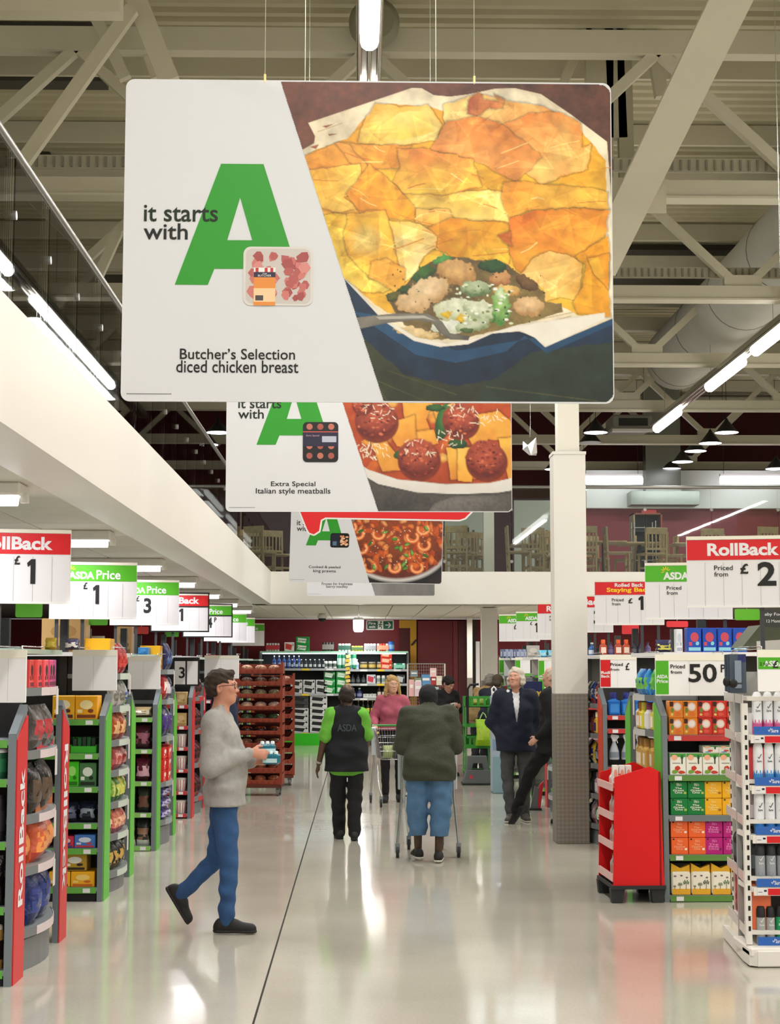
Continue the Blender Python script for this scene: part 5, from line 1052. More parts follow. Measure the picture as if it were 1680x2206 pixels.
near(1.065, [('aerosol', .062, .062, .26, deoW, '#3f8fd0', '#f2f3f5', 'white can with light blue base')]*6, 'second shelf '+wa)
near(.77, [('aerosol', .062, .062, .262, deoW, '#2f7cc4', '#f2f3f5', 'white can with mid blue base')]*6, 'third shelf '+wa)
near(.46, [('aerosol', .062, .062, .25, '#9aa0a6', '#8c9298', '#2a2c2e', 'grey and black can, dark')]*6, 'fourth shelf '+wa)
near(.10, [('aerosol', .054, .054, .24, '#a8aaa8', '#9a9c98', '#1c1d1e', 'silver can, dark cap')]*2+[('aerosol', .052, .052, .245, '#18945a', '#17a062', '#1c1d1e', 'green can, dark cap')]*4, 'bottom shelf '+wa)
for z, k in ((1.37, 'top'), (1.065, 'second'), (.77, 'third'), (.46, 'fourth'), (.115, 'bottom')):
    t = thing('card_tray', 'blue card tray lip with white lettering on the %s deodorant shelf' % k, 'display tray', (2.345+.05, RY[0]-.004, z), 0, 'blue lettered trays under the deodorant cans')
    w = .5 if z > .2 else .15
    MB().box(0, w, -.004, 0, .001, .05, mat('#2c62b4', .45)).build('tray_lip', t); mb = MB(); mb.bar((.088, -.0048, .03), (.093, -.0048, .02), .004, .0008, SIGNW, (0, 1, 0)); mb.bar((.093, -.0048, .02), (.104, -.0048, .04), .004, .0008, SIGNW, (0, 1, 0)); mb.build('tick_mark', t)
    mb = MB(); text(mb, 'Sure', .106, .15 if w > .2 else .14, .014, .037, -.0046, SIGNW, .02); mb.build('lettering', t)
eA = 'aisle side of the white shelving'
def endA(z, specs, where):
    y = RY[0]+.05; n = len(specs)
    for i, sp in enumerate(specs):
        w, d = sp[1], sp[2]; yc = y+w/2; x = 2.345+.02+.1*(yc-RY[0])/.9+d/2; desc = sp[-1]; same = [j for j in range(n) if specs[j][-1] == desc]; lab = '%s, %s' % (desc, where)
        if len(same) > 1: o_ = same.index(i); pl = 'nearest' if o_ == 0 else ('farthest' if o_ == len(same)-1 else ORD[o_]+' from front'); lab = '%s, %s, %s' % (desc, pl, where)
        inst(NAMES[sp[0]], product(*sp[:-1]), (x, yc, z), -PI/2-.1, label=lab, cat=CATS[sp[0]], group='goods '+where); y += w+.008
endA(.2, [('carton', .13, .12, .27, '#e8744a', '#f09a6c', '#c85a34', 'tall orange carton')]*2+[('carton', .13, .12, .26, '#a82a26', '#c84a40', '#7c1c1c', 'tall dark red carton')]*4, 'bottom shelf '+eA)
endA(.52, [('bottle', .1, .07, .27, '#1c1f22', '#4a5258', '#101214', 'black bottle')]*8, 'fifth shelf '+eA)
endA(.86, [('tray', .2, .14, .17, '#b8aeb4', '#e6e2e4', '#8c7f86', 'clear tray of tubes')]*4, 'fourth shelf '+eA)
endA(1.10, [('carton', .14, .1, .19, '#c8343a', '#e6d0d0', '#96242a', 'red carton')]*3+[('carton', .13, .1, .18, '#8a7f84', '#b0a6aa', '#6a5f64', 'mauve carton')]*2, 'third shelf '+eA)
endA(1.36, [('carton', .1, .09, .17 if i % 2 else .14, '#e9e8ea', '#2c3a8c', '#26307c', 'white and blue carton') for i in range(6)], 'second shelf '+eA)
for i in range(5):   # hanging toothbrush blisters
    t = thing('toothbrush_pack', 'dark blister pack hanging from a hook, %s at the white shelving' % ('nearest', 'second nearest', 'middle', 'fourth nearest', 'farthest')[i], 'blister pack', (2.335+.03*i, RY[0]+.12+.17*i, 1.62), R(-8), 'hanging blister packs')
    MB().box(-.05, .05, -.003, .003, 0, .24, mat('#39444f' if i % 2 else '#4a5563', .25), bev=.002).build('card', t); MB().box(-.02, .02, -.014, -.003, .03, .2, mat('#8b98a6', .15)).build('blister', t); MB().box(.0, .05, -.004, -.003, .19, .235, mat('#2a2d66', .4)).build('label', t)
    MB().tube([(0, .0, .235), (0, 0, .27), (.12, .0, .27)], .003, STEEL, 5).build('hook', t)
t = thing('rubber_clip', 'black rubber knob beside the hanging blister packs', 'clip', (2.28, RY[0]+.02, 1.68)); MB().sphere((0, 0, 0), (.03, .025, .028), BLACK, 12).sphere((-.04, 0, .01), (.022, .02, .03), BLACK, 12).build('knob', t); MB().tube([(.0, 0, .0), (.06, .02, .0)], .006, DARK, 6).build('stem', t)
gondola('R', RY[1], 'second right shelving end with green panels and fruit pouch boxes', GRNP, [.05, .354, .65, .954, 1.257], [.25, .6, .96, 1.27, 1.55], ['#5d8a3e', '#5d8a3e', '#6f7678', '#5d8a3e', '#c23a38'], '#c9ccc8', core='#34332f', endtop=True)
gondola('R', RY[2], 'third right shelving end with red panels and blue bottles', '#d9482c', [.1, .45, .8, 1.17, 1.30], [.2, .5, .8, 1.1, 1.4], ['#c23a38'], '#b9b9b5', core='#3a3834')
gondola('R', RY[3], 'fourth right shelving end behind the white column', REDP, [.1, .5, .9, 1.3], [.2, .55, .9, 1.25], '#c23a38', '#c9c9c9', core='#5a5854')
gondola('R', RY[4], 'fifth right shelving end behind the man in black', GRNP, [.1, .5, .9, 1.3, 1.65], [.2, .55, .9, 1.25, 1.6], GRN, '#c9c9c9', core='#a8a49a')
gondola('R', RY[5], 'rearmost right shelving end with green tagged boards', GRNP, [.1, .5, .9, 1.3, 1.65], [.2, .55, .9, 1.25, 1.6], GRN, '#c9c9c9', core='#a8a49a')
c1_ = 'in the fruit pouch bay'
PB = [('pouchbox', .108, .12, .128, '#e88a2c', '#e8742c', '#b8401c', 'orange pouch box')]*2+[('pouchbox', .108, .12, .128, '#d8382c', '#e65a44', '#8c2420', 'red pouch box')]*3
near_row('R', RY[1], 1.257, PB, 'lower row, top shelf '+c1_, .003); near_row('R', RY[1], 1.387, PB, 'upper row, top shelf '+c1_, .003)
near_row('R', RY[1], .954, [('slimbox', .122, .14, .165, '#4a9a3c', '#7aa03c', '#c8402c', 'white and green fruit box')]*4, 'second shelf '+c1_, .004)
near_row('R', RY[1], 1.12, [('slimbox', .122, .14, .055, '#3f8f38', '#6a9ac8', '#e8e2d0', 'green box lying on top')]*2, 'second shelf '+c1_, .004, u0=.325)
for k in range(2):
    near_row('R', RY[1], .65+.128*k, [('squarebox', .13, .14, .125, '#127a38', '#e8ead8', '#a8c050', 'The\nGreen\nOne', 'dark green box')]*2+[('squarebox', .13, .14, .125, '#f0b01c', '#f6dc8c', '#a86a1c', 'The\nYellow\nOne', 'yellow box')]*2, ('lower', 'upper')[k]+' row, third shelf '+c1_, .003)
    near_row('R', RY[1], .354+.128*k, [('squarebox', .13, .14, .125, '#f0662c', '#f8b088', '#f4e6d0', 'The\nOrange\nOne', 'orange box')]*2+[('squarebox', .13, .14, .125, '#b81878', '#e88ac0', '#7c0c50', 'The\nPink\nOne', 'magenta box')]*2, ('lower', 'upper')[k]+' row, fourth shelf '+c1_, .003)
near_row('R', RY[1], .05, [('palmbag', .145, .13, .235, '#efe9d6', '#eeb62a', '#777777', 'cream bag with palm trees')]*4, 'bottom shelf '+c1_, .008)
e1 = 'on the second right shelving end'
end_row('R', RY[1], 1.55, [('bag', .13, .1, .21, c, '#7ac85a', '#2c8ad0', n+' pack') for c, n in (('#2c8ad8', 'blue'), ('#58b84a', 'green'), ('#3a9ae0', 'sky blue'), ('#2470c0', 'deep blue'), ('#4aa8e0', 'pale blue'), ('#2c8ac8', 'mid blue'))], 'top shelf '+e1)
end_row('R', RY[1], 1.27, [('jug', .12, .09, .22, c, '#f0eee6', c3, n+' bottle') for c, c3, n in (('#e9dfe0', '#f4f4f4', 'white'), ('#d8c83c', '#e8d84a', 'yellow'), ('#e6e0e2', '#8a3a5c', 'pale pink'), ('#ded23c', '#e8d84a', 'bright yellow'), ('#e0a844', '#c88a2c', 'amber'), ('#f0eee8', '#3a4a9c', 'white blue capped'), ('#d8b44a', '#e0c050', 'gold'))], 'second shelf '+e1)
end_row('R', RY[1], .96, [('jug', .14, .09, .24, '#c8a050', '#e8dcc0', '#a87c34', 'amber refill bottle')]*6, 'third shelf '+e1)
for z, n in ((.6, 'fourth'), (.25, 'bottom')): end_row('R', RY[1], z, [('jug', .15, .09, .26, '#38383c', '#6a6c74', '#222226', 'dark bottle')]*6, n+' shelf '+e1)
c2_ = 'in the third right bay'
near_row('R', RY[2], 1.30, [('jug', .115, .12, .22, '#1c6ac0', '#3c8ad8', '#20287c', 'blue cleaner tub')]*5, 'top shelf '+c2_, .012)
near_row('R', RY[2], .87, [('spray', .11, .09, .245, '#aeb6c0', '#7f8894', '#e2e4e8', 'silver spray bottle')]*5, 'second shelf '+c2_, .01)
for z, n in ((.45, 'third'), (.1, 'bottom')): near_row('R', RY[2], z, [('jug', .12, .1, .25, '#2a2c66', '#c8d0e0', '#d8dade', 'navy bottle')]*5, n+' shelf '+c2_, .01)
e2 = 'on the third right shelving end'
pal = [('#2c4a8c', '#e8e2d8', '#d83a2c', 'blue'), ('#3a6a4a', '#c8d8c0', '#2c4a34', 'dark green'), ('#c8a0a8', '#f0e8e8', '#8a5c64', 'dusty pink'), ('#2f3136', '#8a8c90', '#1c1c1e', 'black'), ('#e0b83c', '#2c3a8c', '#f0e6c0', 'yellow'), ('#7a3430', '#d8c8b8', '#3c1c1a', 'brown')]
for j, z in enumerate((.2, .5, .8, 1.1, 1.4)): end_row('R', RY[2], z, [('jug' if j % 2 else 'bag', .15, .1, .22) + (pal[(i+j) % 6][0], pal[(i+j) % 6][1], pal[(i+j) % 6][2], pal[(i+j) % 6][3]+(' bottle' if j % 2 else ' bag')) for i in range(6)], ('bottom', 'fourth', 'third', 'second', 'top')[j]+' shelf '+e2)
for gi, (yy, nm) in enumerate(((RY[3], 'fourth'), (RY[4], 'fifth'), (RY[5], 'rearmost'))):
    for j, z in enumerate((.9, 1.3)):
        near_row('R', yy, z, [('jug', .12, .1, .24) + (pal[(i+j+gi) % 6][0], pal[(i+j+gi) % 6][1], pal[(i+j+gi) % 6][2], pal[(i+j+gi) % 6][3]+' bottle') for i in range(6)], ('lower', 'upper')[j]+' shelf, '+nm+' right bay', .01)
# goods on top of the right runs
def toprow(Y, px0, specs, where, z=1.89, gap=.01):
    x = P(px0, 1430, Y).x; n = len(specs)
    for i, sp in enumerate(specs):
        w = sp[1]; desc = sp[-1]; same = [j for j in range(n) if specs[j][-1] == desc]; lab = '%s, %s' % (desc, where)
        if len(same) > 1: o_ = same.index(i); pl = 'leftmost' if o_ == 0 else ('rightmost' if o_ == len(same)-1 else ORD[o_]+' from left'); lab = '%s, %s, %s' % (desc, pl, where)
        inst(NAMES[sp[0]], product(*sp[:-1]), (x+w/2, Y, z), random.uniform(-.05, .05), label=lab, cat=CATS[sp[0]], group='goods '+where); x += w+gap
toprow(12.75, 1478, [('carton', .11, .12, .19, '#1c4ab0', '#c84a5c', '#8ac8d8', 'blue washing powder box')]*4, 'on top of the second right shelving')
toprow(12.75, 1455, [('carton', .05, .1, .18, '#e2e4e8', '#c8ccd4', '#a8acb4', 'white box')], 'on top of the second right shelving')
toprow(12.9, 1412, [('bag', .13, .1, .1, '#3c3a5c', '#e0d85c', '#2c2a44', 'purple pack')], 'on top of the second right shelving')
toprow(16.2, 1292, [('jug', .07, .06, .15, '#b84a2c', '#e8d0c0', '#f0602c', 'orange capped bottle'), ('bottle', .06, .06, .12, '#4a3a64', '#6a5a84', '#2c2440', 'purple bottle'), ('jug', .07, .06, .15, '#b04a30', '#e8d0c0', '#f0602c', 'orange capped bottle'), ('jug', .07, .06, .15, '#c0502c', '#e8d0c0', '#f0602c', 'orange capped bottle'), ('bottle', .06, .06, .13, '#2c2c34', '#5c5c64', '#18181c', 'black bottle'), ('bottle', .06, .06, .13, '#3c2c4c', '#5c5c64', '#18181c', 'dark bottle'), ('bottle', .06, .06, .12, '#564a78', '#6a5a84', '#2c2440', 'violet bottle')], 'on top of the third right shelving')
toprow(19.4, 1268, [('bottle', .08, .08, .16, '#3a6ab0', '#d8e0ec', '#f0f0f0', 'blue bottle with white cap'), ('bottle', .08, .08, .14, '#1c1c22', '#4a4a54', '#101014', 'black bottle')], 'on top of the fourth right shelving')
toprow(22.7, 1160, [('bag', .12, .1, .1, '#6ac0d8', '#a8dce8', '#3a8ab0', 'light blue pack')]*2, 'on top of the fifth right shelving')
toprow(26.0, 1078, [('multipack', .2, .12, .14, '#8a96b4', '#a8b0c4', '#5c6a8c', 'grey blue bottle pack')]*2+[('carton', .2, .14, .2, '#b8b4ae', '#d0ccc4', '#8c8880', 'pale carton')], 'on top of the rearmost right shelving')
# ================================================================ PEOPLE (surfaces grown from distance fields, one continuous mesh each)
def _sn(v, f):
    return f
def surface_nets(D, ax):
    """D: field on a rectilinear grid (inside < 0) -> verts, quads"""
    X, Y, Z = ax; ins = D < 0; nx, ny, nz = D.shape
    c = ins[:-1, :-1, :-1].astype(int)
    tot = sum(ins[a:nx-1+a, b:ny-1+b, d:nz-1+d].astype(int) for a in (0, 1) for b in (0, 1) for d in (0, 1))
    act = (tot > 0) & (tot < 8); idx = -np.ones(act.shape, int); idx[act] = np.arange(act.sum()); I, J, K = np.nonzero(act)
    acc = np.zeros((len(I), 3)); cnt = np.zeros(len(I)); G = [X, Y, Z]
    for e in range(3):
        o1, o2 = [k for k in range(3) if k != e]
        for a in (0, 1):
            for b in (0, 1):
                s = [I.copy(), J.copy(), K.copy()]; s[o1] += a; s[o2] += b; t = [q.copy() for q in s]; t[e] += 1
                d0 = D[tuple(s)]; d1 = D[tuple(t)]; m = (d0 < 0) != (d1 < 0); w = np.where(m, d0/(np.where(m, d0-d1, 1)), 0)
                for k in range(3):
                    g = G[k]; acc[:, k] += np.where(m, g[s[k]]+(g[t[k]]-g[s[k]])*w if k == e else g[s[k]], 0)
                cnt += m
    V = acc/cnt[:, None]; Q = []
    for e in range(3):
        o1, o2 = [(1, 2), (2, 0), (0, 1)][e]
        sl0 = [slice(1, -1)]*3; sl0[e] = slice(0, -1); A = [slice(1, -1)]*3; A[e] = slice(1, None)
        a = ins[tuple(sl0)]; b = ins[tuple(A)]; m = a != b; P0 = list(np.nonzero(m)); flip = a[m]
        base = [P0[k]+(0 if k == e else 1) for k in range(3)]
        def g(d1, d2):
            q = [base[0].copy(), base[1].copy(), base[2].copy()]; q[o1] -= d1; q[o2] -= d2; return idx[tuple(q)]
        q = np.stack([g(1, 1), g(0, 1), g(0, 0), g(1, 0)], 1); q[~flip] = q[~flip][:, ::-1]; Q.append(q)
    return V, np.concatenate(Q)
class Field:
    def __init__(s, lo, hi, res, fine=None):
        def axis(a, b, fr):
            if fr is None: return np.arange(a, b+res, res)
            out = [a]
            while out[-1] < b: x = out[-1]; out.append(x+(fr[2] if fr[0]-.01 < x < fr[1] else res))
            return np.array(out)
        s.ax = [axis(lo[k], hi[k], fine[k] if fine else None) for k in range(3)]; s.D = np.full([len(a) for a in s.ax], .3, np.float32)
    def _box(s, lo, hi, pad):
        sl = []
        for k in range(3): i0 = np.searchsorted(s.ax[k], lo[k]-pad); i1 = np.searchsorted(s.ax[k], hi[k]+pad); sl.append(slice(max(0, i0-1), i1+1))
        g = [s.ax[k][sl[k]].astype(np.float32) for k in range(3)]
        return tuple(sl), g[0][:, None, None], g[1][None, :, None], g[2][None, None, :]
    def comb(s, sl, d, k, op=0):
        a = s.D[sl]
        if op == 0:
            if k: h = np.clip(.5+.5*(a-d)/k, 0, 1); s.D[sl] = a*(1-h)+d*h-k*h*(1-h)
            else: s.D[sl] = np.minimum(a, d)
        else: s.D[sl] = np.maximum(a, -d)
    def cone(s, a, b, ra, rb, k=.03, fl=None, op=0):
        """tapered capsule; fl=(axis vector, factor) flattens across that axis (factor<1 thinner)"""
        a = np.array(a, float); b = np.array(b, float); r = max(ra, rb)*(1.3 if fl else 1); lo = np.minimum(a, b)-r; hi = np.maximum(a, b)+r
        sl, x, y, z = s._box(lo, hi, k+.03); d = b-a; L = float(d@d)+1e-9
        t = np.clip(((x-a[0])*d[0]+(y-a[1])*d[1]+(z-a[2])*d[2])/L, 0, 1); ex, ey, ez = x-a[0]-t*d[0], y-a[1]-t*d[1], z-a[2]-t*d[2]
        if fl is not None:
            n = np.array(fl[0], float); n /= np.linalg.norm(n); q = ex*n[0]+ey*n[1]+ez*n[2]; g = (1/fl[1]-1)
            ex = ex+q*g*n[0]; ey = ey+q*g*n[1]; ez = ez+q*g*n[2]
        dist = np.sqrt(ex*ex+ey*ey+ez*ez)-(ra+(rb-ra)*t); s.comb(sl, dist*(fl[1] if fl else 1), k, op)
    def ell(s, c, r, k=.02, rot=None, op=0):
        c = np.array(c, float); r = np.array(r, float); m = r.max(); sl, x, y, z = s._box(c-m, c+m, k+.02); x = x-c[0]; y = y-c[1]; z = z-c[2]
        if rot is not None: Mr = np.array(rot); x, y, z = Mr[0, 0]*x+Mr[1, 0]*y+Mr[2, 0]*z, Mr[0, 1]*x+Mr[1, 1]*y+Mr[2, 1]*z, Mr[0, 2]*x+Mr[1, 2]*y+Mr[2, 2]*z
        q = np.sqrt((x/r[0])**2+(y/r[1])**2+(z/r[2])**2); q2 = np.sqrt((x/r[0]**2)**2+(y/r[1]**2)**2+(z/r[2]**2)**2)+1e-6; s.comb(sl, q*(q-1)/q2, k, op)
    def clip(s, p, n, soft=0):
        p = np.array(p, float); n = np.array(n, float); n /= np.linalg.norm(n); x, y, z = s.ax[0][:, None, None], s.ax[1][None, :, None], s.ax[2][None, None, :]
        s.D = np.maximum(s.D, ((x-p[0])*n[0]+(y-p[1])*n[1]+(z-p[2])*n[2]).astype(np.float32))
    def folds(s, amp, f=1.0, seed=0, zr=None):
        x, y, z = s.ax[0][:, None, None]*f, s.ax[1][None, :, None]*f, s.ax[2][None, None, :]*f; p = seed*1.7
        n = np.sin(17*x+9*z+2.2*np.sin(11*z+p)+p)*np.sin(13*z-7*y+1.8*np.sin(9*x+p))+.6*np.sin(31*z+12*x+2.5*np.sin(14*y+7*z+p))+.35*np.sin(52*z-23*x+19*y+p)
        s.D = s.D+(amp*n).astype(np.float32)*(np.abs(s.D) < .06)
    def mesh(s, name, m, smooth=True):
        s.D[0] = s.D[-1] = .1; s.D[:, 0] = s.D[:, -1] = .1; s.D[:, :, 0] = s.D[:, :, -1] = .1
        V, Q = surface_nets(s.D.astype(np.float64), s.ax); me = bpy.data.meshes.new(name)
        me.vertices.add(len(V)); me.vertices.foreach_set('co', V.ravel().astype(np.float32)); me.loops.add(Q.size); me.loops.foreach_set('vertex_index', Q.ravel().astype(np.int32))
        me.polygons.add(len(Q)); me.polygons.foreach_set('loop_start', np.arange(0, Q.size, 4, dtype=np.int32)); me.polygons.foreach_set('loop_total', np.full(len(Q), 4, np.int32)); me.polygons.foreach_set('use_smooth', np.ones(len(Q), bool))
        me.materials.append(m); me.update(calc_edges=True); me.validate(); return me
def V3(*a): return np.array(a, float)
def rotz(a): c, s_ = math.cos(a), math.sin(a); return np.array([[c, -s_, 0], [s_, c, 0], [0, 0, 1]])
def rotx(a): c, s_ = math.cos(a), math.sin(a); return np.array([[1, 0, 0], [0, c, -s_], [0, s_, c]])
def roty(a): c, s_ = math.cos(a), math.sin(a); return np.array([[c, 0, s_], [0, 1, 0], [-s_, 0, c]])
def person(loc, rz, J, label, skin, top, bottom, shoe, hair, res=.009, headres=.005, yaw=0, nod=0, tilt=0, female=False, sleeve='long', hem=None, collar=0, legwear='long', folds=.006, extra=None, hs=1.0, hood=False, hands=('relax', 'relax'), waist_skin=False, bodyk=1.0, topthick=.022, chestk=1.0, hairstyle='short', topname='sweater', bottomname='trousers', legk=1.0):
    """local frame: +y is where the person faces, x>0 is the person's right. J: joints"""
    t = thing('person', label, 'person', loc, rz); g = lambda k: np.array(J[k], float)
    pel, che, nek, hed = g('pelvis'), g('chest'), g('neck'), g('head')
    sh = [g('shL'), g('shR')]; el = [g('elL'), g('elR')]; wr = [g('wrL'), g('wrR')]; hp = [g('hipL'), g('hipR')]; kn = [g('knL'), g('knR')]; an = [g('anL'), g('anR')]; to = [g('toL'), g('toR')]
    allp = np.array([pel, che, nek, hed]+sh+el+wr+hp+kn+an+to); lo = allp.min(0)-.2; hi = allp.max(0)+.22; lo[2] = -.03
    Hm = rotz(-yaw) @ rotx(nod) @ roty(tilt); Hp = lambda *a: hed+Hm @ (np.array(a)*hs)
    fr = (hed-.14*hs, hed+.14*hs)
    fine = [(fr[0][k], fr[1][k], headres) for k in range(3)]
    f = Field(lo, hi, res, fine); B = bodyk
    fx = np.array([0, 1., 0]); td = (nek-pel); td /= np.linalg.norm(td)
    # torso and limbs (a little slimmer than the clothes)
    f.cone(pel, che, .135*B, .150*B, .05, (fx, .68)); f.cone(che, nek-td*.05, .145*B, .09*B, .05, (fx, .62)); f.cone(sh[0], sh[1], .055, .055, .05)
    f.cone(nek-td*.06, hed-V3(0, .0, .06*hs), .060*(.85 if female else 1), .055*(.85 if female else 1), .03)
    for i in (0, 1):
        f.cone(sh[i], el[i], .050*B, .040*B, .03); f.cone(el[i], wr[i], .042*B**.5, .027, .02); f.cone(hp[i], kn[i], .075*B, .046, .03); f.cone(kn[i], an[i], .048 if legwear == 'crop' else .042, .034 if legwear == 'crop' else .028, .02)
        f.cone(an[i]-V3(0, 0, .01), an[i]+(to[i]-an[i])*.6, .026, .014, .01)
    # head: skull, face, jaw, nose, lips, ears
    E = lambda c, r, k=.012, op=0: f.ell(Hp(*c), np.array(r)*hs, k, Hm, op)
    E((0, -.018, .035), (.076, .098, .088), .02); E((0, .018, -.02), (.064, .074, .088), .03); E((0, .052, -.078), (.036, .036, .03), .03); E((0, .066, -.088), (.02, .016, .014), .015)
    E((.0, .085, .028), (.05, .012, .012), .018); E((0, .088, -.004), (.010, .014, .03), .012); E((0, .103, -.022), (.013, .014, .011), .01); E((.012, .094, -.027), (.008, .01, .007), .006); E((-.012, .094, -.027), (.008, .01, .007), .006)
    E((.0, .087, -.05), (.022, .010, .006), .006); E((0, .086, -.060), (.018, .010, .006), .006); E((.036, .070, -.012), (.02, .016, .018), .02); E((-.036, .070, -.012), (.02, .016, .018), .02)
    for sx in (-1, 1):
        E((sx*.030, .098, .010), (.015, .014, .010), .0, 1); E((sx*.078, -.008, -.006), (.010, .018, .030), .006); E((sx*.086, -.002, -.004), (.006, .010, .018), .0, 1)
    # hands with five fingers
    for i in (0, 1):
        sx = -1 if i == 0 else 1; fd = wr[i]-el[i]; fd /= np.linalg.norm(fd); hd = J.get('hdL' if i == 0 else 'hdR'); d = np.array(hd, float)/np.linalg.norm(hd) if hd is not None else fd
        pn = J.get('pnL' if i == 0 else 'pnR'); n = np.array(pn if pn is not None else (-sx, 0, 0), float); n = n-d*(n@d); n /= np.linalg.norm(n)   # palm normal
        side = np.cross(d, n); th = side if (side @ np.array(J.get('thL' if i == 0 else 'thR', (0, 1, 0)), float)) > 0 else -side    # towards the thumb
        w = wr[i]; pc = w+d*.05; f.cone(w+d*.01, w+d*.075, .026, .036, .015, (n, .5)); curl = {'relax': .35, 'grip': 1.15, 'hold': .75}[hands[i]]
        for q, (off, L, rr) in enumerate(((.027, .075, .0088), (.009, .084, .0092), (-.009, .078, .0088), (-.026, .062, .0078))):
            p = w+d*.085+th*off; ang = curl*.5; dd = d.copy(); fr_ = L*.42; r0 = rr
            for sgm in range(3):
                ca, sa = math.cos(ang), math.sin(ang); dv = d*ca+n*sa; p2 = p+dv*fr_; f.cone(p, p2, r0, r0*.9, .004 if sgm else .008); p = p2; ang += curl*.75; fr_ *= .72; r0 *= .92
        tb = w+d*.03+th*.026; tv = (d*.65+th*.65+n*.35); tv /= np.linalg.norm(tv); m1_ = tb+tv*.04; f.cone(tb, m1_, .0125, .011, .012); tv2 = d*.85+th*.15+n*.5*curl; tv2 /= np.linalg.norm(tv2); f.cone(m1_, m1_+tv2*.034, .0105, .009, .004)
    body = inst('body', f.mesh('body', mat(skin, .5, noise=.10, nscale=9)), (0, 0, 0), parent=t)
    # eyes, brows, lips
    fm = MB(); ey = MB(); brow = MB()
    for sx in (-1, 1):
        c = Hp(sx*.030, .078, .010); ey.sphere(c, .0115*hs, mat('#e9e6e0', .3), 10); c2 = Hp(sx*.030, .0862, .010); ey.sphere(c2, .0052*hs, mat('#2c2a26', .2), 8)
        pts = [Hp(sx*x_, y_, z_) for x_, y_, z_ in ((.014, .0925, .030), (.03, .092, .036), (.046, .083, .031))]; brow.tube(pts, [.0032*hs, .004*hs, .002*hs], mat(J.get('brow', hair), .8), 6)
    ey.build('eyes', t); brow.build('eyebrows', t)
    MB().tube([Hp(x_, y_, z_) for x_, y_, z_ in ((-.024, .083, -.054), (-.01, .0945, -.0545), (0, .0965, -.056), (.01, .0945, -.0545), (.024, .083, -.054))], [.001, .0038*hs, .0034*hs, .0038*hs, .001], mat('#a8605a' if not female else '#b85a62', .45), 6).build('lips', t)
    # hair
    if hairstyle != 'none':
        hf = Field(hed-.2, hed+.2, .006); H = lambda c, r, k=.015, op=0: hf.ell(Hp(*c), np.array(r)*hs, k, Hm, op)
        if hairstyle == 'short':
            H((0, -.020, .044), (.083, .104, .090)); H((0, -.055, .0), (.076, .068, .075)); H((0, .075, -.03), (.085, .060, .085), 0, 1); H((0, .105, .01), (.075, .04, .05), 0, 1); H((0, .055, .095), (.055, .035, .025))
            for sx in (-1, 1): H((sx*.085, .00, -.02), (.02, .030, .036), 0, 1)
            H((0, -.08, -.105), (.09, .08, .06), 0, 1)
        elif hairstyle == 'balding':
            H((0, -.020, .030), (.082, .104, .086)); H((0, -.06, -.01), (.074, .06, .06)); H((0, .07, .01), (.1, .075, .12), 0, 1); H((0, -.0, .125), (.07, .085, .045), 0, 1); H((0, -.08, -.105), (.09, .08, .05), 0, 1)
        elif hairstyle == 'fluffy':
            H((0, -.025, .045), (.098, .112, .095)); H((0, -.055, -.01), (.102, .080, .088)); H((0, .085, -.025), (.072, .065, .088), 0, 1)
            for sx in (-1, 1): H((sx*.085, -.02, -.03), (.028, .05, .06))
            H((0, .095, .03), (.07, .03, .045), 0, 1)
        elif hairstyle == 'long':
            H((0, -.022, .046), (.086, .106, .088)); H((0, -.05, -.02), (.088, .07, .10)); 
            for sx in (-1, 1): hf.cone(Hp(sx*.075, .01, .02), Hp(sx*.098, .015, -.13), .028*hs, .024*hs, .02)
            H((0, .088, -.03), (.062, .062, .095), 0, 1)
        elif hairstyle == 'bob':
            H((0, -.018, .046), (.092, .108, .088)); H((0, -.055, .0), (.082, .066, .075)); H((0, .085, -.05), (.08, .06, .08), 0, 1); H((0, -.08, -.11), (.09, .08, .05), 0, 1)
        elif hairstyle == 'beanie':
            H((0, -.012, .036), (.090, .110, .104)); H((0, -.05, -.03), (.083, .072, .07)); H((0, .10, -.05), (.09, .075, .075), 0, 1); H((0, -.08, -.13), (.1, .1, .05), 0, 1)
        amp = {'fluffy': .006, 'long': .004, 'beanie': .0012}.get(hairstyle, .0045); hf.folds(amp, 3.2 if hairstyle == 'short' else 2.2, 3)
        nm = 'beanie' if hairstyle == 'beanie' else 'hair'
        inst(nm, hf.mesh(nm, mat(hair, .75, noise=.25, nscale=60, bump=.6, bscale=180)), (0, 0, 0), parent=t)
    # top garment
    tf = Field(lo, hi, res); T = topthick
    tf.cone(pel+V3(0, 0, -.02), che, (.140+T)*B, (.150+T)*B*chestk, .05, (fx, .74)); tf.cone(che, nek-td*.055, (.145+T)*B, .09*B+T, .05, (fx, .68)); tf.cone(sh[0]*.96+sh[1]*.04, sh[1]*.96+sh[0]*.04, .058+T*.6, .058+T*.6, .05)
    if J.get('belly'): tf.ell(pel*.45+che*.55+V3(0, .05, 0), (.14*B, J['belly'], .17), .05)
    tf.cone(hp[0]+V3(.01, 0, .06), hp[1]+V3(-.01, 0, .06), .114*B+T*.8, .114*B+T*.8, .05, (fx, 1.0)); tf.cone(hp[0]+V3(.01, 0, -.06), hp[1]+V3(-.01, 0, -.06), .114*B+T*.8, .114*B+T*.8, .05, (fx, 1.0))
    if female:
        for sx in (-1, 1): tf.ell(che+V3(sx*.07, .095, -.02), (.06, .05, .06), .04)
    for i in (0, 1):
        cuff = wr[i]+(el[i]-wr[i])*.04; r1 = .043+T*.4
        if sleeve == 'long': tf.cone(sh[i], el[i], .058*B+T, .048*B+T*.7, .035); tf.cone(el[i], cuff, .050*B+T*.7, .036+T*.2, .03)
        elif sleeve == 'short': tf.cone(sh[i], sh[i]+(el[i]-sh[i])*.86, .062*B+T, .060*B+T*.6, .03)
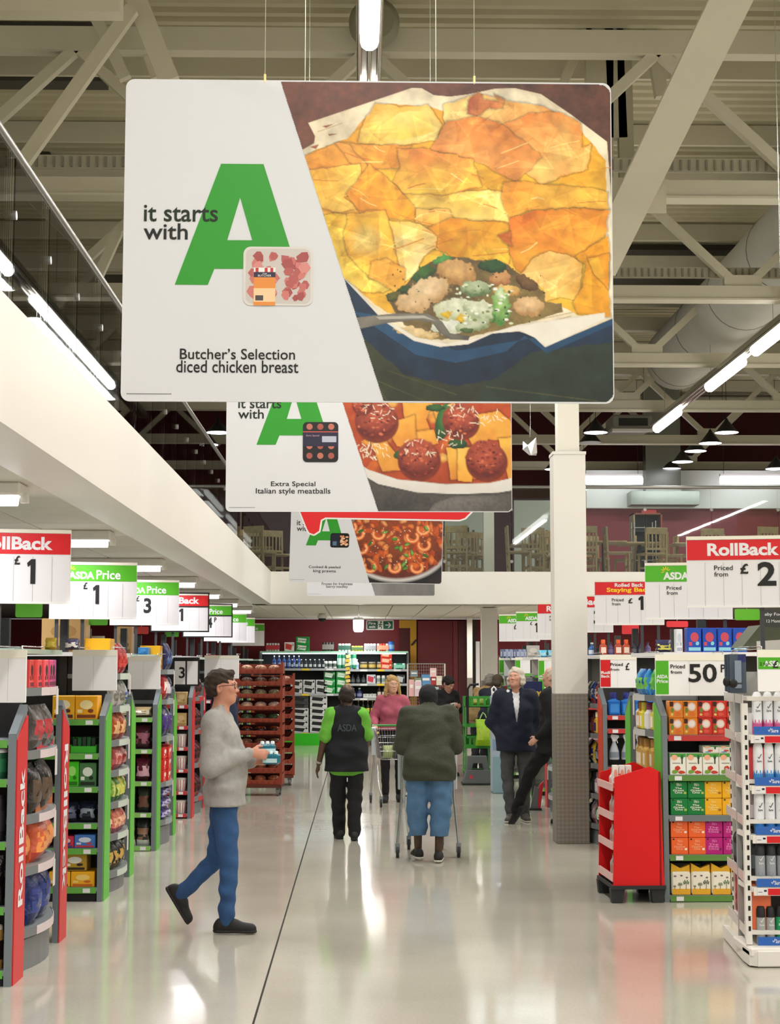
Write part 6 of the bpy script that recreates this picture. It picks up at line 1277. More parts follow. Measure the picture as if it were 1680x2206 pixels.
    hz = hem if hem is not None else pel[2]-.06
    if sleeve == 'long' and folds: tf.folds(folds, 1.0, len(label) % 5)
    elif folds: tf.folds(folds*.8, 1.0, len(label) % 5)
    ztop_ = nek+td*(.0+collar)
    # hem: cut only the torso region (sleeves may hang lower), done in a box around the pelvis
    sl, x, y, z = tf._box(pel-V3(.27, .3, .6), pel+V3(.27, .3, .6), 0)
    armd = np.full(tf.D[sl].shape, 1.0)
    for i in (0, 1):
        for (p0, p1) in ((sh[i], el[i]), (el[i], wr[i])):
            d = p1-p0; tt = np.clip(((x-p0[0])*d[0]+(y-p0[1])*d[1]+(z-p0[2])*d[2])/(d@d), 0, 1); armd = np.minimum(armd, np.sqrt((x-p0[0]-tt*d[0])**2+(y-p0[1]-tt*d[1])**2+(z-p0[2]-tt*d[2])**2)-.075)
    cut = np.where(armd < 0, -1, hz-z+0*x); tf.D[sl] = np.maximum(tf.D[sl], cut)
    for i in (0, 1):
        if sleeve == 'none':
            pass
    tf.cone(nek-td*.02, nek+td*.12, .056*(.85 if female else 1)+.010, .075, 0, op=1)   # neck opening
    if collar: tf.cone(nek-td*.07, nek+td*.045, .078, .074, .02); tf.cone(nek-td*.03, nek+td*.12, .062, .07, 0, op=1)
    topo = inst(topname, tf.mesh(topname, top if not isinstance(top, str) else mat(top, .85, noise=.12, nscale=24, bump=.35, bscale=160)), (0, 0, 0), parent=t)
    # trousers
    bf = Field(lo, hi, res); bk = legk
    bf.cone(hp[0]+V3(0, 0, .05), hp[1]+V3(0, 0, .05), .102*B, .102*B, .04, (fx, .92)); bf.cone(pel, pel+V3(0, 0, .06), .13*B, .125*B, .04, (fx, .74))
    for i in (0, 1):
        if legwear == 'long': ce = an[i]+(an[i]-kn[i])*.03; bf.cone(hp[i], kn[i], .098*B*bk, .070*bk, .035); bf.cone(kn[i], ce, .070*bk, .056*bk, .02)
        elif legwear == 'slim': ce = an[i]+(kn[i]-an[i])*.06; bf.cone(hp[i], kn[i], .090*B, .060, .03); bf.cone(kn[i], ce, .060, .046, .02)
        else: ce = kn[i]+(an[i]-kn[i])*.62; bf.cone(hp[i], kn[i], .108*B*bk, .096*bk, .035); bf.cone(kn[i], ce, .096*bk, .082*bk, .02)
    if legwear == 'crop':
        for i in (0, 1): ce = kn[i]+(an[i]-kn[i])*.64; bf.clip((0, 0, ce[2]), (0, 0, -1)) if i == 0 else None
    bf.folds(.003 if legwear == 'slim' else .0055, 1.15, 2); bf.clip((0, 0, pel[2]+.07), (0, 0, 1))
    inst(bottomname, bf.mesh(bottomname, bottom if not isinstance(bottom, str) else mat(bottom, .85, noise=.22, nscale=9, bump=.3, bscale=120)), (0, 0, 0), parent=t)
    # shoes
    for i in (0, 1):
        a, b = an[i], to[i]; d = b-a; hz_ = V3(d[0], d[1], 0); hz_ /= np.linalg.norm(hz_)+1e-9; upv = np.array(J.get('upL' if i == 0 else 'upR', (0, 0, 1)), float); upv /= np.linalg.norm(upv)
        fd = J.get('ftL' if i == 0 else 'ftR'); fd = np.array(fd, float) if fd is not None else hz_; fd = fd-upv*(fd@upv); fd /= np.linalg.norm(fd); sole = a-upv*.078
        sf = Field(np.minimum(a, b)-.2, np.maximum(a, b)+.2, .006); s0 = sole-fd*.055+upv*.03; s1 = sole+fd*.165+upv*.022; sf.cone(s0, s1, .036, .036, .02); sf.cone(sole-fd*.04+upv*.06, sole+fd*.05+upv*.055, .036, .03, .03); sf.cone(sole+fd*.05+upv*.05, sole+fd*.15+upv*.025, .032, .022, .03); sf.clip(sole, -upv); sf.clip(a+upv*.03, upv)
        sc = shoe if isinstance(shoe, str) else shoe[0]; so = inst('shoe', sf.mesh('shoe', mat(sc, .6, noise=.1, nscale=60)), (0, 0, 0), parent=t)
        s2 = Field(np.minimum(a, b)-.2, np.maximum(a, b)+.2, .006); s2.cone(s0-upv*.01, s1-upv*.01, .039, .039, 0); s2.clip(sole-upv*.002, -upv); s2.clip(sole+upv*.018, upv)
        inst('shoe_sole', s2.mesh('shoe_sole', mat(shoe[1] if not isinstance(shoe, str) else '#1c1c1c', .6)), (0, 0, 0), parent=so)
    return t, Hp
def stand(h=1.75, **kw):
    """joint set of a standing figure of height h"""
    k = h/1.75
    J = dict(pelvis=(0, 0, .96*k), chest=(0, 0, 1.27*k), neck=(0, -.01, 1.47*k), head=(0, .02, 1.635*k), shL=(-.17*k, -.01, 1.42*k), shR=(.17*k, -.01, 1.42*k), elL=(-.22*k, -.03, 1.13*k), elR=(.22*k, -.03, 1.13*k), wrL=(-.24*k, .04, .90*k), wrR=(.24*k, .04, .90*k),
             hipL=(-.09*k, 0, .91*k), hipR=(.09*k, 0, .91*k), knL=(-.1*k, .02, .50*k), knR=(.1*k, .02, .50*k), anL=(-.1*k, -.02, .082), anR=(.1*k, -.02, .082), toL=(-.12*k, .17, .03), toR=(.12*k, .17, .03))
    J.update(kw); return J
def at_floor(px, py):
    Y = 1.8*3500/(py-1430); return P(px, py, Y)
# ---- man in grey sweater, walking to the right (faces +x in the world: local y -> world x)
J1 = dict(pelvis=(0, .02, .93), chest=(0, -.005, 1.25), neck=(0, -.03, 1.485), head=(.0, -.004, 1.635), shL=(-.165, -.03, 1.405), shR=(.165, -.05, 1.405), elL=(-.235, .0, 1.12), elR=(.235, -.06, 1.115), wrL=(-.115, .20, 1.13), wrR=(.11, .19, 1.20),
          hdL=(.35, .95, .12), hdR=(-.25, .97, -.1), pnL=(1, 0, .5), pnR=(-.9, .1, -.2), thL=(0, 0, 1), thR=(0, 0, 1), hipL=(-.09, .01, .89), hipR=(.09, .02, .89), knL=(-.09, -.045, .47), knR=(.09, .055, .475), anL=(-.09, -.275, .245), anR=(.09, .045, .088), toL=(-.09, -.215, .04), toR=(.10, .24, .03),
          ftL=(0, .55, -.85), upL=(0, .85, .53), belly=.115)
p1 = P(476, 1990, 11.2); p1.z = 0
man1, H1 = person(p1, R(-90), J1, 'man in grey sweater, glasses and blue jeans walking right holding teal packs', '#c98d74', '#a09e99', '#2f5482', '#161514', '#3a2c22', res=.008, headres=.0042, yaw=R(8), nod=R(2), hem=.845, folds=.0055, hands=('hold', 'hold'), legwear='long', legk=.93, chestk=1.0, topname='sweater', bottomname='jeans', topthick=.026)
# glasses
gl = MB(); gm_ = mat('#3a1e1c', .3)
for sx in (-1, 1):
    c = [H1(sx*(.032+.026*math.cos(a)), .098-.004*abs(math.cos(a)), .010+.017*math.sin(a)) for a in [2*PI*k/16 for k in range(17)]]
    gl.tube(c, .0024, gm_, 6); gl.tube([H1(sx*.058, .093, .016), H1(sx*.079, .06, .018), H1(sx*.083, .0, .014), H1(sx*.082, -.02, .0)], .0026, gm_, 6)
gl.tube([H1(-.008, .104, .014), H1(.008, .104, .014)], .0024, gm_, 6); gl.build('glasses', man1)
# collar and cuffs of the sweater are ribbed rolls
for i, (w_, e_) in enumerate((((-.115, .20, 1.13), (-.235, 0, 1.12)), ((.11, .19, 1.20), (.235, -.06, 1.115)))):
    a = Vector(w_); b = Vector(e_); d = (b-a).normalized(); MB().tube([a+d*.01, a+d*.02, a+d*.055, a+d*.065], [.034, .040, .042, .038], mat('#8f8d88', .9, bump=.5, bscale=200), 14).build('cuff', man1)
for k, (dy, dz, rz_) in enumerate(((.30, 1.235, .25), (.335, 1.17, -.2))):
    hv = man1.matrix_world if False else None
    o = thing('teal_pack', '%s teal drink pouch pack held by the man in grey' % ('upper', 'lower')[k], 'pack', (p1.x+dy, p1.y+.02-.035*k, dz-.05), rz_)
    b_ = MB(); b_.box(-.055, .055, -.05, .05, 0, .07, mat('#12697c', .3, bump=.5, bscale=30), bev=.012); b_.build('wrap', o)
    for q in range(3): MB().lathe([(.014, .065), (.014, .085), (.008, .09)], mat('#dce8ea', .3), 10, c=(-.035+.035*q, -.02, 0)).build('cap', o)
    MB().box(-.05, .05, -.052, -.0495, .012, .04, mat('#bfe0e4', .4)).build('printed_band', o)
# ---- shop worker in lime shirt and navy gilet, seen from behind, walking away (faces +y)
p2 = at_floor(746, 1802); p2.z = 0
J2 = stand(1.57, elL=(-.235, -.02, 1.01), wrL=(-.285, .02, .78), elR=(.215, .04, 1.03), wrR=(.205, .18, .91), anR=(.08, -.06, .088), toR=(.09, .13, .03), anL=(-.07, .12, .082), toL=(-.09, .31, .03), knL=(-.085, .08, .46), knR=(.085, -.0, .45), head=(0, .03, 1.465), neck=(0, 0, 1.32))
man2, H2 = person(p2, R(2), J2, 'shop worker seen from behind in lime shirt and black gilet', '#5a4132', '#6ab53c', '#16171a', '#1c1a18', '#2c241e', hairstyle='balding', sleeve='short', hem=.655, bodyk=.95, legk=1.12, topname='lime_shirt', hands=('relax', 'relax'))
def gilet(t, J, B, T, hem, name, m, zt=.06, arms=False):
    pel, che, nek = [np.array(J[k], float) for k in ('pelvis', 'chest', 'neck')]; td = (nek-pel)/np.linalg.norm(nek-pel); f = Field(pel-V3(.35, .35, .3), nek+V3(.35, .35, .3), .009); fx = V3(0, 1, 0)
    f.cone(pel+V3(0, 0, -.03), che, (.14+T)*B, (.152+T)*B, .05, (fx, .76)); f.cone(che, nek-td*.055, (.147+T)*B, .09*B+T, .05, (fx, .7)); hp = [np.array(J['hipL'], float), np.array(J['hipR'], float)]
    for dz in (.07, -.12): f.cone(hp[0]+V3(.01, 0, dz), hp[1]+V3(-.01, 0, dz), .126*B+T, .126*B+T, .05, (fx, 1.0))
    s0, s1 = np.array(J['shL'], float), np.array(J['shR'], float); f.cone(s0*.86+s1*.14, s1*.86+s0*.14, .062+T*.5, .062+T*.5, .05)
    f.cone(nek-td*.07, nek+td*.03, .080, .074, .02); f.folds(.004, 1, 1); f.clip((0, 0, hem), (0, 0, -1)); f.cone(nek-td*.03, nek+td*.1, .063, .07, 0, op=1)
    return inst(name, f.mesh(name, m), (0, 0, 0), parent=t)
gv = gilet(man2, J2, .95, .040, .70, 'gilet', mat('#101418', .85, noise=.1, nscale=20))
mb = MB(); text(mb, 'ASDA', -.10, .10, 1.11, 1.185, -.158, mat('#3a4448', .7), .02); o = mb.build('gilet_lettering', gv)
MB().box(.0, .008, -.135, -.133, .60, .64, WHITE).build('trouser_tag', man2)
MB().tube([(-.281, .017, .80), (-.286, .022, .782)], .034, mat('#a8a89c', .4), 12).build('wristband', man2)
# ---- man in olive jacket pushing a trolley, seen from behind
p3 = at_floor(925, 1848); p3.z = 0
J3 = stand(1.66, pelvis=(0, -.04, .90), chest=(0, .04, 1.20), neck=(0, .12, 1.36), head=(0, .20, 1.475), shL=(-.185, .07, 1.32), shR=(.185, .07, 1.32), elL=(-.245, .06, 1.05), elR=(.245, .06, 1.05), wrL=(-.20, .34, .99), wrR=(.20, .34, .99), hdL=(0, 1, -.1), hdR=(0, 1, -.1), pnL=(0, 0, -1), pnR=(0, 0, -1), thL=(1, 0, 0), thR=(-1, 0, 0),
           hipL=(-.1, -.04, .85), hipR=(.1, -.04, .85), knL=(-.11, .0, .47), knR=(.1, -.04, .46), anL=(-.10, .09, .10), anR=(.08, -.05, .088), toL=(-.13, .26, .04), toR=(.10, .12, .03))
QUILT = mat('#3c3f30', .8, noise=.14, nscale=30, bump=.5, bscale=45)
man3, H3 = person(p3, R(0), J3, 'man in olive quilted jacket and black beanie pushing a trolley away', '#4f3a2e', QUILT, mat('#54799f', .85, noise=.2, nscale=10, bump=.3, bscale=120), ('#1d1b1a', '#d8d6d0'), '#15171a', hairstyle='beanie', bodyk=1.1, hem=.74, collar=.02, legwear='crop', legk=1.0, nod=R(8), hands=('grip', 'grip'), topname='quilted_jacket', bottomname='denim_shorts', topthick=.034)
# ---- woman in pink with a trolley, facing the camera
p4 = P(845, 1722, 21.6); p4.z = 0
J4 = stand(1.63, shL=(-.145, -.01, 1.315), shR=(.145, -.01, 1.315), elL=(-.25, -.02, 1.09), elR=(.25, -.02, 1.09), wrL=(-.23, .2, 1.0), wrR=(.23, .2, 1.0), hdL=(0, 1, -.2), hdR=(0, 1, -.2), pnL=(0, 0, -1), pnR=(0, 0, -1), thL=(1, 0, 0), thR=(-1, 0, 0), anL=(-.09, -.05, .085), toL=(-.1, .1, .03), anR=(.09, .06, .085), toR=(.1, .22, .03))
wom, H4 = person(p4, R(180), J4, 'blonde woman in pink sweater pushing a trolley towards the camera', '#d8a88e', '#b0586a', '#17171a', ('#20201f', '#141414'), '#b8965c', hairstyle='long', female=True, yaw=R(-16), hem=.93, legwear='slim', topname='pink_sweater', hands=('grip', 'grip'), bodyk=.95, res=.010)
# ---- white haired man in navy jacket
p5 = at_floor(1112, 1764); p5.z = 0
J5 = stand(1.74, elL=(-.26, -.06, 1.12), elR=(.26, -.06, 1.12), wrL=(-.16, .02, .97), wrR=(.16, .02, .97), hdL=(.7, 0, -.6), hdR=(-.7, 0, -.6), head=(.0, .03, 1.63), anR=(.07, .05, .085), toR=(.12, .22, .03))
NAVY = mat('#141b2e', .8, noise=.12, nscale=20)
man5, H5 = person(p5, R(180), J5, 'white haired man in navy jacket and grey jeans looking up', '#d29a84', '#e6e6e8', mat('#4b4c4d', .85, noise=.3, nscale=8), ('#4a463f', '#c9c6bd'), '#cfc6b4', hairstyle='fluffy', yaw=R(25), nod=R(12), hem=.86, sleeve='none', topname='white_tshirt', res=.010)
def jacket(t, J, B, T, hem, m, vneck=True, name='jacket'):
    pel, che, nek = [np.array(J[k], float) for k in ('pelvis', 'chest', 'neck')]; f = Field(pel-V3(.45, .45, .35), nek+V3(.45, .45, .3), .010); fx = V3(0, 1, 0); td = (nek-pel)/np.linalg.norm(nek-pel)
    f.cone(pel+V3(0, 0, -.12), che, (.155+T)*B, (.155+T)*B, .05, (fx, .8)); f.cone(che, nek-td*.055, (.15+T)*B, .09*B+T, .05, (fx, .72)); hp = [np.array(J['hipL'], float), np.array(J['hipR'], float)]
    for dz in (.05, -.12): f.cone(hp[0]+V3(0, 0, dz), hp[1]+V3(0, 0, dz), .110*B+T*.6, .110*B+T*.6, .05, (fx, .98))
    s0, s1 = np.array(J['shL'], float), np.array(J['shR'], float); f.cone(s0, s1, .06+T*.6, .06+T*.6, .05); f.cone(nek-td*.07, nek+td*.02, .085, .08, .02)
    f.clip((0, 0, hem), (0, 0, -1))
    for i, q in enumerate('LR'):
        s_, e_, w_ = [np.array(J[a+q], float) for a in ('sh', 'el', 'wr')]; f.cone(s_, e_, .06*B+T, .055*B+T*.6, .03); f.cone(e_, w_+(e_-w_)*.05, .055*B+T*.6, .044+T*.2, .03)
    f.folds(.005, 1, 4); f.cone(nek-td*.03, nek+td*.12, .064, .075, 0, op=1)
    if vneck:
        for k in range(7): u = k/6; c = nek*(1-u)+che*u+V3(0, .13+.06*u, .02*(1-u)-.10*u); f.ell(c, (.052*(1-u)+.008, .09, .05), 0, op=1)
    return inst(name, f.mesh(name, m), (0, 0, 0), parent=t)
jacket(man5, J5, 1.08, .034, .80, NAVY)
# ---- man in black, striding left behind the column
p6 = at_floor(1194, 1772); p6.z = 0
J6 = stand(1.76, pelvis=(0, 0, .94), chest=(0, 0, 1.26), knL=(-.09, .24, .60), anL=(-.1, .42, .17), toL=(-.1, .50, .05), ftL=(0, .62, -.78), upL=(0, .78, .62), knR=(.1, -.08, .48), anR=(.1, -.12, .085), toR=(.1, .04, .03), elL=(-.24, -.1, 1.13), wrL=(-.22, .1, .98), elR=(.24, -.06, 1.12), wrR=(.22, .1, .93))
man6, H6 = person(p6, R(62), J6, 'man in black coat and trousers striding, half hidden by the column', '#d0a08a', '#0f1012', '#0b0b0c', '#0e0e0e', '#c9b8a4', hairstyle='balding', hem=.80, topname='black_coat', collar=.01, res=.011, topthick=.04, bodyk=1.08)
# ---- dark haired person in black by the leaflet stand
p7 = P(962, 1640, 26.5); p7.z = 0
J7 = stand(1.60, head=(0, .06, 1.475), elL=(-.22, .02, 1.05), wrL=(-.08, .22, 1.12), elR=(.22, .02, 1.05), wrR=(.08, .24, 1.14), hdL=(.3, 1, .1), hdR=(-.3, 1, .1))
man7, H7 = person(p7, R(210), J7, 'dark haired person in black jacket looking down at a white package', '#c48e78', '#151517', '#1a1b1f', '#151515', '#1d1714', hairstyle='bob', nod=R(-28), yaw=R(-10), topname='black_jacket', hands=('hold', 'hold'), res=.012, collar=.01)
q = P(976, 1528, 26.15); t = thing('white_bottle', 'white plastic package held by the dark haired person in black', 'package', (q.x, q.y, q.z-.13)); MB().box(-.07, .07, -.04, .04, 0, .15, mat('#b9bcc0', .4, bump=.4), bev=.02).lathe([(.04, .15), (.03, .2), (.03, .23)], mat('#d8dadc', .4), 10).build('pack_body', t); MB().lathe([(.016, 0), (.016, .012)], BLACK, 10, M=Matrix.Translation((0, -.034, .2)) @ Matrix.Rotation(PI/2, 4, 'X')).build('dark_dot', t)
# ---- two people bending beside the green picking trolley
p8 = P(1032, 1650, 26.9); p8.z = 0
J8 = stand(1.68, pelvis=(0, -.1, .93), chest=(0, .08, 1.2), neck=(0, .2, 1.38), head=(0, .29, 1.50), shL=(-.18, .15, 1.33), shR=(.18, .15, 1.33), elL=(-.22, .3, 1.1), elR=(.22, .3, 1.1), wrL=(-.15, .5, 1.05), wrR=(.15, .5, 1.05))
person(p8, R(-50), J8, 'grey haired person in tan coat leaning behind the green picking trolley', '#c89a84', '#a88c5c', '#3a3c40', '#2a2a2a', '#8f8a80', hairstyle='fluffy', nod=R(-18), topname='tan_coat', res=.013, hs=.97)
p9 = P(1056, 1650, 25.8); p9.z = 0
person(p9, R(-30), J8, 'person in navy coat and brown knitted hat beside the tan coated person', '#b08a74', '#161c2c', '#202226', '#2a2a2a', '#4a4030', hairstyle='beanie', nod=R(-18), topname='navy_coat', res=.013, hs=.97)
p10 = P(484, 1720, 21.0); p10.z = 0
person(p10, R(-120), stand(1.66), 'person in navy jacket mostly hidden behind the man in grey', '#c0907a', '#1b2740', '#26282c', '#1c1c1c', '#3a2e26', topname='navy_jacket', res=.014)
# ================================================================ BREAD TRAY STACKS
def bread_stack(px, Y, label, n=10, seed=1, rz=0):
    rn = random.Random(seed); x = P(px, 1430, Y).x
    t = thing('tray_dolly', 'wheeled dolly under the %s' % label, 'dolly', (x, Y, 0), rz)
    MB().box(-.31, .31, -.2, .2, .11, .15, mat('#5c2a1c', .5)).build('deck', t)
    for sx in (-.26, .26):
        for sy in (-.15, .15): c = MB(); M = Matrix.Translation((sx, sy, .05)) @ Matrix.Rotation(PI/2, 4, 'Y'); c.lathe([(.05, -.015), (.05, .015)], mat('#6c6a66', .5), 14, M=M); c.box(sx-.025, sx+.025, sy-.02, sy+.02, .05, .115, GREY); c.build('caster', t)
    TR = mat('#8e3a22', .45, noise=.12, nscale=6); TR2 = mat('#7a2f1b', .5)
    # one stacking tray, shared mesh
    m = MB(); w, d, h = .31, .2, .15
    m.box(-w, w, -d, d, 0, .012, TR); m.box(-w, w, -d, -d+.012, 0, .062, TR, bev=.003); m.box(-w, w, d-.012, d, 0, .13, TR2)
    for sx in (-1, 1):
        m.prism([(-d, .0), (d, .0), (d, .15), (.06, .13), (-.1, .13), (-d, .165)], sx*w-.006, sx*w+.006, TR, 'yz'); m.box(sx*w-.016, sx*w+.016, -d-.004, -d+.02, 0, .165, TR); m.prism([(sx*w, .05), (sx*(w-.07), .05), (sx*w, .15)], -d-.002, -d+.012, TR)
    for k in range(7): m.box(-.27+.08*k, -.24+.08*k, -d-.003, -d, .012, .05, TR2)
    me = m.mesh('bread_tray')
    kinds = [('#8a5a3c', '#c89a84', 'brown'), ('#7a4a34', '#e0d6cc', 'dark'), ('#8a7a54', '#c8c0a0', 'olive'), ('#d8a88c', '#e8d8c8', 'pale'), ('#3c4a34', '#6a8a5c', 'green'), ('#2e1a14', '#c8542c', 'dark chocolate'), ('#7a4a30', '#b08868', 'tan'), ('#6a4a30', '#d8ccb8', 'speckled'), ('#8a4a2c', '#c06a3c', 'rusty'), ('#a85a34', '#e0986c', 'orange')]
    words = ['bottom', 'second', 'third', 'fourth', 'fifth', 'sixth', 'seventh', 'eighth', 'ninth', 'top']
    for k in range(n):
        z = .152+.168*k; rr = rz+R(rn.uniform(-1.2, 1.2)); nm = words[k] if k < n-1 else 'top'
        inst('bread_tray', me, (x, Y, z), rr, label='red brown plastic bread tray, %s of the %s' % (nm+(' from the bottom' if nm not in ('top', 'bottom') else ''), label), cat='tray', group='bread trays of the '+label)
        if seed == 1 or k == n-1:
            c = kinds[(n-1-k) % len(kinds)]; q = 3
            for i in range(q):
                inst('wrapped_loaf', product('loaf', .175, .24, .105, c[0], c[1]), (x-.19+.19*i, Y-.02, z+.014), rn.uniform(-.15, .15), label='%s wrapped loaf, %s, in the %s tray of the %s' % (c[2], ('left', 'middle', 'right')[i], nm, 'front stack' if seed == 1 else 'rear stack'), cat='loaf', group='loaves in the bread trays')
    if seed == 1: pass
bread_stack(562, 22.7, 'front tray stack', 10, 1, R(-3))
bread_stack(588, 24.6, 'rear tray stack', 9, 2, R(4))
# ================================================================ RED SHIPPER DISPLAY
a = P(1327, 1933, 12.45); t = thing('display_stand', 'tall bright red floor display stand on a black plastic base', 'display stand', (a.x, 12.45, 0), R(2)); SR = mat('#e01216', .45); SRD = mat('#b01016', .5)
w = .37; d = .62
MB().prism([(-.02, .13), (w+.0, .13), (w-.02, .98), (w-.10, 1.02), (0, .94)], 0, .012, SR).build('front_panel', t)
MB().prism([(-.02, .13), (w+.0, .13), (w-.02, .98), (w-.10, 1.02), (0, .94)], d-.012, d, SR).build('rear_panel', t)
MB().box(w-.035, w-.02, .0, d, .13, .98, SRD).build('back_panel', t)
for z in (.16, .40, .62, .84):
    s_ = MB().box(-.0, w-.04, .012, d-.012, z, z+.012, SRD).build('shelf', t); MB().box(-.022, -.008, .02, d-.02, z-.004, z+.05, mat('#e8b8b4', .35)).build('clear_lip', s_)
MB().box(-.03, w+.01, -.02, d+.01, .105, .13, DARK).build('base_rim', t)
for x in (-.01, w-.07):
    for y in (0, d-.08): MB().prism([(x-.02, .0), (x+.06, .0), (x+.08, .105), (x-.03, .105)], y, y+.07, DARK).build('base_foot', t)
for k, z in enumerate((.172, .412, .632, .852)):
    for i in range(4):
        M = t.matrix_world; inst('bottle', product('bottle', .05, .05, .15 if k < 3 else .11, '#e6e2de', '#f0c8b8', '#d84a2c'), (a.x+.05, 12.45+.08+.12*i, z), 0, label='small white bottle with orange cap, %s, on the %s shelf of the red display stand' % (('nearest', 'second', 'third', 'farthest')[i], ('bottom', 'third', 'second', 'top')[k]), cat='bottle', group='bottles in the red display stand')
for i in range(3): inst('carton', product('carton', .045, .05, .17, '#ece6e2', '#e8a088', '#e0552c'), (a.x+.02+.05*i, 12.45+.1, .852+.005), 0, label='white and orange packet sticking out of the red stand, %s' % ('left', 'middle', 'right')[i], cat='packet', group='packets in the red stand')
# ================================================================ SHOPPING TROLLEYS
CH = mat('#b8bcbe', .22, .9); CLR = mat('#c4ccd0', .25, .3)
def trolley(loc, rz, label, seat=False):
    """handle at local y=0, basket ahead (+y)"""
    t = thing('shopping_trolley', label, 'trolley', loc, rz); b = MB()
    L = .62; zb, zt = .56, .94
    top = [(-.25, .08, zt+.02), (.25, .08, zt+.02), (.20, .08+L, zt-.04), (-.20, .08+L, zt-.04)]; bot = [(-.20, .14, zb+.04), (.20, .14, zb+.04), (.15, .05+L, zb+.04), (-.15, .05+L, zb+.04)]
    for q in (top, bot): b.tube(q+[q[0]], .006, CH, 6)
    def lerp(p, q, u): return tuple(p[k]+(q[k]-p[k])*u for k in range(3))
    for e in range(4):
        n = 14
        for k in range(n+1): b.tube([lerp(top[e], top[(e+1) % 4], k/n), lerp(bot[e], bot[(e+1) % 4], k/n)], .0022, CH, 4)
        for v in (.3, .65): b.tube([lerp(top[e], bot[e], v), lerp(top[(e+1) % 4], bot[(e+1) % 4], v)], .003, CH, 4)
    for k in range(11): b.tube([lerp(bot[0], bot[1], k/10), lerp(bot[3], bot[2], k/10)], .0022, CH, 4)
    b.build('wire_basket', t)
    h = MB(); h.tube([(-.27, 0, 1.0), (.27, 0, 1.0)], .016, mat('#3a8a3a', .4), 10); h.build('handle', t)
    for s_ in (-1, 1):
        MB().tube([(s_*.25, .08, zt+.02), (s_*.26, .02, 1.0)], .010, CH, 8).build('handle_bracket', t)
        MB().tube([(s_*.24, .08, zt), (s_*.245, .05, .55), (s_*.285, -.02, .13)], .012, CH, 8).build('rear_leg', t); MB().tube([(s_*.2, .1, zb), (s_*.19, .42, .30), (s_*.16, .62, .13)], .011, CH, 8).build('front_leg', t)
        MB().box(s_*.25-.03, s_*.25+.03, .07, .09, .62, .98, CLR, bev=.008).build('plastic_corner', t)
        for (x, y) in ((s_*.285, -.03), (s_*.16, .63)):
            c = MB(); M = Matrix.Translation((x, y, .055)) @ Matrix.Rotation(PI/2, 4, 'Y'); c.lathe([(.052, -.014), (.055, 0), (.052, .014)], DARK, 16, M=M); c.prism([(y-.03, .05), (y+.03, .05), (y+.02, .135), (y-.02, .135)], x-.022, x+.022, GREY, 'yz'); c.build('caster', t)
    if seat: MB().box(-.22, .22, .09, .10, .66, .93, CLR, bev=.01).build('seat_flap', t)
    return t
trolley((p3.x, p3.y+.33, 0), R(0), 'trolley pushed by the man in the olive jacket', True)
trolley((p4.x, p4.y-.27, 0), R(180), 'trolley pushed by the woman in pink')
for i, (dx, dy, c, lab) in enumerate(((-.06, -.62, '#9aa86a', 'pale green item in the trolley of the woman'), (.07, -.66, '#2b2c2e', 'dark folded bag in the trolley of the woman'))):
    inst('carrier_bag', product('bag', .16, .14, .16, c, c, c), (p4.x+dx, p4.y+dy, .602), 0, label=lab, cat='bag')
# ================================================================ BACK WALL: DRINKS SHELVING
def drinks_unit(px0, px1, Y, levels, label, plinth, dark='#1f2426'):
    a = P(px0, 1430, Y).x; b = P(px1, 1430, Y).x; t = thing('drinks_shelving', label, 'shelving', ((a+b)/2, Y, 0)); w = (b-a)/2; D = mat(dark, .6)
    MB().box(-w, w, .5, .54, 0, 2.06, D).build('back_panel', t)
    for s_ in (-1, 1): MB().box(s_*w-.02, s_*w+.02, .0, .5, 0, 2.06, mat('#5a5f60', .5)).build('end_panel', t)
    MB().box(-w, w, -.02, .5, 0, .26 if plinth else .1, mat('#35c21c', .4) if plinth else D).build('plinth', t)
    for z in levels:
        s_ = MB().box(-w+.02, w-.02, -.0, .5, z-.03, z, mat('#8a9092', .4)).build('shelf', t); MB().box(-w+.02, w-.02, -.012, 0, z-.05, z-.002, mat('#aeb3b4', .35)).build('price_edge', s_)
        for k, c in enumerate(('#e8e8e8', '#f0d02c', '#e8e8e8')): u = -w+(2*w)*(.2+.28*k); MB().box(u, u+.16, -.015, -.012, z-.048, z-.006, mat(c, .5)).build('price_ticket', s_)
    MB().box(-w, w, -.03, .5, 2.04, 2.08, mat('#a5e0bd', .4)).build('top_shelf', t)
    MB().box(-w+.05, w-.05, .02, .1, 2.02, 2.035, TUBE2).build('strip_light', t)
    return a, b
Yd = 36.4
drinks_unit(560, 748, Yd, [.28, 1.14, 1.70], 'dark wide drinks shelving with green plinth on the back wall, left unit', True)
drinks_unit(750, 879, Yd+.05, [.30, .68, 1.04, 1.36, 1.68], 'dark drinks shelving with white shelf edges on the back wall, right unit', False)
def drow(px0, z, specs, where, Y=Yd, gap=.02):
    x = P(px0, 1430, Y).x; n = len(specs)
    for i, sp in enumerate(specs):
        w = sp[1]; desc = sp[-1]; same = [j for j in range(n) if specs[j][-1] == desc]; lab = '%s, %s' % (desc, where)
        if len(same) > 1: o_ = same.index(i); pl = 'leftmost' if o_ == 0 else ('rightmost' if o_ == len(same)-1 else ORD[o_]+' from left'); lab = '%s, %s, %s' % (desc, pl, where)
        inst(NAMES[sp[0]], product(*sp[:-1]), (x+w/2, Y+.03+sp[2]/2, z), 0, label=lab, cat=CATS[sp[0]], group='drinks '+where); x += w+gap
mp = lambda c1, c2, c3, n, w=.3, h=.15: ('multipack', w, .2, h, c1, c2, c3, n)
cb = lambda c1, c2, c3, n, w=.28, h=.17, tx=None: ('casebox', w, .25, h, c1, c2, c3) + ((tx,) if tx else ()) + (n,)
tops = 'on top of the drinks shelving'
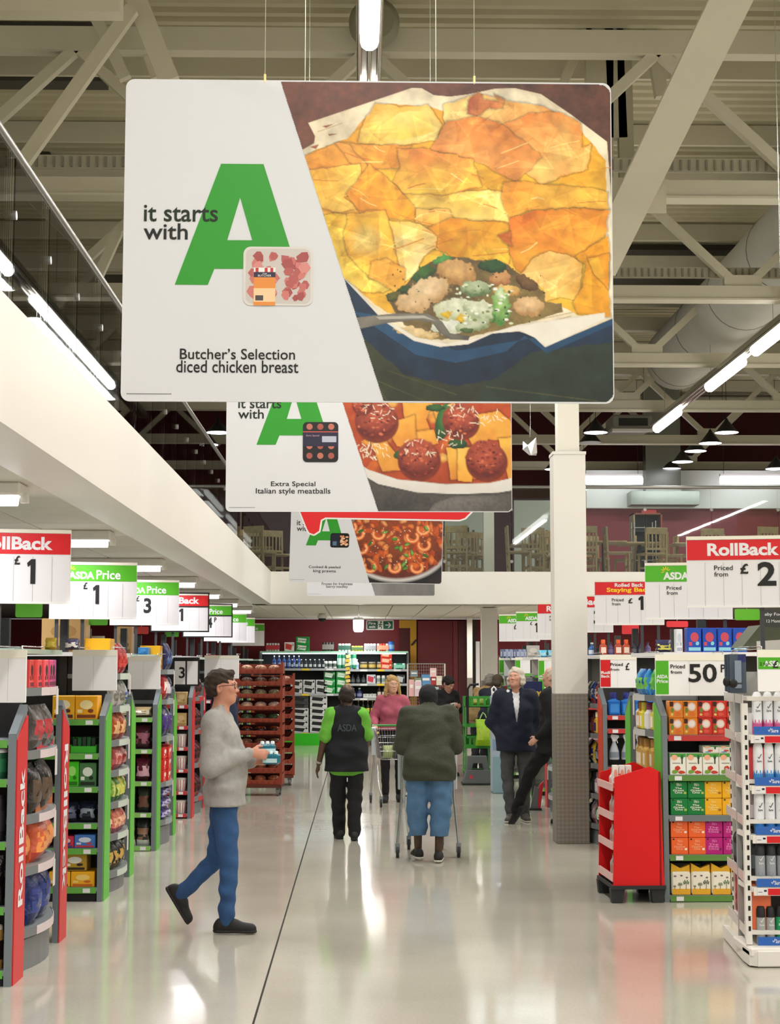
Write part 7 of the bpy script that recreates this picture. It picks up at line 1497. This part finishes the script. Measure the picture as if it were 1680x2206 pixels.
drow(572, 2.08, [mp('#d8d4d0', '#c83a44', '#e8e6e2', 'white red can pack', .3, .18)], tops); drow(612, 2.08, [cb('#e6e2de', '#c83a34', '#999999', 'white case', .22, .2)], tops); drow(637, 2.08, [cb('#0f8f3a', '#e8f0e8', '#0a6a2a', 'green case', .3, .16, 'Green')], tops); drow(637, 2.24, [cb('#0f8f3a', '#e8f0e8', '#0a6a2a', 'upper green case', .3, .16, 'Green')], tops)
drow(694, 2.08, [mp('#4a4644', '#8a8682', '#2c2a2a', 'grey wrapped can pack', .26, .2)], tops); drow(728, 2.08, [mp('#d8dad8', '#2c5a4a', '#f0f0ee', 'silver can pack', .28, .17), mp('#e0d040', '#3c5a2c', '#f0e870', 'yellow can pack', .26, .12), mp('#d8d8da', '#8a8c90', '#f0f0ee', 'white can pack', .27, .17), mp('#e04a30', '#f0a080', '#e8e4e0', 'red can pack', .26, .17)], tops); drow(836, 2.08, [('can', .14, .14, .22, '#2c6ac0', '#8ab8e8', '#1c4a90', 'blue can stack')], tops)
wl = 'left drinks unit'; wr = 'right drinks unit'
drow(586, 1.70, [('beer', .09, .09, .28, '#2c4a8c', '#8aa0d0', '#c8ccd8', 'blue bottle')]*6, 'top shelf, '+wl, gap=.02)
drow(626, 1.70, [('bottle', .07, .07, .2, '#1c2226', '#c8d0d4', '#e0e4e6', 'black bottle with white label')]*8, 'top shelf, '+wl, gap=.03); drow(697, 1.70, [('can', .09, .09, .16, '#d8dcd8', '#5c6a64', '#e8e8e8', 'silver can')]*3+[('can', .1, .1, .34, '#3c9a74', '#c8e8dc', '#e8e8e8', 'green can column')]*4, 'top shelf, '+wl, gap=.01)
for k in range(2): drow(626, 1.14+.155*k, [cb('#d4d6d8', '#26282a', '#1c1c1e', 'white and black case', .26, .15)]*3, ('lower', 'upper')[k]+' row, middle shelf, '+wl)
for k in range(3): drow(697, 1.14+.165*k, [cb('#0f8f3a' if k < 2 else '#14572c', '#e8f0e8', '#8ad0a0', 'green case', .26, .16, 'Green'), cb('#12983e', '#e8f0e8', '#8ad0a0', 'bright green case', .26, .16, 'Green')], ('bottom', 'middle', 'top')[k]+' layer, middle shelf, '+wl)
for k in range(6): drow(628, .28+.135*k, [cb('#d8dadc' if k < 4 else '#4a4c4e', '#1c1e20', '#2c2c2e', 'white case with black slanted panel', .38, .13)], ('bottom', 'second', 'third', 'fourth', 'fifth', 'top')[k]+' layer, left column, '+wl)
for k in range(6): drow(668, .28+.135*k, [cb('#e2e4e4', '#1c1e20', '#2c2c2e', 'white case with black slanted panel', .38, .13)], ('bottom', 'second', 'third', 'fourth', 'fifth', 'top')[k]+' layer, right column, '+wl)
drow(752, 1.68, [('bottle', .1, .1, .22, '#cfe0f0', '#8ab0e0', '#e8f0f8', 'pale blue bottle')]*2+[('jar', .17, .17, .16, '#5a4a2c', '#c8b060', '#8a8a88', 'amber jar')]*4, 'top shelf, '+wr, Yd+.05, .02)
for k in range(3): drow(820, 1.68+.13*k, [cb('#e03a24', '#f0c0a0', '#f0e0d0', 'red case', .25, .125)], ('bottom', 'middle', 'top')[k]+' layer, top shelf, '+wr, Yd+.05)
drow(848, 1.68, [mp('#2c9a78', '#8ad8c0', '#d8f0e8', 'teal can pack', .26, .13)], 'top shelf, '+wr, Yd+.05)
drow(755, 1.36, [('bottle', .1, .1, .2, '#2c3034', '#5a6064', '#1c1e20', 'dark bottle')]*3+[cb('#d0d4dc', '#c83a4c', '#3a4a7c', 'white, blue and red case', .2, .2)]+[('can', .09, .09, .18, '#d8dad4', '#8aa09a', '#e8e8e4', 'silver can')]*4+[cb('#2c3234', '#c8ccce', '#8a9092', 'dark case', .2, .2)], 'second shelf, '+wr, Yd+.05)
drow(755, 1.04, [('bottle', .12, .12, .22, '#2c3460', '#8a90b8', '#c8ccd8', 'navy bottle')]*2+[('tray', .3, .2, .1, '#e0e2e0', '#c8ccc8', '#e8e8e8', 'white tray')]+[('beer', .085, .085, .3, '#2a1c14', '#e0d8c8', '#c83a2c', 'brown beer bottle with pale label')]*4, 'third shelf, '+wr, Yd+.05)
drow(768, .68, [('beer', .085, .085, .3, '#1f2416', '#d8c84a', '#d8b02c', 'dark beer bottle with yellow label')]*4+[('beer', .085, .085, .3, '#241a14', '#c8a88c', '#c8542c', 'brown beer bottle with tan label')]*5, 'fourth shelf, '+wr, Yd+.05)
drow(768, .30, [('beer', .085, .085, .3, '#241a18', '#d89aa0', '#e8e0d8', 'bottle with pink label')]*5, 'bottom shelf, '+wr, Yd+.05)
o = thing('paper_garland', 'yellow hanging paper strip between the two drinks units', 'garland', (P(749, 1430, 36.35).x, 36.36, 1.62))
for k in range(9): MB().prism([(-.07+.02*(k % 3), 0), (.06, .02), (.05-.02*(k % 2), .08), (-.05, .07)], 0, .006, mat('#d8b43c' if k % 2 else '#e8d488', .6), M=Matrix.Translation((0, .004*k, -.42+.09*k))).build('paper_leaf', o)
# back wall doors, yellow frame, exit sign, camera, lamp
def wpx(x0, x1, y0, y1, Y): a = P(x0, y1, Y); b = P(x1, y0, Y); return a.x, b.x, a.z, b.z
d_ = thing('door_1', None, None); d_['kind'] = 'structure'; YM = mat('#b8861c', .5)
x0, x1, z0, z1 = wpx(884, 897, 1336, 1640, 37.3); MB().box(x0, x1, 37.3, 37.5, 0, 2.8, YM).build('frame_upright', d_)
x0, x1, z0, z1 = wpx(860, 884, 1336, 1353, 37.3); MB().box(x0, x1, 37.3, 37.5, z0, 2.8, YM).build('frame_head', d_)
x0, x1, z0, z1 = wpx(861, 884, 1353, 1640, 37.4); MB().box(x0, x1, 37.42, 37.5, 0, z1, mat('#4f1519', .6)).build('door_leaf', d_)
MB().bar(P(886, 1390, 37.28), P(897, 1378, 37.28), .04, .02, BLACK, (0, 1, 0)).build('door_closer', d_)
d_ = thing('door_2', None, None); d_['kind'] = 'structure'
for (a_, b_, c) in ((900, 975, '#6c1c20'), (977, 986, '#7a2a2c'), (988, 1004, '#571619')): x0, x1, _, _ = wpx(a_, b_, 1340, 1600, 37.3); MB().box(x0, x1, 37.35, 37.5, 0, 2.78, mat(c, .5)).build('panel', d_)
d_ = thing('door_3', None, None); d_['kind'] = 'structure'
x0, x1, _, _ = wpx(1018, 1026, 1340, 1600, 36.8); MB().box(x0, x1, 36.8, 37.5, 0, 2.8, mat('#2c1c18', .6)).build('dark_jamb', d_)
x0, x1, _, _ = wpx(1026, 1033, 1340, 1600, 36.6); MB().box(x0, x1, 36.6, 36.7, 0, 2.3, WHITE).build('white_post', d_)
t = thing('exit_sign', 'green fire exit sign with running figure and arrow hanging from the ceiling', 'exit sign'); Y = 35.5; x0, x1, z0, z1 = wpx(789, 848, 1336, 1357, Y)
t.location = (x0, Y, z0); w, h = x1-x0, z1-z0
MB().prism(rrect(0, w, 0, h, .02), 0, .03, WHITE).build('board', t); EG_ = mat('#0c5a48', .4); MB().box(.02, w*.42, -.002, 0, .02, h-.02, EG_).box(w*.62, w-.02, -.002, 0, .02, h-.02, EG_).build('green_field', t)['kind'] = 'stuff'
mb = MB(); text(mb, 'Fire', w*.08, w*.34, h*.55, h*.82, -.003, SIGNW, .03); mb.build('lettering', t); mb = MB(); text(mb, 'exit', w*.1, w*.33, h*.2, h*.45, -.003, SIGNW, .03); mb.build('lettering', t)
mb = MB(); y = -.003
for a, b in (((.69, .5), (.88, .5)), ((.8, .78), (.89, .5)), ((.8, .22), (.89, .5))): mb.bar((w*a[0], y, h*a[1]), (w*b[0], y, h*b[1]), .022, .001, SIGNW, (0, 1, 0))
mb.build('arrow', t); mb = MB()
for a, b in (((.52, .66), (.50, .42)), ((.50, .42), (.56, .28)), ((.56, .28), (.55, .12)), ((.50, .42), (.46, .26)), ((.52, .62), (.58, .5)), ((.52, .62), (.45, .52))): mb.bar((w*a[0], y, h*a[1]), (w*b[0], y, h*b[1]), .018, .001, EG_, (0, 1, 0))
blob(mb, w*.535, h*.8, .02, .02, y, EG_, 10); mb.build('running_figure', t); MB().tube([(w*.3, .015, h), (w*.3, .015, 2.81-z0)], .004, STEEL, 5).build('hanger_rod', t)
q = P(694, 1334, 33); t = thing('dome_camera', 'white dome camera under the ceiling above the drinks shelving', 'camera', (q.x, 33, 2.815)); MB().lathe([(.0, -.0), (.06, -.0), (.1, -.07), (.09, -.1)][::-1], WHITE, 16).build('housing', t); MB().sphere((0, 0, -.1), (.08, .08, .07), BLACK, 14).build('dome', t)
q = P(772, 1330, 36.0); t = thing('drum_lamp', 'bright white drum lamp hanging under the ceiling in front of the back wall', 'lamp', (q.x, 36, 0))
e_ = bpy.data.materials.new('lamp_glow'); e_.use_nodes = True; e_.node_tree.nodes['Principled BSDF'].inputs['Emission Color'].default_value = (1, .98, .94, 1); e_.node_tree.nodes['Principled BSDF'].inputs['Emission Strength'].default_value = 7
MB().lathe([(.08, 2.50), (.11, 2.54), (.12, 2.76)], e_, 16).build('shade', t); MB().lathe([(.1, 2.76), (.1, 2.815)], mat('#8a8a86', .5), 16).build('mount', t)
area('drum_lamp_light', (q.x, 36.9, 2.65), .2, .1, 3, (1, .96, .9), (R(-60), 0, 0)) if False else None
pl = bpy.data.lights.new('drum_lamp_light', 'POINT'); pl.energy = 26; pl.shadow_soft_size = .1; po = bpy.data.objects.new('drum_lamp_light', pl); po.location = (q.x, 36, 2.40); C.objects.link(po)
# leaflet stand
t = thing('leaflet_rack', 'wire leaflet rack full of leaflets in front of the yellow door frame', 'rack'); Y = 33.2; x0, x1, z0, z1 = wpx(878, 958, 1430, 1600, Y); t.location = (x0, Y, 0); w = x1-x0
for x in (0, w): MB().box(x-.015, x+.015, 0, .03, 0, z1, mat('#c8c4bc', .4)).build('upright', t)
g = MB(); g.tube([(0, .015, z1), (w, .015, z1)], .012, STEEL, 6)
for k in range(17): g.tube([(w*k/16, .02, .9), (w*k/16, .02, z1)], .003, mat('#9a8a84', .5), 4)
for k in range(14): g.tube([(0, .02, .9+(z1-.9)*k/14), (w, .02, .9+(z1-.9)*k/14)], .003, mat('#9a8a84', .5), 4)
g.build('grid', t)['kind'] = 'stuff'
MB().box(0, w, -.1, .03, .86, .88, WHITE).build('tray', t)
LF = [(884, 1445, 900, 1458, '#7a8c94'), (908, 1453, 927, 1479, '#5c90c0'), (926, 1439, 940, 1458, '#e6c0c0'), (881, 1464, 892, 1500, '#e0b0b0'), (893, 1460, 909, 1478, '#7a8c70'), (893, 1468, 908, 1500, '#d8c0cc'), (912, 1466, 930, 1490, '#c8d8e0'), (928, 1456, 940, 1475, '#a83a3c'), (940, 1456, 952, 1476, '#dcd4c4'), (914, 1480, 945, 1496, '#a8c0c0'), (894, 1480, 908, 1500, '#5a3450')]
for i, (a_, b_, c_, d2, c) in enumerate(LF):
    x0_, x1_, z0_, z1_ = wpx(a_, c_, b_, d2, Y-.06-.01*(i % 3)); o = MB().box(x0_, x1_, Y-.062-.012*(i % 3), Y-.058-.012*(i % 3), z0_, z1_, mat(c, .5)).box(x0_+.02, x1_-.02, Y-.064-.012*(i % 3), Y-.062-.012*(i % 3), z0_+(z1_-z0_)*.5, z0_+(z1_-z0_)*.7, PAPER).build('leaflet')
    tag(o, '%s leaflet, number of row place %s, in the wire rack' % ({'#7a8c94': 'grey blue', '#5c90c0': 'blue topped', '#e6c0c0': 'pale pink', '#e0b0b0': 'tall pink', '#7a8c70': 'olive', '#d8c0cc': 'lilac', '#c8d8e0': 'icy blue', '#a83a3c': 'dark red', '#dcd4c4': 'cream', '#a8c0c0': 'pale teal', '#5a3450': 'plum'}[c], ''), 'leaflet', 'leaflets in the wire rack'); o['label'] = o['label'].replace(', number of row place ,', ' standing')
# ================================================================ PICKING TROLLEY, STEP STOOL, PALE UNIT, GREEN BAG, WET FLOOR SIGN
Y = 25.35; x0, x1, z0, z1 = wpx(1002, 1062, 1500, 1660, Y-.6); t = thing('picking_trolley', 'tall green picking trolley with crates and a black handle', 'trolley', (x0, Y-.45, 0)); w = x1-x0; GT = mat('#3f9a3a', .45)
for x in (.02, w-.02):
    for y in (0, .5): MB().box(x-.012, x+.012, y, y+.024, .1, 1.3, mat('#58a05a', .4)).build('post', t)
for z in (.16, .52, .84): MB().box(0, w, 0, .52, z, z+.02, GT).box(0, w, -.006, 0, z, z+.06, GT).build('shelf', t)
for x in (.05, w-.05):
    for y in (.05, .45): MB().lathe([(.045, -.015), (.045, .015)], DARK, 12, M=Matrix.Translation((x, y, .05)) @ Matrix.Rotation(PI/2, 4, 'Y')).build('caster', t)
MB().tube([(.05, -.02, .9), (.05, -.03, 1.42), (.09, -.03, 1.48), (.22, -.03, 1.49)], .018, BLACK, 8).build('handle', t)
for z, nm in ((.545, 'lower'), (1.14, 'upper')):
    c = thing('plastic_crate', 'green perforated crate on the %s level of the picking trolley' % nm, 'crate', (x0+.02, Y-.45, z)); b = MB(); cw = w-.04 if nm == 'upper' else w*.62
    b.box(0, cw, 0, .48, 0, .01, GT); b.box(0, cw, 0, .012, 0, .035, GT); b.box(0, cw, 0, .012, .13, .16, GT); b.box(0, cw, .47, .48, 0, .16, GT); b.box(0, .012, 0, .48, 0, .16, GT); b.box(cw-.012, cw, 0, .48, 0, .16, GT)
    for k in range(5): b.box(cw*k/4-(.0 if k == 0 else .02), cw*k/4+.02, 0, .012, .03, .135, GT)
    b.build('shell', c)
    inst('produce_bag', product('bag', .28, .25, .12, '#8c9a4a', '#c8b04a', '#5c6a34'), (x0+.24, Y-.2, z+.012), 0, label='bag of mixed greens in the %s green crate' % nm, cat='bag')
q = P(1042, 1570, Y-.62); t = thing('carrier_bag', 'bright green plastic carrier bag hanging in front of the picking trolley', 'bag', (q.x, Y-.515, q.z-.26))
me = product('bag', .24, .12, .4, '#a8d83a', '#bfe04c', '#9ccc1c'); inst('bag_body', me, (0, 0, 0), parent=t); MB().tube([(-.07, 0, .36), (-.02, .02, .47), (0, .08, .50), (.03, .02, .47), (.07, 0, .36)], .008, mat('#a8cc78', .4), 6).build('bag_handle', t)
# step stool
q = at_floor(1030, 1688); t = thing('step_stool', 'grey plastic step stool with a cut out on the floor by the green trolley', 'step stool', (q.x, q.y-.02, 0)); SG2 = mat('#6c7072', .5)
MB().prism([(-.22, .02), (.22, .02), (.17, .22), (-.17, .22)], 0, .35, SG2).build('lower_step', t); MB().box(-.235, .235, -.01, .36, 0, .03, DARK).build('rubber_skirt', t)
MB().prism([(-.16, .22), (-.09, .22), (-.07, .32), (.07, .32), (.09, .22), (.16, .22), (.14, .42), (-.14, .42)], .1, .35, SG2).build('upper_step', t); MB().box(-.13, -.08, -.006, .0, .1, .15, mat('#d8405c', .5)).build('red_sticker', t)
t = thing('display_stand', 'pale blue narrow display stand behind the white haired man', 'display stand'); Y = 22.9; x0, x1, z0, z1 = wpx(1060, 1078, 1500, 1690, Y); t.location = (x0, Y, 0); w = x1-x0
MB().box(0, w, 0, .3, .02, 1.35, mat('#b6c4d6', .4), bev=.01).build('tower', t); MB().box(.01, w+.16, -.02, .32, 0, .52, mat('#8fb0bc', .4), bev=.01).build('base_box', t)
for k in range(3): MB().box(.01, w-.01, -.006, 0, .6+.25*k, .75+.25*k, mat('#8ea6c8', .4)).build('printed_panel', t)
inst('white_loop_pack', None, (0, 0, 0)) if False else None
t2 = thing('detergent_bottle', 'white handled container on the pale blue display stand', 'bottle', (x0+.04, Y+.1, 1.35)); MB().box(-.035, .035, -.05, .05, 0, .06, WHITE, bev=.01).build('container', t2); MB().tube([(-.025, 0, .05), (-.03, 0, .1), (0, 0, .13), (.03, 0, .1), (.025, 0, .05)], .012, WHITE, 8).build('loop_handle', t2)
q = at_floor(1158, 1741); t = thing('floor_sign', 'grey and red folding floor sign behind the legs of the man in black', 'floor sign', (q.x, q.y, 0)); MB().prism([(-.09, .02), (.0, .02), (.02, .26), (-.03, .3)], 0, .04, SG2).build('grey_leaf', t); MB().prism([(.0, .02), (.035, .02), (.08, .36), (.02, .3)], 0, .04, mat('#d8323c', .5)).build('red_leaf', t); MB().box(-.12, .05, -.02, .06, 0, .025, DARK).build('base', t)
t = thing('promo_header', 'dark blue header card reading 100% in yellow behind the white haired man', 'sign'); Y = 21.8; x0, x1, z0, z1 = wpx(1128, 1168, 1468, 1515, Y); t.location = (x0, Y, z0); w = x1-x0; h = z1-z0
MB().box(0, w, 0, .02, 0, h, mat('#1b2150', .5)).build('card', t); mb = MB(); text(mb, '100%', w*.05, w*.95, h*.28, h*.55, -.002, YEL, .02); mb.build('lettering', t); MB().box(w*.4, w*.6, .02, .06, -z0, h*.5, DARK).build('stand_post', t)
# ================================================================ CAFE ON THE MEZZANINE
WD = mat('#a08a64', .5, noise=.2, nscale=12); ZF = 3.3
def chair():
    t = thing('cafe_chair', '', 'chair')
    for sx in (-.19, .19): MB().bar((sx, -.18, 0), (sx, -.18, .45), .035, .035, WD).build('leg', t); MB().bar((sx, .18, 0), (sx, .22, .92), .035, .035, WD).build('leg', t)
    MB().box(-.22, .22, -.21, .21, .44, .475, WD, bev=.006).build('seat', t); MB().box(-.18, .18, .205, .235, .80, .92, WD, bev=.005).build('top_rail', t)
    MB().box(-.18, .18, .19, .215, .52, .56, WD).build('lower_rail', t)
    for k in range(5): MB().box(-.15+.07*k, -.125+.07*k, .2, .22, .55, .81, WD).build('back_slat', t)
    for y in (-.18, .18): MB().box(-.19, .19, y-.012, y+.012, .2, .235, WD).build('stretcher', t)
    return t
def table():
    t = thing('cafe_table', '', 'table')
    MB().box(-.38, .38, -.38, .38, .71, .74, WD, bev=.006).build('tabletop', t); MB().tube([(0, 0, .03), (0, 0, .71)], .035, DARK, 10).build('pedestal', t); MB().box(-.25, .25, -.25, .25, 0, .03, DARK, bev=.008).build('foot', t)
    return t
TB_ = [(1003, 31.2), (1140, 30.6), (1300, 29.9), (1378, 30.2), (1490, 30.3), (1610, 29.8), (545, 31.5)]
ch0 = chair(); tb0 = table(); first = [True, True]
CH_ = [(990, 29.3, 160), (1016, 30.2, 20), (1028, 29.0, 200), (1118, 29.2, 90), (1150, 29.0, 170), (1172, 30.0, 200), (1188, 29.1, 30), (1258, 29.3, 180), (1280, 30.4, 20), (1330, 29.1, 90), (1345, 30.6, 260), (1405, 29.6, 190), (1432, 30.4, 270), (1455, 29.2, 60), (1530, 29.8, 180), (1580, 30.6, 90), (1640, 29.4, 200), (505, 31.0, 60), (530, 30.2, 200), (560, 29.4, 150), (598, 29.6, 30), (970, 30.6, 60)]
_pl = []
for (px, Y) in TB_: _pl.append((P(px, 1200, Y).x, Y, .62))
def settle(px, Y):
    for _ in range(30):
        x = P(px, 1200, Y).x; c = [q for q in _pl if math.hypot(q[0]-x, q[1]-Y) < q[2]]
        if not c: break
        Y += .12
    _pl.append((x, Y, .60)); return Y
CH_ = [(px, settle(px, Y-.6), a) for px, Y, a in CH_]
for i, (px, Y, a) in enumerate(CH_):
    o = ch0 if first[0] else copy_tree(ch0); first[0] = False; q = P(px, 1200, Y); o.location = (q.x, Y, ZF); o.rotation_euler = (0, 0, R(a)); o['group'] = 'pale wooden cafe chairs'
    side = 'left of the hanging banners' if px < 650 else ('between the banner and far column' if px < 1040 else ('between the two white columns' if px < 1200 else 'right of the near white column'))
    grp = [c for c in CH_ if (c[0] < 650) == (px < 650) and (c[0] < 1040) == (px < 1040) and (c[0] < 1200) == (px < 1200)]; o['label'] = 'pale wooden cafe chair, %s, %s' % ('%s of its cluster' % ORD[sorted(grp).index((px, Y, a))], side)
TB_ = [(1003, 31.2), (1140, 30.6), (1300, 29.9), (1378, 30.2), (1490, 30.3), (1610, 29.8), (545, 31.5)]
for i, (px, Y) in enumerate(TB_):
    o = tb0 if first[1] else copy_tree(tb0); first[1] = False; q = P(px, 1200, Y); o.location = (q.x, Y, ZF); o['group'] = 'cafe tables'; o['label'] = 'square wooden cafe table behind the balustrade, %s' % ['behind the third banner edge', 'between the columns', 'just right of the near column', 'by the tall cabinet', 'under the second price sign column', 'at the far right', 'at the left behind the glass'][i]
# picket screen, white board wall, cabinet, hood, red wall, tube lamps
t = thing('slatted_screen', 'low wooden slatted screen at the back of the cafe', 'screen', (0, 0, ZF))
for (a_, b_) in ((958, 1032), (1140, 1196)):
    x0, x1, _, _ = wpx(a_, b_, 1100, 1200, 32.4); n = int((x1-x0)/.11)
    for k in range(n): MB().box(x0+.11*k, x0+.11*k+.05, 32.4, 32.43, 0, 1.22-.05*(k % 2), mat('#6a5240', .6)).build('slat', t)
    MB().box(x0, x1, 32.43, 32.46, .15, .22, WD).build('rail', t); MB().box(x0, x1, 32.43, 32.46, .9, .97, WD).build('rail', t)
mb = MB(); W2 = mat('#c9d0c6', .6)
for (a_, b_, y0, y1) in ((958, 1040, 1080, 1230), (1108, 1194, 1078, 1220)): x0, x1, z0, z1 = wpx(a_, b_, y0, y1, 33.5); mb.box(x0, x1, 33.5, 33.6, ZF, z1, W2)
struct(mb, 'wall_cafe_boards')
mb = MB(); x0, x1, z0, z1 = wpx(1150, 1760, 1095, 1230, 39.5); mb.box(x0, x1, 39.5, 39.7, ZF, z1, mat('#6f2228', .5)); struct(mb, 'wall_cafe_red')
mb = MB(); x0, x1, z0, z1 = wpx(1262, 1760, 1015, 1095, 39.4); mb.box(x0, x1, 39.3, 39.5, z0, z1, mat('#cfd2ca', .5)); struct(mb, 'wall_cafe_bulkhead')
t = thing('cooker_hood', 'brushed steel extractor hood in the cafe kitchen', 'hood'); x0, x1, z0, z1 = wpx(1364, 1512, 1055, 1084, 38.4); MB().prism([(x0, z0), (x1, z0), (x1, z1), (x0, z1)], 38.7, 39.3, mat('#8f948e', .3, .9)).build('canopy', t); MB().box(x0+.4, x1-.4, 38.9, 39.3, z1, 8.66, mat('#8f948e', .3, .9)).build('flue', t)
t = thing('tall_cabinet', 'tall dark glass fronted cabinet with wooden frame in the cafe', 'cabinet'); Y = 32.2; x0, x1, z0, z1 = wpx(1366, 1426, 1105, 1230, Y); t.location = (x0, Y, ZF); w = x1-x0; h = z1-ZF
MB().box(0, .03, 0, .5, 0, h, WD).build('side', t); MB().box(w-.03, w, 0, .5, 0, h, mat('#8a4a34', .5)).build('side', t); MB().box(0, w, 0, .5, h-.03, h, mat('#8a4a34', .5)).build('top', t); MB().box(.03, w-.03, .4, .42, 0, h-.03, mat('#1c1e1c', .5)).build('back', t)
for k in (1, 2, 3): MB().box(.03, w-.03, .02, .4, h*k/4, h*k/4+.02, DARK).build('shelf', t)
MB().box(.3*w, .8*w, .0, .1, h+.0, h+.06, mat('#b02a2c', .5)).build('red_basket', t)
t = thing('service_rack', 'thin steel clearing rack in front of the tall cabinet', 'rack'); x0, x1, z0, z1 = wpx(1368, 1412, 1122, 1230, 31.4); t.location = (x0, 31.4, ZF); w = x1-x0; h = z1-ZF
for x in (0, w):
    for y in (0, .35): MB().tube([(x, y, 0), (x, y, h)], .012, STEEL, 6).build('post', t)
for k in range(4): MB().box(0, w, 0, .35, h*(k+.6)/4-.01, h*(k+.6)/4, STEEL).build('tray_shelf', t)
for i, (a_, b_) in enumerate(((1250, 1384), (1552, 1700))):
    t = thing('wall_lamp', 'long bright tube lamp over the cafe kitchen, %s' % ('left', 'right')[i], 'lamp'); x0, x1, z0, z1 = wpx(a_, b_, 1026, 1044, 38.6); MB().box(x0, x1, 38.6, 38.75, z1, z1+.06, WHITE).build('fitting', t); MB().tube([(x0, 38.62, (z0+z1)/2), (x1, 38.62, (z0+z1)/2)], .09, TUBE2, 10).build('tube', t)
    for x in (x0+.1, x1-.1): MB().tube([(x, 38.68, z1+.05), (x, 38.68, 8.6)], .006, DARK, 5).build('hanger_rod', t)
# pendant lamps over the cafe
PD = [(1565, 932, 33.0), (1530, 955, 34.6), (1498, 972, 36.0), (1470, 995, 37.6), (1445, 1010, 39.0), (1283, 932, 33.0), (1195, 1011, 39.0), (1271, 953, 34.6), (1672, 1010, 36.5), (470, 932, 33.0), (446, 958, 34.8)]
SHD = mat('#17171a', .4)
for i, (px, py, Y) in enumerate(PD):
    q = P(px, py, Y); t = thing('pendant_lamp', 'black cone pendant lamp over the cafe, %s' % ['nearest in the right row', 'second in the right row', 'third in the right row', 'fourth in the right row', 'farthest in the right row', 'right of the column top', 'lit, just left of the column', 'dim one beside the column', 'at the right picture edge', 'left of the second banner', 'second left of the banner'][i], 'lamp', q, 0, 'black cone pendant lamps')
    MB().lathe([(.25, 0), (.20, .05), (.05, .24), (.02, .30)], SHD, 20).build('shade', t); MB().lathe([(.24, -.004), (.235, .004)], TUBE2 if i != 7 else mat('#bbbbbb', .5), 20).build('glowing_disc', t)
    MB().tube([(0, 0, .28), (0, 0, 8.68-q.z)], .006, BLACK, 5).build('cable', t)
t = thing('cassette_unit', 'grey ceiling cassette heater unit hanging beyond the roof trusses', 'heater'); x0, x1, z0, z1 = wpx(1318, 1405, 893, 925, 34.0); MB().box(x0, x1, 34, 34.9, z0, z1, mat('#8d8c84', .5), bev=.04).build('casing', t); MB().box(x0+.15, x1-.1, 33.98, 34, z0+.08, z1-.08, DARK).build('grille', t); MB().box(x0, x1, 33.9, 34, z0-.06, z0+.0, WHITE).build('lower_lip', t)
for x in (x0+.1, x1-.1): MB().tube([(x, 34.4, z1), (x, 34.4, 8.65)], .01, STEEL, 5).build('hanger_rod', t)
# glazed wall behind the left balustrade
t = thing('glazed_screen', 'tall glazed screen with steel posts behind the left balustrade', 'glass screen'); 
for k in range(6): x = -2.4-.9*k*.5; MB().box(x-.03, x+.03, 32.5, 32.56, ZF, 5.6, mat('#7c7a70', .3, .6)).build('post', t)
for k in range(5): x = -2.4-.45*k; MB().box(x-.42, x-.03, 32.52, 32.53, ZF, 5.5, GLASS).build('pane', t)
